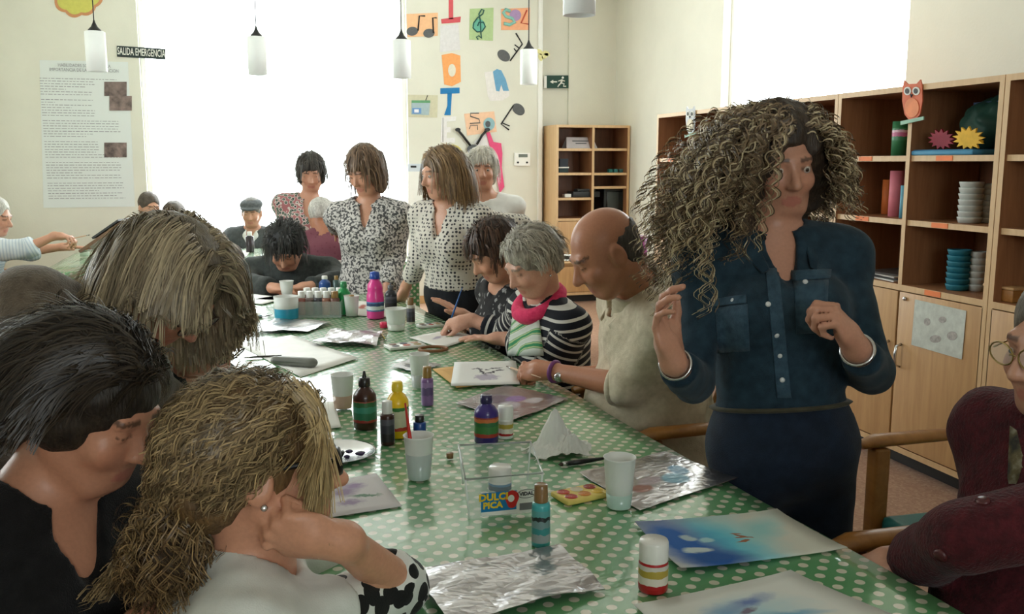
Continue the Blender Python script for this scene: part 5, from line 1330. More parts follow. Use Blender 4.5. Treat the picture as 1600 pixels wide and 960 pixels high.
# ================================================================== things on the long table
LB_GRN = band_mat('green_fruit_label', [(0, rgb(160, 50, 40)), (.22, rgb(60, 120, 60)), (.6, rgb(44, 104, 60)), (.80, rgb(196, 110, 60)), (.95, rgb(150, 60, 44))])
LB_TEAL = band_mat('green_teal_label', [(0, rgb(150, 44, 40)), (.16, rgb(40, 110, 80)), (.5, rgb(60, 140, 120)), (.78, rgb(50, 104, 64)), (.98, rgb(150, 80, 70))])
LB_WHT = band_mat('white_green_label', [(0, rgb(190, 60, 44)), (.18, rgb(214, 212, 180)), (.62, rgb(206, 204, 170)), (.9, rgb(60, 124, 60))])
LB_RED = band_mat('red_white_label', [(0, rgb(168, 30, 34)), (.2, rgb(216, 210, 196)), (.55, rgb(170, 150, 60)), (.85, rgb(200, 196, 186))])
LB_BLUE = band_mat('blue_white_label', [(0, rgb(70, 120, 170)), (.2, rgb(210, 216, 220)), (.6, rgb(50, 70, 110)), (.9, rgb(80, 130, 180))])
LB_SILV = band_mat('silver_ink_label', [(0, rgb(150, 160, 160)), (.3, rgb(60, 140, 140)), (.5, rgb(120, 150, 150)), (.72, rgb(30, 40, 40)), (.85, rgb(90, 160, 160))])
LB_DARK = band_mat('dark_print_label', [(0, rgb(40, 36, 40)), (.4, rgb(60, 60, 70)), (.8, rgb(90, 90, 100))])
C_WHITE = plastic('white_cap', rgb(226, 226, 222)); C_GOLD = plastic('gold_cap', rgb(150, 116, 62)); C_BLK = plastic('black_cap', rgb(34, 34, 36))
C_BLUE = plastic('blue_cap', rgb(34, 74, 166)); C_GREEN = plastic('green_cap', rgb(46, 140, 84)); C_BROWNC = plastic('tan_cap', rgb(136, 104, 66))
P_BROWN = plastic('brown_paint', rgb(62, 34, 26)); P_YEL = plastic('yellow_paint', rgb(240, 196, 24)); P_PUR = plastic('purple_paint', rgb(58, 42, 120))
P_LIL = plastic('lilac_paint', rgb(126, 94, 146)); P_BLUE = plastic('blue_paint', rgb(24, 70, 140)); P_TEAL = plastic('turquoise_paint', rgb(70, 168, 172))
P_RED = plastic('red_paint', rgb(168, 26, 30)); P_PINK = plastic('pink_paint', rgb(228, 62, 150)); P_GRN = plastic('green_paint', rgb(24, 142, 76))
P_DK = plastic('dark_paint', rgb(40, 42, 50)); P_TAN = plastic('tan_paint', rgb(196, 160, 112)); P_CLEAR = mat('clear_plastic_jar', rgb(226, 226, 222), rough=.15, var=.02)
bottle('paint_bottle', 'squeeze bottle of brown paint with a green label and dark neck', 571, 668, 590, 36, 'squeeze', P_BROWN, C_BLK, LB_TEAL, nozzle=True)
bottle('paint_bottle', 'squeeze bottle of yellow paint with a white label', 622, 682, 596, 35, 'squeeze', P_YEL, plastic('yellow_cap', rgb(236, 206, 60)), LB_WHT)
bottle('paint_bottle', 'small brown paint bottle with a white cap beside the yellow bottle', 606, 694, 627, 22, 'craft', P_BROWN, C_WHITE, LB_DARK)
bottle('paint_bottle', 'small lilac paint bottle with a gold cap next to a cup', 668, 633, 573, 19, 'craft', P_LIL, C_GOLD, LB_DARK and band_mat('lilac_label', [(0, rgb(126, 94, 146)), (.4, rgb(96, 76, 120)), (.8, rgb(150, 120, 170))]))
bottle('paint_jar', 'small dark blue paint bottle behind the cup with the red brush', 656, 684, 649, 20, 'craft', P_BLUE, C_BLK, None, cat='bottle')
bottle('paint_bottle', 'squeeze bottle of purple paint with a green fruit label', 760, 690, 617, 38, 'squeeze', P_PUR, plastic('dark_purple_cap', rgb(44, 38, 80)), LB_GRN)
bottle('paint_jar', 'small jar with white lid and red print behind the purple bottle', 790, 684, 634, 24, 'jar', P_CLEAR, C_WHITE, LB_RED, cat='jar')
bottle('paint_bottle', 'turquoise paint bottle with a tan cap in front of the clear box', 845, 852, 757, 29, 'craft', P_TEAL, C_BROWNC, LB_SILV)
t = bottle('paint_jar', 'red paint jar with a white lid beside the seascape painting', 1020, 921, 843, 46, 'jar', P_RED, C_WHITE, LB_RED, cat='jar')
cup('frosted cup with a red brush standing in murky water', 655, 748, 680, 47, rgb(176, 190, 186), .6)
cup('frosted cup of greenish water beside the foil palette', 967, 793, 714, 50, rgb(176, 204, 194), .3)
cup('frosted cup of brownish water next to the brown bottle', 536, 638, 585, 36, rgb(196, 170, 150), .4)
cup('frosted cup behind the small lilac bottle', 656, 605, 553, 32, rgb(190, 196, 194), .4)
cup('wide white cup in front of the dark grey bottle', 619, 516, 482, 34, rgb(206, 208, 200), .3)
rc = T(655, 748); brush('red-handled brush standing in a cup', rc+np.array([-.01, 0, .015]), np.array(onz(632, 630, TZ))*0+D(633, 630, dep(rc)-.0), mat('red_lacquer', rgb(190, 44, 36), rough=.3), r=.0042)
# clear plastic tub
zt = TZ+.088
TB = [onz(727, 750, zt), onz(848, 739, zt), onz(829, 691, zt), onz(717, 696, zt)]
tc_ = sum(TB)/4; tub = thing('clear_plastic_tub', 'clear plastic sweets tub with a blue label and a jar inside', 'container', (tc_[0], tc_[1], TZ))
M_CLEAR = glass('clear_plastic', rgb(222, 234, 230), rough=.06, alpha=.20, spec=.8); M_RIM = glass('clear_plastic_rim', rgb(240, 246, 244), rough=.08, alpha=.55, spec=.9)
bt_ = [tc_+(p-tc_)*.9-np.array([0, 0, .087]) for p in TB]; L0 = np.array(tub.location)
for i in range(4):
    j = (i+1) % 4; MB().add([TB[i]-L0, TB[j]-L0, bt_[j]-L0, bt_[i]-L0], [(0, 1, 2, 3)]).build('side_wall', M_CLEAR, tub)
MB().add([p-L0 for p in bt_], [(0, 1, 2, 3)]).build('bottom', M_CLEAR, tub)
MB().tube([p-L0 for p in TB], .0028, 6, closed=True).build('rim', M_RIM, tub)
for i in range(4): MB().tube([TB[i]-L0, bt_[i]-L0], .0022, 6).build('corner_edge', M_RIM, tub)
# front label
fx = nrm(TB[1]-TB[0]); fz = nrm((TB[0]+TB[1])/2-(bt_[0]+bt_[1])/2); fn = nrm(np.cross(fx, fz)); mid = ((TB[0]+TB[1])/2+(bt_[0]+bt_[1])/2)/2; wF = np.linalg.norm(TB[1]-TB[0])
MF = Matrix((Vector(fx), Vector(fz), Vector(fn))).transposed().to_4x4(); MF.translation = Vector(mid+fn*.0012-L0)
def lab_rect(x0, x1, y0, y1, m, name, k=0.0):
    return MB().add([MF @ Vector((x*wF, y*.088, k)) for x, y in ((x0, y0), (x1, y0), (x1, y1), (x0, y1))], [(0, 1, 2, 3)]).build(name, m, tub)
lab_rect(-.30, .16, -.45, .12, mat('blue_print', rgb(24, 120, 176), rough=.35), 'label'); lab_rect(-.30, .16, -.46, -.36, M_PAPER, 'label_band', .0003); lab_rect(.16, .42, -.46, .12, M_PAPER, 'label_panel')
lab_rect(.20, .38, -.40, -.22, mat('barcode_grey', rgb(120, 120, 122)), 'barcode', .0003)
YT = mat('yellow_print', rgb(236, 196, 40), rough=.4)
text('DULCI', .021, YT, tub, MF @ Matrix.Translation((-.14*wF, .000, .0005)), bold=.0008); text('PICA', .019, YT, tub, MF @ Matrix.Translation((-.15*wF, -.018, .0005)), bold=.0008)
text('VIDAL', .011, M_INK, tub, MF @ Matrix.Translation((.29*wF, .001, .0005)), bold=.0003)
MB().tube([MF @ Vector((.29*wF+.019*math.cos(a), .001+.0095*math.sin(a), .0004)) for a in np.linspace(0, 2*math.pi, 25)[:-1]], .0006, 4, closed=True).build('oval_line', M_INK, tub)
MB().add([MF @ Vector((.10*wF+.014*math.cos(a)*(1+.15*math.sin(3*a)), -.008+.020*math.sin(a), .0006)) for a in np.linspace(0, 2*math.pi, 19)[:-1]], [tuple(range(18))]).build('red_print', mat('red_print', rgb(206, 44, 44), rough=.4), tub)
MB().add([MF @ Vector((.10*wF+.007*math.cos(a)-.002, -.006+.008*math.sin(a), .0009)) for a in np.linspace(0, 2*math.pi, 13)[:-1]], [tuple(range(12))]).build('white_print', M_PAPER, tub)
JP = (bt_[0]+bt_[1]+bt_[2]+bt_[3])/4; JP = JP+(TB[0]-TB[3])*.05+np.array([0, 0, .001])
bottle('paint_jar', 'jar with a white ring lid standing inside the clear tub', 790, 0, 729, 36, 'jar', P_CLEAR, C_WHITE, LB_BLUE, cat='jar', P=JP)
# papers, foils, palettes
BLU, CYN, SND = rgb(30, 92, 168), rgb(96, 186, 206), rgb(206, 200, 184)
SEA = blob_print('seascape_print', rgb(204, 204, 190), [(.52, .5, .22, .75, 0, rgb(150, 206, 210), 1.2), (.42, .5, .16, .8, 8, CYN, 1.3), (.72, .62, .14, .36, -30, rgb(150, 198, 196), 1.3), (.17, .5, .24, .85, 6, BLU, 1.6), (.26, .12, .22, .28, 0, rgb(26, 82, 150), 1.6), (.20, .35, .10, .07, -15, rgb(190, 204, 204), 3), (.24, .62, .06, .07, 0, rgb(170, 190, 196), 3), (.33, .55, .05, .05, 0, rgb(160, 200, 206), 3),
      (.56, .52, .09, .018, -52, rgb(150, 90, 56), 4), (.53, .60, .05, .02, -20, rgb(160, 100, 64), 4), (.54, .50, .05, .018, -10, rgb(150, 92, 60), 4), (.53, .42, .05, .018, 0, rgb(150, 92, 60), 4)], noise=5)
sheet('watercolour_sheet', 'blue seascape watercolour with brown rocks lying near the table edge', [(992, 821), (1214, 801), (1324, 862), (1064, 894)], SEA, 'painting', curl=.004)
SEA2 = blob_print('seascape_two_print', rgb(216, 218, 212), [(.5, .55, .30, .30, 0, rgb(176, 208, 216), 1.2), (.32, .55, .14, .25, -20, rgb(80, 140, 190), 1.2), (.55, .72, .16, .07, 20, rgb(110, 130, 180), 1.3), (.62, .45, .20, .06, -25, rgb(120, 170, 200), 1.3), (.45, .40, .05, .04, 0, rgb(130, 80, 70), 2), (.50, .62, .06, .03, 10, rgb(120, 110, 130), 2)], noise=9)
sheet('watercolour_sheet', 'pale blue watercolour sheet at the very front of the table', [(990, 950), (1235, 896), (1420, 975), (1120, 1060)], SEA2, 'painting', curl=.003)
sheet('foil_sheet', 'large crumpled aluminium foil sheet at the front of the table', [(642, 900), (872, 862), (945, 925), (702, 985)], foil_mat('aluminium_foil'), 'foil', nx=26, ny=18, wr=.0075, seed=3)
FP2 = foil_mat('foil_palette_paint', [(.25, .35, .09, .10, 0, rgb(150, 100, 90), 2), (.40, .45, .12, .10, 20, rgb(176, 160, 166), 2), (.60, .35, .12, .14, 0, rgb(120, 170, 190), 2), (.75, .5, .08, .12, 0, rgb(100, 150, 180), 2), (.45, .65, .10, .06, 0, rgb(190, 180, 176), 2)])
sheet('foil_palette', 'foil palette smeared with pink and blue paint by the denim woman', [(905, 742), (1040, 708), (1152, 750), (1000, 800)], FP2, 'foil', nx=20, ny=16, wr=.003, seed=5)
FP3 = foil_mat('foil_palette_lilac', [(.45, .65, .18, .22, 20, rgb(120, 104, 118), 2), (.6, .5, .16, .12, 0, rgb(150, 120, 176), 2), (.35, .4, .16, .14, 0, rgb(186, 180, 190), 2), (.7, .3, .14, .10, 0, rgb(196, 190, 196), 2)], c=rgb(196, 192, 196))
sheet('foil_palette', 'foil palette with lilac paint in front of the bald man', [(712, 632), (790, 603), (888, 626), (800, 660)], FP3, 'foil', nx=18, ny=14, wr=.0025, seed=8)
sheet('foil_palette', 'small foil palette with black paint beside a cup', [(612, 574), (640, 563), (690, 572), (650, 584)], foil_mat('foil_black_paint', [(.4, .5, .25, .25, 0, rgb(40, 40, 46), 2), (.7, .4, .15, .2, 0, rgb(70, 66, 76), 2)]), 'foil', nx=10, ny=8, wr=.003, seed=9)
sheet('foil_sheet', 'crumpled foil sheet on the bright far half of the table', [(488, 541), (520, 521), (598, 521), (588, 543)], foil_mat('aluminium_foil_far'), 'foil', nx=16, ny=10, wr=.010, seed=12)
sheet('foil_sheet', 'foil-wrapped board by the blue tub near the far end', [(388, 519), (430, 501), (520, 505), (480, 521)], foil_mat('aluminium_foil_board'), 'foil', nx=14, ny=10, wr=.006, seed=14)
BON = blob_print('bonsai_drawing', rgb(224, 224, 222), [(.52, .30, .20, .13, 0, rgb(176, 168, 186), 4), (.45, .52, .03, .16, 20, rgb(70, 66, 76), 3), (.62, .52, .03, .18, -50, rgb(70, 66, 76), 3), (.38, .66, .10, .03, 0, rgb(80, 76, 86), 3), (.66, .68, .10, .03, 10, rgb(80, 76, 86), 3), (.52, .62, .05, .03, 0, rgb(76, 72, 80), 3), (.75, .60, .06, .03, 0, rgb(84, 80, 90), 3)], noise=14)
sheet('card_backing', 'tan cardboard backing under the pot plant drawing', [(676, 578), (776, 566), (838, 592), (714, 607)], mat('tan_card', rgb(204, 160, 98), rough=.8), 'card', th=.003)
sheet('drawing_sheet', 'drawing of a potted plant in front of the bald man', [(710, 567), (806, 565), (812, 601), (704, 604)], BON, 'drawing', z=TZ+.0055, th=.002)
sheet('drawing_sheet', 'drawing sheet in front of the striped woman with green leaves', [(640, 528), (700, 517), (748, 527), (690, 545)], blob_print('leaf_drawing', rgb(226, 224, 220), [(.4, .6, .18, .08, 20, rgb(160, 150, 170), 2), (.65, .5, .12, .06, 0, rgb(110, 150, 100), 2)], noise=12), 'drawing', th=.002)
sheet('drawing_sheet', 'drawing of lilac flowers with a green leaf by the silver tray', [(470, 762), (588, 741), (628, 792), (500, 812)], blob_print('lilac_flower_drawing', rgb(214, 210, 212), [(.45, .62, .20, .16, 10, rgb(150, 132, 164), 1.6), (.62, .75, .16, .10, -20, rgb(160, 140, 176), 1.6), (.45, .30, .18, .10, 0, rgb(156, 138, 168), 1.6), (.68, .42, .22, .05, -18, rgb(110, 140, 120), 2)], noise=16), 'drawing')
sheet('paper_sheet', 'blank white paper sheet between the silver tray and brown cup', [(480, 632), (522, 628), (533, 668), (492, 674)], M_PAPER)
sheet('paper_sheet', 'large white paper lying on the bright stretch behind the foil', [(372, 540), (455, 524), (560, 560), (470, 590)], mat('white_paper_b', rgb(238, 238, 234), rough=.5))
sheet('paper_sheet', 'white sheet in front of the person at the far end', [(352, 470), (395, 460), (450, 466), (410, 476)], mat('white_paper_c', rgb(236, 236, 232), rough=.5))
sheet('paper_sheet', 'grey-white folded paper beside the far person hands', [(398, 468), (452, 459), (470, 464), (440, 470)], mat('white_paper_d', rgb(190, 190, 186), rough=.5))
sheet('paper_sheet', 'white card with red and green marks behind the pink bottle', [(535, 492), (552, 470), (618, 476), (612, 497)], blob_print('marked_card', rgb(222, 220, 214), [(.6, .7, .2, .1, 0, rgb(170, 90, 80), 2), (.6, .4, .2, .1, 0, rgb(110, 160, 120), 2)]))
# silver tray
tp = T(527, 712); tr = mpx(tp, 60); tray = thing('silver_tray', 'round silver cake tray holding dark paint blobs', 'tray', tp)
MB().lathe([(.001, .002), (tr*.72, .002), (tr*.80, .007), (tr*.96, .009), (tr, .012), (tr*.97, .0105), (tr*.80, .009), (tr*.70, .0045), (.001, .0045)], 40, cap=False).build('dish', mat('silver_foil_card', rgb(214, 214, 216), rough=.2, metal=1, var=.02), tray)
for k, (dx, dy, rr) in enumerate([(.03, .01, .010), (.055, -.012, .014), (.02, -.03, .008)]): MB().lathe([(.001, .0045), (rr, .005), (rr*.6, .008), (.001, .009)], 12, Matrix.Translation((dx, dy, 0)), cap=False).build('paint_blob', mat('violet_blob', rgb(58, 46, 84), rough=.25), tray)
# egg-tray palette with paints
ep = T(907, 777); pal = thing('paint_palette', 'yellow moulded palette with red and orange paint wells', 'palette', ep, RAD(14))
pw, pd = mpx(ep, 80)/2, mpx(ep, 80)/2*.62
MB().rbox(-pw, pw, -pd, pd, 0, .012, .004).build('tray', mat('cream_pulp', rgb(226, 200, 110), rough=.6), pal)
for k in range(6):
    i, j = k % 3, k//3; cx, cy = -pw*.62+i*pw*.62, -pd*.45+j*pd*.9; col = [rgb(176, 40, 34), rgb(200, 120, 40), rgb(220, 180, 50), rgb(186, 60, 44), rgb(206, 196, 170), rgb(150, 40, 36)][k]
    MB().lathe([(pw*.26, .0125), (pw*.22, .014), (.001, .0128)], 14, Matrix.Translation((cx, cy, 0)), cap=False).build('paint_well', mat('well_paint_%d' % k, col, rough=.25), pal)
for nm, (x, y, w, lab) in enumerate([(633, 543, 60, 'white plastic palette dotted with paints beside the leaf drawing'), (672, 511, 40, 'small white palette of mixed paints near the wide white cup')]):
    q = T(x, y); a = mpx(q, w)/2; p_ = thing('paint_palette', lab, 'palette', q, RAD(10)); MB().rbox(-a, a, -a*.55, a*.55, 0, .012, .004).build('tray', C_WHITE, p_)
    for k in range(6):
        i, j = k % 3, k//3; MB().lathe([(a*.22, .0125), (a*.16, .0145), (.001, .0135)], 10, Matrix.Translation((-a*.6+i*a*.6, -a*.25+j*a*.5, 0)), cap=False).build('paint_well', mat('well_mix_%d' % k, [rgb(60, 60, 66), rgb(176, 70, 50), rgb(150, 130, 60), rgb(120, 80, 60), rgb(70, 70, 90), rgb(190, 150, 130)][k], rough=.3), p_)
# ring, case, brushes, cork, tissue
q = T(677, 548); a = mpx(q, 44)/2; tag(MB().tube([(a*math.cos(t_), a*.8*math.sin(t_), .006) for t_ in np.linspace(0, 2*math.pi, 29)[:-1]], .006, 8, closed=True).build('rubber_ring', mat('brown_ring', rgb(128, 84, 50), rough=.5)), 'flat brown ring lying beside the white palette', 'ring').location = q
F = Fld(); a, b = T(432, 571)+VT*.018, T(486, 575)+VT*.018; F.cone(a, b, .020, .024, .01, R=np.array([0, 0, 1.0]), sq=.75); V, Q = F.mesh(.004)
gc = thing('spectacle_case', 'grey spectacle case on the white paper beyond the blond woman', 'case', (a+b)/2-VT*.018); npmesh('shell', V, Q, mat('grey_case', rgb(116, 118, 112), rough=.4), gc); MB().tube([Vector(a-np.array(gc.location))+Vector((0, 0, .002)), Vector(b-np.array(gc.location))+Vector((0, 0, .002))], .0235, 8, flat=.1).build('seam', mat('dark_seam', rgb(70, 72, 70)), gc)
brush('dark brush lying on the white paper near the spectacle case', T(380, 562)+VT*.006, T(440, 558)+VT*.006, mat('dark_lacquer', rgb(50, 44, 42), rough=.3))
brush('long black-handled brush lying towards the green water cup', T(872, 731)+VT*.007, T(952, 720)+VT*.007, C_BLK, r=.006, bristle=rgb(30, 28, 28))
q = T(703, 716); tag(MB().lathe([(.0085, 0), (.009, .012), (.001, .0125)], 14).build('cork_stub', C_BROWNC), 'small tan cork lying beside the clear tub', 'cork').location = q
q = T(600, 512); tag(MB().lathe([(.018, 0), (.019, .02), (.016, .024), (.001, .024)], 16).build('loose_red_cap', plastic('crimson_cap', rgb(214, 40, 84))), 'small crimson bottle cap on the table beside the wide white cup', 'pot').location = q  # loose red bottle cap lying on its own
brush('tiny yellow-handled brush near the crimson cap', T(604, 535)+VT*.004, T(594, 520)+VT*.004, mat('yellow_lacquer', rgb(200, 180, 90), rough=.4), r=.0025)
def crumple(name, label, c, rx, ry, h, m, seed, cat='tissue'):
    rng = np.random.RandomState(seed); n = 22; vs = []; ph = rng.uniform(0, 6, 8)
    for i in range(n):
        for j in range(n):
            u, v = 2*i/(n-1)-1, 2*j/(n-1)-1; r2 = min(1, math.hypot(u, v)/1.2)
            z = h*(1-r2)**1.1*(.55+.45*abs(math.sin(u*4+ph[0])+math.cos(v*5+ph[1])))+.012*abs(math.sin(u*9+v*7+ph[2]))*(1-r2*.6)+.001
            vs.append((u*rx*(1+.12*math.sin(v*6+ph[3])), v*ry*(1+.12*math.sin(u*5+ph[4])), z))
    o = MB().add(vs, [(i*n+j, (i+1)*n+j, (i+1)*n+j+1, i*n+j+1) for i in range(n-1) for j in range(n-1)]).build(name, m); o.location = c
    md = o.modifiers.new('t', 'SOLIDIFY'); md.thickness = .001; return tag(o, label, cat)
crumple('paper_tissue', 'crumpled white paper tissue beside the clear tub', T(872, 708), .075, .05, .085, mat('tissue_paper', rgb(222, 222, 216), rough=.9), 2)
# far cluster
q = T(448, 497); tb = thing('blue_tub', 'frosted plastic tub with blue paint near the far end', 'container', q); r = mpx(q, 38)/2; h = topz(q, 463)-TZ
MB().lathe([(.001, .003), (r*.94, .003), (r, h), (r*.96, h), (r*.9, .006), (.001, .006)], 24, cap=False).build('wall', M_CUP, tb); MB().lathe([(r*.955, 0), (r*.99, h*.45), (r*.985, h*.46)], 24, cap=False).build('blue_base', plastic('blue_tub_base', rgb(40, 150, 184)), tb)
c0 = T(502, 490); bx_ = thing('bottle_crate', 'shallow clear crate packed with small paint bottles', 'container', c0, RAD(-14)); wb, db = mpx(c0, 74)/2, .13
for (x0, x1, y0, y1) in ((-wb, wb, -db, -db+.003), (-wb, wb, db-.003, db), (-wb, -wb+.003, -db, db), (wb-.003, wb, -db, db)): MB().box(x0, x1, y0, y1, 0, .075).build('side_wall', M_CLEAR, bx_)
MB().box(-wb, wb, -db, db, 0, .003).build('bottom', M_CLEAR, bx_)
cols = [rgb(150, 90, 80), rgb(110, 90, 86), rgb(60, 60, 66), rgb(150, 100, 80), rgb(120, 80, 70), rgb(90, 60, 56), rgb(70, 76, 80), rgb(140, 120, 100), rgb(50, 60, 70), rgb(170, 150, 130)]
for k in range(10):
    i, j = k % 5, k//5; p = np.array(c0)+RT*(-wb+.035+i*(2*wb-.07)/4)+FH*(-.06+.12*j); p[2] = TZ+.005
    bottle('craft_bottle', ['first', 'second', 'third', 'fourth', 'fifth'][i]+(' bottle along the front row of the clear crate' if j == 0 else ' bottle along the rear row of the clear crate'), 470+k, 0, pjy((p[0], p[1], TZ+.115)), 15, 'craft', plastic('craft_paint_%d' % k, cols[k]), C_WHITE if k != 4 else C_GOLD, None, P=p, group='small paint bottles in the clear crate')
cup('white cup standing behind the crate of bottles', 449, 457, 439, 22, None, P=T(449, 462)+np.array([0, .05, 0]))
bottle('paint_bottle', 'squat blue paint bottle with a white cap at the far end', 508, 462, 431, 18, 'squeeze', P_BLUE, C_WHITE)
bottle('paint_bottle', 'slim dark teal paint bottle with a gold cap at the far end', 526, 462, 431, 11, 'slim', plastic('dark_teal', rgb(60, 84, 84)), C_GOLD)
bottle('paint_bottle', 'green paint bottle beside the pink one', 538, 491, 440, 21, 'squeeze', P_GRN, C_GREEN)
bottle('paint_bottle', 'tall pink paint bottle with a blue cap', 587, 497, 424, 27, 'waist', P_PINK, C_BLUE, LB_BLUE)
bottle('paint_bottle', 'dark grey paint bottle right next to the pink one', 611, 484, 446, 19, 'squeeze', P_DK, plastic('grey_cap', rgb(90, 92, 96)), LB_DARK, nozzle=True)
cup('clear cup holding a tan paint bottle', 550, 494, 462, 24, None)
bottle('craft_bottle', 'tan paint bottle standing in a clear cup', 551, 497, 461, 11, 'craft', P_TAN, C_GOLD, P=T(550, 494)+np.array([0, 0, .008]))
bottle('craft_bottle', 'pale bottle with a tan cap and dark print beside the wide white cup', 642, 506, 465, 13, 'craft', plastic('pale_bottle', rgb(190, 186, 176)), C_BROWNC, LB_DARK)
q = T(398, 496); tg = thing('small_dish', 'small grey metal dish near the blue tub', 'dish', q); MB().lathe([(.001, .002), (.03, .002), (.045, .014), (.042, .014), (.028, .005), (.001, .005)], 20, cap=False).build('dish', M_CHROME, tg); MB().lathe([(.001, .005), (.02, .006), (.001, .012)], 12, cap=False).build('sponge', mat('grey_sponge', rgb(150, 150, 146)), tg)
brush('dark brush resting beside the small metal dish', T(365, 508)+VT*.006, T(425, 494)+VT*.006, mat('dark_lacquer', rgb(50, 44, 42), rough=.3))
# brushes in hands
gp = PEOPLE['striped'].grip['R']; brush('blue-handled brush held by the striped woman', T(700, 515)+VT*.004, D(722, 450, dep(gp)+.05), mat('blue_lacquer', rgb(60, 110, 180), rough=.3))
gp = PEOPLE['bald'].grip['L']; brush('pale wooden brush held by the bald man', T(790, 575)+VT*.006, gp+(gp-T(790, 575))*1.0+VT*.01-FH*.0, mat('pale_lacquer', rgb(206, 170, 140), rough=.4))
gp = PEOPLE['painter'].grip['R']; brush('thin brush held by the painter over the tilted board', D(141, 367, 6.50), gp-RT*.05+VT*.03, mat('pale_lacquer', rgb(206, 170, 140), rough=.4))
# second table
bottle('paint_bottle', 'dark brown bottle on the table before the man in the cap', 391, 394, 362, 13, 'slim', plastic('dark_brown_b', rgb(44, 34, 40)), C_WHITE)
bottle('glue_bottle', 'bottle with a pointed nozzle on the table before the man in the cap', 431, 384, 366, 11, 'slim', plastic('dark_violet_b', rgb(60, 56, 70)), C_WHITE, nozzle=True, P=T(430, 388))
cup('white cup between the two bottles before the man in the cap', 418, 386, 372, 14, None, m=C_WHITE)
cup('frosted cup beside the tilted drawing board', 132, 401, 385, 17, None)
sheet('paper_sheet', 'white paper on the table before the man in the cap', [(340, 400), (352, 392), (392, 392), (384, 402)], M_PAPER)
# tilted board (table easel)
a0 = T(120, 398)+VT*.03; dB = 6.9
eb = thing('table_easel', 'tilted wooden drawing board on a folding table stand', 'easel', T(150, 402))
L0 = np.array(eb.location); lowp = D(122, 392, 6.75)-L0; upp = D(190, 345, 6.85)-L0
bd = nrm(upp-lowp); dpt = FH*.30; nb_ = nrm(np.cross(dpt, bd)); nb_ = nb_ if nb_[2] > 0 else -nb_
def slab(a, b, w, th, name, m): 
    ps = [a, b, b+w, a+w]; return MB().add(ps+[p-nb_*th for p in ps], [(0, 1, 2, 3), (7, 6, 5, 4), (0, 4, 5, 1), (1, 5, 6, 2), (2, 6, 7, 3), (3, 7, 4, 0)]).build(name, m, eb)
slab(lowp, upp, dpt, .022, 'board', wood('easel_wood', rgb(140, 104, 78), rgb(110, 80, 60)))
slab(lowp+(upp-lowp)*.35+nb_*.024, lowp+(upp-lowp)*.95+nb_*.024, dpt*.9, .014, 'canvas', mat('dark_canvas', rgb(64, 66, 68)))
for k in (.1, .9):
    MB().tube([upp+dpt*k, D(206, 362, 6.95)-L0+dpt*(k-.5)], .012, 6).build('strut', mat('white_strut', rgb(206, 206, 200)), eb)
    MB().tube([lowp+dpt*k, D(206, 372, 6.95)-L0+dpt*(k-.5)*1.0+np.array([0, 0, -.08])], .010, 6).build('foot_rail', mat('white_strut', rgb(206, 206, 200)), eb)
# ================================================================== wall pieces
def wallshape(pts, Y, th, off): 
    w = [ony(x, y, Y) for x, y in pts]; return [(p[0], p[2]) for p in w], Y-off-th, Y-off
def wpoly(name, pts, m, parent=None, Y=None, th=.002, off=.002):
    Y = YB if Y is None else Y; poly, y0, y1 = wallshape(pts, Y, th, off)
    o = MB(); L = np.array(parent.location) if parent is not None else np.zeros(3)
    o.prism([(x-L[0], z-L[2]) for x, z in poly], y0-L[1], y1-L[1]); return o.build(name, m, parent)
def wline(name, pts, r, m, parent, Y=None, off=.004, closed=False):
    Y = YB if Y is None else Y; L = np.array(parent.location)
    return MB().tube([ony(x, y, Y)-np.array([0, off, 0])-L for x, y in pts], r, 6, closed=closed).build(name, m, parent)
def ellp(cx, cy, rx, ry, ang=0, n=20):
    c, s = math.cos(RAD(ang)), math.sin(RAD(ang)); return [(cx+rx*math.cos(a)*c-ry*math.sin(a)*s, cy+rx*math.cos(a)*s+ry*math.sin(a)*c) for a in np.linspace(0, 2*math.pi, n+1)[:-1]]
def rect(x0, y0, x1, y1): return [(x0, y0), (x1, y0), (x1, y1), (x0, y1)]
def wall_thing(name, label, cat, x, y, Y=None): return thing(name, label, cat, ony(x, y, YB if Y is None else Y))
K = lambda n, *c: mat('card_'+n, rgb(*c), rough=.8, var=.06, scale=30)
PENC = mat('pencil_grey', rgb(96, 98, 100), rough=.8, var=.1, scale=60)
t = wall_thing('music_card', 'orange card with two joined music notes on the wall', 'picture', 659, 40)
wpoly('card', [(635, 22), (684, 20), (684, 56), (637, 58)], K('peach', 240, 190, 146), t)
for x, y in ((644, 49), (670, 52)): wpoly('note_head', ellp(x, y, 9, 7, -8), PENC, t, off=.005)
wline('note_stem', [(653, 48), (655, 25), (664, 25)], .008, M_INK, t, off=.006); wline('note_stem', [(677, 52), (676, 28), (682, 28)], .008, M_INK, t, off=.006)
t = wall_thing('letter_cutout', 'red paper letter I on the wall', 'letter', 705, 20); wpoly('stem', [(701, -6), (708, -6), (708, 30), (701, 30)], K('red', 214, 92, 100), t); wpoly('serif', [(689, 30), (720, 26), (719, 35), (690, 37)], K('red', 214, 92, 100), t)
t = wall_thing('letter_cutout', 'white paper letter below the red I', 'letter', 703, 60); wpoly('card', [(688, 40), (716, 38), (719, 78), (687, 82)], K('paleviolet', 222, 220, 222), t)
t = wall_thing('letter_cutout', 'orange paper letter O on the wall', 'letter', 705, 109); wpoly('ring', [(690, 86), (706, 83), (719, 87), (720, 128), (706, 135), (694, 132)], K('orange', 244, 168, 104), t); wpoly('hole', ellp(706, 110, 6, 10), K('cream', 226, 220, 204), t, off=.005)
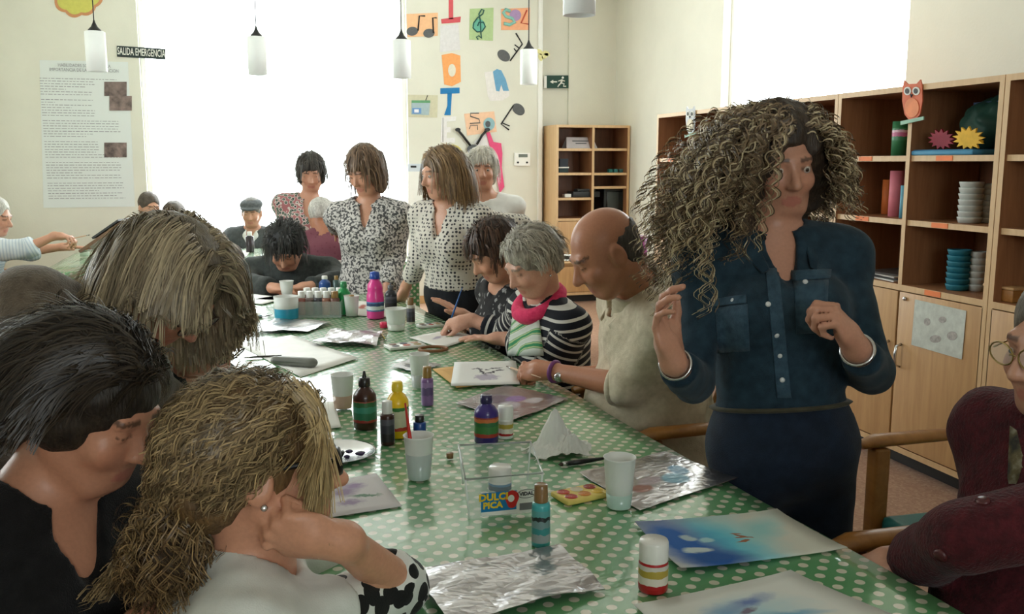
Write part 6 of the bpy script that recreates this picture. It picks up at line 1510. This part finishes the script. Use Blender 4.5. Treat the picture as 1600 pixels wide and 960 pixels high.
t = wall_thing('letter_cutout', 'blue paper letter T on the wall', 'letter', 703, 158); wpoly('bar', [(688, 138), (718, 137), (718, 146), (688, 147)], K('blue', 40, 124, 184), t); wpoly('stem', [(699, 146), (706, 146), (704, 180), (694, 180), (699, 165)], K('blue', 40, 124, 184), t)
t = wall_thing('letter_cutout', 'white paper letter E below the blue T', 'letter', 700, 202); wpoly('letter', [(690, 183), (713, 182), (712, 189), (698, 190), (698, 199), (704, 199), (704, 207), (698, 207), (698, 216), (711, 215), (711, 223), (688, 223)], K('white', 232, 230, 230), t); wline('outline', [(692, 184), (692, 222)], .004, K('grey', 170, 168, 172), t, off=.006)
t = wall_thing('music_card', 'green card with a treble clef on the wall', 'picture', 752, 38)
wpoly('card', [(734, 14), (771, 12), (770, 64), (733, 62)], K('green', 178, 202, 150), t); wpoly('disc', ellp(748, 40, 10, 10), K('teal', 110, 182, 160), t, off=.005)
clef = [(747, 62), (744, 58), (748, 56), (752, 60), (751, 50), (750, 30), (748, 22), (752, 15), (756, 16), (754, 22), (746, 28), (740, 36), (739, 44), (745, 50), (753, 49), (758, 42), (755, 35), (748, 35), (746, 41)]
wline('clef', clef, .007, mat('clef_ink', rgb(44, 92, 88)), t, off=.008)
t = wall_thing('music_card', 'orange card with a violet letter S on the wall', 'picture', 806, 30)
wpoly('card', [(783, 14), (828, 12), (827, 47), (783, 47)], K('peach2', 244, 178, 138), t); wpoly('disc', ellp(805, 24, 9, 9), K('violet', 176, 148, 190), t, off=.005)
wline('letter', [(797, 18), (790, 15), (786, 20), (790, 26), (800, 29), (804, 35), (796, 39), (787, 37)], .018, K('aqua', 140, 196, 186), t, off=.007); wline('letter', [(823, 16), (814, 36), (826, 38)], .008, K('rust', 200, 90, 70), t, off=.007)
for k, (hd, stem, fl, lab) in enumerate([((787, 87, 11, 8, 40), [(797, 95), (816, 69), (806, 52)], [[(812, 76), (804, 70)], [(808, 82), (803, 76)]], 'grey paper music note hanging tail up above the letter card'), ((810, 171, 11, 8, 42), [(802, 165), (783, 194), (795, 203)], [[(784, 192), (796, 197)]], 'grey paper music note pointing down near the thermostat')]):
    t = wall_thing('paper_note', lab, 'music note', hd[0], hd[1]); wpoly('note_head', ellp(*hd), PENC, t); wline('note_stem', stem, .008, M_INK, t)
    for f_ in fl: wline('note_flag', f_, .006, M_INK, t)
t = wall_thing('letter_cutout', 'white card with a blue letter A on the wall', 'letter', 777, 133); wpoly('card', [(757, 113), (772, 111), (795, 142), (796, 150), (785, 157), (766, 158), (762, 150)], K('white2', 230, 226, 224), t, off=.001)
wpoly('letter', [(770, 112), (776, 108), (783, 110), (790, 124), (795, 142), (786, 142), (783, 132), (780, 143), (775, 142)], K('skyblue', 110, 164, 200), t, off=.005)
t = wall_thing('music_card', 'beige card with a drawing of a radio', 'picture', 660, 166); wpoly('card', [(637, 148), (684, 149), (683, 184), (638, 183)], K('beige', 206, 202, 176), t); wpoly('radio', [(643, 158), (672, 158), (670, 180), (642, 179)], K('greyblue', 166, 186, 192), t, off=.005); wpoly('radio_top', rect(643, 157, 672, 161), K('leaf', 104, 160, 116), t, off=.008); wpoly('speaker', rect(644, 169, 658, 178), K('blue2', 110, 150, 200), t, off=.008); wpoly('screen', rect(647, 171, 654, 176), K('white3', 230, 230, 240), t, off=.011); wline('aerial', [(665, 157), (668, 149)], .004, M_INK, t)
t = wall_thing('music_card', 'orange card with letter S and a compact disc low on the wall', 'picture', 749, 193); wpoly('card', [(725, 178), (772, 174), (776, 206), (730, 212)], K('peach3', 240, 198, 166), t); wline('letter', [(748, 177), (735, 177), (735, 182), (748, 186), (750, 192), (734, 193)], .006, PENC, t, off=.006); wpoly('disc', ellp(764, 194, 9, 10), K('aqua2', 150, 188, 196), t, off=.006); wpoly('disc_hole', ellp(762, 194, 4, 5), PENC, t, off=.009); wline('small_note', [(733, 202), (735, 196), (746, 196), (746, 203)], .004, PENC, t, off=.006)
# bee decoration with pink ribbon
t = wall_thing('insect_decoration', 'paper insect with black feelers and a pink ribbon behind the women', 'decoration', 738, 235)
for pts in ([(714, 203), (722, 212), (734, 228)], [(760, 203), (752, 212), (744, 226)]): wline('feeler', pts, .013, M_BLACKP, t, off=.03); wpoly('feeler_tip', ellp(pts[0][0], pts[0][1], 4, 3), M_BLACKP, t, off=.03, th=.02)
wpoly('head', ellp(738, 234, 9, 8), K('slate', 84, 88, 92), t, off=.02, th=.02); wpoly('wing', [(740, 222), (758, 206), (764, 214), (772, 236), (752, 250)], K('white4', 226, 224, 224), t, off=.012); wpoly('wing', ellp(706, 240, 16, 14), K('yellow', 214, 200, 110), t, off=.012)
wpoly('ribbon', [(759, 208), (764, 206), (770, 222), (782, 224), (784, 240), (783, 262), (787, 292), (780, 302), (774, 270), (768, 244)], K('pink', 226, 84, 130), t, off=.02, th=.008)
# thermostat
t = wall_thing('thermostat', 'white wall thermostat beside the bookcase', 'thermostat', 815, 248); wpoly('housing', rect(803, 239, 827, 259), M_WHITE, t, th=.03, off=0); wpoly('display', rect(809, 241, 823, 246), mat('lcd_grey', rgb(110, 118, 112)), t, th=.002, off=.03); wpoly('knob', ellp(808, 254, 1.6, 1.6), M_INK, t, th=.006, off=.03); wpoly('knob', ellp(822, 254, 1.6, 1.6), M_INK, t, th=.006, off=.03)
# emergency exit pictogram
YR = YB+.07; t = wall_thing('exit_sign', 'dark green running man exit sign on the back wall', 'sign', 868, 128, YR); G = mat('sign_green', rgb(14, 62, 50), rough=.5)
wpoly('plate', rect(852, 118, 888, 138), G, t, Y=YR, th=.006, off=0); wpoly('arrow', [(859, 128), (864, 125), (864, 127), (870, 127), (870, 129), (864, 129), (864, 131)], M_PAPER, t, Y=YR, off=.007)
wpoly('figure_head', ellp(879, 121.5, 1.8, 1.8), M_PAPER, t, Y=YR, off=.007); wline('figure', [(878, 124.5), (876, 130)], .011, M_PAPER, t, Y=YR, off=.008); wline('figure', [(872, 127), (877, 125), (882, 127)], .006, M_PAPER, t, Y=YR, off=.008); wline('figure', [(876, 130), (881, 131), (880, 135), (884, 135)], .007, M_PAPER, t, Y=YR, off=.008); wline('figure', [(876, 130), (873, 133), (871, 136)], .007, M_PAPER, t, Y=YR, off=.008)
wpoly('bracket', rect(849, 119, 853, 138), M_WHITE, t, Y=YR, th=.02, off=.007)
t = wall_thing('paper_flower', 'small pale yellow paper flowers at the wall corner', 'flower', 846, 86)
for x, y in ((842, 82), (850, 88), (843, 90), (852, 84)): wpoly('petal', ellp(x, y, 6, 3.5, 35*(x-846)), K('primrose', 226, 220, 160), t, off=.035)
# SALIDA EMERGENCIA
c = ony(221, 82.5, YB); t = thing('exit_lettering', 'black SALIDA EMERGENCIA sign above the poster', 'sign', c); bw = np.linalg.norm(ony(259, 83, YB)-ony(183, 81, YB)); bh = np.linalg.norm(ony(221, 74, YB)-ony(221, 91, YB))
MB().rbox(-bw/2, bw/2, -.008, 0, -bh/2, bh/2, .004, Matrix.Rotation(RAD(2.0), 4, 'Y')).build('plate', mat('sign_black', rgb(44, 56, 56), rough=.5), t)
to = text('SALIDA EMERGENCIA', .098, M_PAPER, t, Matrix.Rotation(RAD(2.0), 4, 'Y') @ Matrix.Translation((0, -.0095, 0)) @ Matrix.Rotation(math.pi/2, 4, 'X') @ Matrix.Diagonal((.44, .95, 1, 1)), bold=.0008)
# poster
pc = [ony(x, y, YB) for x, y in ((64, 95), (199, 97), (211, 323), (66, 325))]; t = thing('poster', 'laminated poster of dense printed text and three photos', 'poster', ony(135, 210, YB)); L0 = np.array(t.location)
wpoly('sheet', [(62, 94), (200, 97), (211, 323), (68, 325)], blob_print('poster_paper', rgb(222, 228, 228), [(.5, .5, .4, .4, 0, rgb(220, 222, 224), 1.0)]), t, off=.001)
PT = mat('print_grey', rgb(160, 160, 166), rough=.8); g = MB(); rnd = random.Random(9); YT_ = YB-.004
x0, x1 = pc[3][0]+.06, pc[2][0]-.08; z1, z0 = pc[0][2], pc[3][2]; zz = z1-.15; line = 0
while zz > z0+.05:
    line += 1; xm = x1 if not (z1-.52 < zz < z1-.17 or z1-.82 < zz < z1-.66) else x1-.20
    if line % 8 == 0: zz -= .024; continue
    x = x0; stop = xm-(rnd.uniform(.05, .4) if rnd.random() < .3 else rnd.uniform(0, .03))
    while x < stop:
        w = min(rnd.uniform(.012, .045), stop-x)
        if w > .004: g.add([(x-L0[0], YT_-L0[1], zz-L0[2]), (x+w-L0[0], YT_-L0[1], zz-L0[2]), (x+w-L0[0], YT_-L0[1], zz-.006-L0[2]), (x-L0[0], YT_-L0[1], zz-.006-L0[2])], [(0, 1, 2, 3)])
        x += w+.009
    zz -= .0235
o = g.build('printed_text', PT, t); o['kind'] = 'stuff'
RX = Matrix.Rotation(math.pi/2, 4, 'X')
for s_, y in (('HABILIDADES SOCIALES (I): LA', 103), ('IMPORTANCIA DE LA COMUNICACION', 110)):
    p = ony(132, y, YB)-L0; text(s_, .042, PT, t, Matrix.Translation((p[0], -.005, p[2])) @ RX @ Matrix.Diagonal((.78, 1, 1, 1)))
for k, (xa, ya, xb, yb) in enumerate(((163, 128, 198, 150), (171, 150, 206, 173), (163, 223, 198, 246))):
    wpoly('photo', rect(xa, ya, xb, yb), mat('photo_print_%d' % k, rgb(120, 104, 100), var=.75, scale=9+2*k, rough=.5), t, off=.005)
# scalloped paper flower, top left
t = wall_thing('scalloped_paper', 'yellow scalloped paper flower edged in orange high on the wall', 'decoration', 121, -6)
sc = [(121+(38+3.5*abs(math.sin(4.5*a)))*math.cos(a), -12+(36+4*abs(math.sin(4.5*a)))*math.sin(a)) for a in np.linspace(0, 2*math.pi, 73)[:-1]]
wpoly('orange_edge', sc, K('rust2', 206, 146, 104), t, off=.002); wpoly('yellow_face', [(121+(x-121)*.88, -12+(y+12)*.88) for x, y in sc], K('olive', 206, 202, 104), t, off=.005)
# white flip board by the window
t = wall_thing('white_board', 'narrow white notice board beside the window', 'board', 650, 330); wpoly('panel', rect(637, 268, 676, 420), M_WHITE, t, th=.02, off=0); wpoly('header', rect(637, 256, 662, 268), mat('header_blue', rgb(206, 216, 226)), t, th=.02, off=0); wpoly('mark', rect(641, 259, 650, 262), M_INK, t, off=.021)
# ================================================================== pendant lamps
M_SHADE = mat('frosted_lamp_glass', rgb(236, 240, 238), rough=.4, var=.02, emis=.12)
def lamp(label, x, yb, d):
    p = D(x, yb, d); zb = p[2]; t = thing('pendant_lamp', label, 'lamp', (p[0], p[1], zb), 0, 'cylinder pendant lamps'); r, h = .066, .262
    MB().lathe([(r*.9, h), (r, h-.004), (r, 0), (r*.93, 0), (r*.93, h-.01), (.02, h-.01)], 28, cap=False).build('shade', M_SHADE, t)
    MB().lathe([(.046, h), (.040, h+.012), (.022, h+.03), (.010, h+.055), (.004, h+.075)], 18, cap=False).build('cap', M_BLACKP, t)
    MB().tube([(0, 0, h+.07), (0, 0, ZC-zb)], .004, 6).build('cord', M_BLACKP, t)
    MB().lathe([(.05, ZC-zb-.03), (.05, ZC-zb)], 16).build('ceiling_rose', M_BLACKP, t); return t
lamp('pendant lamp in front of the text poster', 152, 112, 6.25); lamp('pendant lamp hanging against the middle of the bright window', 403, 117, 6.6); lamp('pendant lamp where window meets music wall', 628, 122, 6.6)
lamp('pendant lamp hanging before the exit pictogram', 826, 132, 7.2); lamp('closest pendant lamp, cut by the top edge of the picture', 905, 24, 3.75)
# ================================================================== things on the bookcases
def onshelf(x, z, dx=.14): 
    """point on a right-row shelf of height z, in the column of pixel x"""
    d = ray(x, 300); k = (SX0+dx)/d[0]; return np.array([SX0+dx, d[1]*k, z])
def xpoly(name, pts, X, m, parent, th=.006, off=0.0):
    L = np.array(parent.location); ps = [onx(x, y, X)-L for x, y in pts]; n = len(ps)
    vs = [p-np.array([off, 0, 0]) for p in ps]+[p-np.array([off+th, 0, 0]) for p in ps]
    return MB().add(vs, [tuple(range(n)), tuple(range(2*n-1, n-1, -1))]+[(i, i+n, (i+1) % n+n, (i+1) % n) for i in range(n)]).build(name, m, parent)
for lab, cx, cy, w, h, cb, cf in (('orange cardboard owl perched on the bookcase divider', 1427, 158, 15, 30, rgb(214, 110, 76), rgb(228, 138, 92)), ('small white cardboard owl on the far bookcase divider', 1080, 189, 7, 21, rgb(196, 200, 206), rgb(216, 206, 180))):
    X = SX0-.004; t = thing('cardboard_owl', lab, 'ornament', onx(cx, cy, X)); m1 = mat('owl_%d' % cx, cb, var=.15); m2 = mat('owl_belly_%d' % cx, cf, var=.15)
    xpoly('body', [(cx-w, cy-h*.75), (cx-w*.85, cy-h*1.08), (cx-w*.45, cy-h*.88), (cx+w*.45, cy-h*.90), (cx+w*.85, cy-h*1.12), (cx+w, cy-h*.78), (cx+w*1.05, cy), (cx+w*.8, cy+h*.7), (cx+w*.3, cy+h), (cx-w*.3, cy+h), (cx-w*.8, cy+h*.7), (cx-w*1.05, cy)], X, m1, t)
    xpoly('belly', ellp(cx, cy+h*.35, w*.75, h*.5), X, m2, t, off=.007, th=.002)
    for s_ in (-1, 1): xpoly('eye', ellp(cx+s_*w*.45, cy-h*.52, w*.38, h*.22), X, M_PAPER, t, off=.007, th=.002); xpoly('pupil', ellp(cx+s_*w*.45, cy-h*.52, w*.2, h*.14), X, PENC, t, off=.010, th=.002)
    xpoly('beak', [(cx-w*.12, cy-h*.36), (cx+w*.12, cy-h*.36), (cx, cy-h*.18)], X, M_INK, t, off=.009, th=.004); xpoly('branch', [(cx-w*1.1, cy+h*1.05), (cx+w*1.3, cy+h*.80), (cx+w*1.3, cy+h*.98), (cx-w*1.1, cy+h*1.25)], X, mat('owl_branch', rgb(150, 190, 170)), t, off=.007)
def can(label, x, z, yt, wpx, m, dx=.14, name='tin', cat='tin', lid=None, rings=0):
    P = onshelf(x, z, dx); P[2] = z+.001; H = topz(P, yt)-P[2]; r = mpx(P, wpx)/2; t = thing(name, label, cat, P)
    if rings:
        for k in range(rings): h0 = H*k/rings; hh = H/rings; MB().lathe([(.001, h0), (r*.86, h0), (r*.98, h0+hh*.75), (r, h0+hh*.98), (r*.86, h0+hh)], 20, cap=False).build('cup', m, t)
    else: MB().lathe([(.001, 0), (r, 0), (r, H), (r*.96, H), (r*.96, H*.4), (.001, H*.4)], 22, cap=False).build('body', m, t)
    if lid is not None: MB().lathe([(r*1.01, H*.45), (r*1.01, H*.80)], 22, cap=False).build('picture_band', lid, t)
    return t
Z0, Z1, Z2 = .88, 1.185, 1.4815
can('green tin with a pink flower picture on the top shelf', 1402, Z2, 190, 26, mat('green_tin', rgb(50, 120, 76)), lid=band_mat('flower_band', [(0, rgb(60, 130, 90)), (.35, rgb(206, 110, 150)), (.7, rgb(230, 190, 206)), (.9, rgb(70, 130, 90))]))
can('tall pink crepe paper roll on the middle shelf', 1401, Z1, 267, 22, mat('pink_crepe', rgb(226, 130, 146)), name='paper_roll', cat='paper roll'); can('orange crepe paper roll behind the pink roll', 1388, Z1, 281, 18, mat('orange_crepe', rgb(222, 120, 60)), dx=.24, name='paper_roll', cat='paper roll'); can('small light blue tin next to the pink roll', 1413, Z1, 290, 11, mat('blue_tin', rgb(110, 176, 200)), dx=.08)
can('stack of white plastic cups in the middle of the shelf', 1518, Z1, 284, 37, mat('white_cup_stack', rgb(196, 200, 196)), name='cup_stack', cat='cups', rings=7, dx=.12); can('second white cup stack against the bookcase side', 1546, Z1, 287, 26, mat('white_cup_stack', rgb(196, 200, 196)), name='cup_stack', cat='cups', rings=7, dx=.20)
can('stack of teal plastic cups on the lowest open shelf', 1507, Z0, 390, 36, mat('teal_cup_stack', rgb(40, 120, 140)), name='cup_stack', cat='cups', rings=7, dx=.12); can('white cup stack beside the teal cups', 1537, Z0, 393, 28, mat('white_cup_stack', rgb(196, 200, 196)), name='cup_stack', cat='cups', rings=6, dx=.18)
P = onshelf(1500, Z2, .14); t = thing('blue_tray', 'flat blue tray under the paper leaves on the top shelf', 'tray', P); MB().rbox(-.13, .13, -.2, .2, .001, .022, .006).build('base', mat('blue_tray_m', rgb(70, 140, 176)), t); MB().rbox(-.12, .12, -.19, .19, .022, .026, .002).build('inlay', mat('blue_tray_n', rgb(50, 110, 150)), t)
for lab, x, c, s_ in (('yellow paper leaf lying on the blue tray', 1510, rgb(230, 180, 50), 1), ('dark red paper leaf lying on the blue tray', 1468, rgb(140, 30, 50), .9)):
    P = onshelf(x, Z2+.027, .05); t = thing('paper_leaf', lab, 'leaf', P); n = 26; pts = []
    for i in range(n): a = 2*math.pi*i/n; rr = (.085 if i % 2 else .055)*s_; pts.append((rr*math.cos(a)*1.1, max(0, .045+rr*math.sin(a)*.62)))
    MB().prism(pts, -.004, .004, Matrix.Rotation(math.pi/2, 4, 'Z') @ Matrix.Rotation(RAD(-12), 4, 'X')).build('blade', mat('leaf_%d' % x, c, var=.2), t); MB().tube([(0, -.075, .03), (.006, 0, .055), (0, .075, .05)], .004, 6).build('midrib', mat('leafrib_%d' % x, [v*.7 for v in c]), t)
F = Fld(); P = onshelf(1535, Z2+.028, .22); F.ell(P+[0, 0, .10], (.10, .12, .11), None, .03); F.ell(P+[.02, -.05, .15], (.07, .08, .08), None, .03); V, Q = F.mesh(.012, noise=lambda X: .012*wnoise(X, 40, 1), cut=lambda X: P[2]-X[:, 2]); t = thing('cloth_bag', 'dark green bag slumped at the back of the top shelf', 'bag', P); npmesh('bag', V, Q, mat('dark_green_bag', rgb(30, 66, 56), var=.3), t); MB().box(-.03, .05, -.1, .06, .19, .205).build('flap', mat('navy_flap', rgb(36, 54, 90)), t)
def flat_stack(label, x, z, n, w, l, cols, dx=.03, name='magazine'):
    P = onshelf(x, z, dx); h = .002
    for k in range(n):
        t = MB().box(0, w, -l/2, l/2, 0, .007, Matrix.Rotation(RAD(random.Random(k+x).uniform(-9, 9)), 4, 'Z')).build(name, mat('mag_%d_%d' % (x, k), cols[k % len(cols)]))
        t.location = (P[0], P[1], z+h); h += .009; tag(t, label[k], 'magazine', 'flat magazines on the bookcase')
flat_stack(['lowest white magazine on the shelf behind the denim woman', 'black magazine lying second in the low pile', 'grey magazine lying third in the low pile', 'topmost dark magazine of the low pile'], 1383, Z0, 4, .3, .24, [rgb(200, 200, 196), rgb(40, 38, 38), rgb(170, 166, 160), rgb(60, 50, 46)])
flat_stack(['bottom paper sheaf on the far bookcase shelf', 'middle paper sheaf on the far bookcase shelf', 'top paper sheaf on the far bookcase shelf'], 1060, Z1, 3, .3, .22, [rgb(206, 206, 202), rgb(186, 186, 184), rgb(216, 216, 212)], name='paper_sheaf')
P = onshelf(1582, Z1+.0, .10); P[2] = topz((P[0], P[1], .9), 303); t = thing('yellow_mug', 'yellow and white mug on the nearest bookcase', 'mug', (P[0], P[1], Z1+.001)); MB().lathe([(.001, 0), (.04, 0), (.045, .05), (.043, .10), (.040, .10), (.040, .01), (.001, .01)], 22, cap=False).build('cup', mat('cream_glaze', rgb(226, 206, 150)), t); MB().tube([(0, .042, .085), (0, .075, .075), (0, .08, .045), (0, .045, .02)], .008, 8).build('handle', mat('yellow_glaze', rgb(220, 176, 50)), t)
P = onshelf(1590, Z0, .10); t = thing('wooden_box', 'small orange-brown wooden box on the nearest bookcase', 'box', (P[0], P[1], Z0+.001)); MB().rbox(-.06, .06, -.08, .08, 0, .05, .004).build('base', M_CHAIRW, t); MB().rbox(-.062, .062, -.082, .082, .05, .062, .003).build('lid', M_BEECH, t)
# drawing taped on the cupboard door
X = SX0-.003; t = thing('taped_drawing', 'pale pencil drawing taped to a bookcase door', 'drawing', onx(1467, 514, X)); xpoly('sheet', [(1430, 468), (1510, 486), (1503, 562), (1424, 539)], X, mat('pencil_drawing', rgb(196, 202, 194), var=.14, scale=26), t, th=.001)
for pts in (ellp(1449, 503, 5, 6), ellp(1473, 500, 6, 5), ellp(1462, 530, 9, 6), ellp(1488, 525, 8, 7)): xpoly('pencil_mark', pts, X, mat('pencil_smudge', rgb(168, 164, 160), var=.3, scale=60), t, off=.0012, th=.0005)
# back bookcase contents
def bpos(x, z, dy=.12): d = ray(x, 270); k = (BY+dy)/d[1]; return np.array([d[0]*k, BY+dy, z])
zr = BROWS
t = thing('folded_sign', 'white folded notice with print on the back bookcase', 'sign', bpos(906, zr[0][0]+.001)); w = .17
MB().add([(-w, -.06, 0), (w, -.06, 0), (w*.85, .02, .115), (-w*.85, .02, .115)], [(0, 1, 2, 3)]).build('front', mat('notice_card', rgb(196, 190, 192)), t); MB().add([(-w, .10, 0), (w, .10, 0), (w*.85, .02, .115), (-w*.85, .02, .115)], [(3, 2, 1, 0)]).build('back', mat('notice_card', rgb(196, 190, 192)), t)
for k, yy in enumerate((.075, .05)): MB().box(-.09+.03*k, .09-.03*k, -.0005, .0005, -.006, .006, Matrix.Translation((0, -.062+.7*yy, yy+.001)) @ Matrix.Rotation(RAD(-35), 4, 'X')).build('print_line', PENC, t)
t = thing('television', 'small black television in the back bookcase', 'television', bpos(962, .881, .10)); MB().rbox(-.13, .13, 0, .28, 0, .30, .012).build('cabinet', M_BLACKP, t); MB().rbox(-.10, .10, -.006, .002, .06, .27, .01).build('screen', mat('tv_glass', rgb(20, 34, 36), rough=.12, spec=.6), t); MB().box(-.03, .03, -.007, 0, .03, .038).build('badge', M_CHROME, t); MB().tube([(.10, -.02, .02), (.11, -.12, -.0), (.11, -.13, -.12), (.12, -.12, -.28)], .004, 6).build('cable', M_BLACKP, t)
t = thing('black_recorder', 'black tape recorder lying on the back bookcase', 'recorder', bpos(914, zr[0][2]+.001)); MB().rbox(-.16, .14, -.08, .10, 0, .06, .006).build('body', M_BLACKP, t); MB().rbox(-.10, .10, -.06, .06, .06, .085, .006).build('deck', mat('dark_grey_deck', rgb(46, 48, 50)), t); MB().rbox(-.24, -.17, -.06, .04, 0, .035, .004).build('white_pack', M_PAPER, t)
t = thing('video_box', 'dark boxed tape stack on the second back shelf', 'box', bpos(878, zr[0][1]+.001)); MB().box(-.05, .05, -.06, .08, 0, .045).build('lower_box', mat('dark_teal_box', rgb(30, 52, 54)), t); MB().box(-.055, .055, -.062, .08, .045, .058).build('white_box', M_PAPER, t); MB().box(-.045, .045, -.06, .08, .058, .14).build('upper_box', mat('navy_box', rgb(40, 46, 56)), t)
for k in range(3):
    p = bpos(953+8*k, zr[1][1]+.001); t = tag(MB().rbox(-.02, .02, -.03, .03, 0, .036, .004).build('teal_box', mat('teal_box_%d' % k, [rgb(40, 110, 104), rgb(60, 130, 130), rgb(50, 100, 96)][k])), ['first teal box from the divider of the back bookcase', 'second teal box from the divider of the back bookcase', 'third teal box from the divider of the back bookcase'][k], 'box', 'little teal boxes'); t.location = p
# purple bin on a low stand, side table with papers
P = D(1000, 412, 7.2); t = thing('purple_bin', 'purple cylindrical bin behind the bald man', 'bin', (P[0], P[1], 0)); r = mpx(P, 22)/2
zt_ = topz((P[0], P[1], 0), 369); MB().lathe([(.001, zt_-.24), (r*.96, zt_-.24), (r, zt_), (r*.94, zt_), (r*.9, zt_-.2), (.001, zt_-.2)], 24, cap=False).build('wall', mat('purple_plastic', rgb(128, 54, 120), rough=.4), t); MB().tube([(r*math.cos(a), r*math.sin(a), zt_) for a in np.linspace(0, 2*math.pi, 25)[:-1]], .005, 6, closed=True).build('rim', mat('pale_rim', rgb(206, 190, 206)), t)
MB().rbox(-.2, .2, -.2, .2, zt_-.27, zt_-.24, .004).build('stand_top', M_CHAIRW, t)
for sx in (-1, 1):
    for sy in (-1, 1): MB().tube([(sx*.17, sy*.17, 0), (sx*.17, sy*.17, zt_-.27)], .016, 8).build('stand_leg', M_CHAIRW, t)
P = onz(900, 404, .74); t = thing('side_table', 'small wooden side table behind the seated women', 'table', (P[0], P[1], 0)); MB().rbox(-.45, .40, -.28, .28, .71, .74, .006).build('table_top', M_BEECH, t)
for sx in (-.4, .35):
    for sy in (-.23, .23): MB().box(sx-.025, sx+.025, sy-.025, sy+.025, 0, .71).build('leg', M_BEECH, t)
for k, (x, y) in enumerate(((876, 404), (890, 402))):
    o = sheet('paper_sheet', ['white papers on the side table behind the grey-haired woman', 'second white sheet on the side table beside the bald head'][k], [(x-14, y+4), (x-10, y-4), (x+16, y-4), (x+14, y+4)], M_PAPER, z=.742)
# dark coat over a chair back by the far table end
F = Fld(); c = D(362, 430, 5.9); F.ell(c, (.10, .09, .20), None, .03); F.ell(c+np.array([-.05, 0, .10]), (.08, .08, .10), None, .03); V, Q = F.mesh(.014, noise=lambda X: .014*wnoise(X, 35, 2)); t = thing('dark_coat', 'dark patterned coat bundled beside the far person', 'coat', (c[0], c[1], c[2]-.2)); npmesh('coat', V, Q, pat('plum_coat', noise_pat([(.4, rgb(40, 34, 38)), (.6, rgb(92, 76, 84))], 50)), t); MB().tube([(0, 0, -.5), (0, 0, .0)], .02, 8).build('chair_post', M_CHAIRW, t)
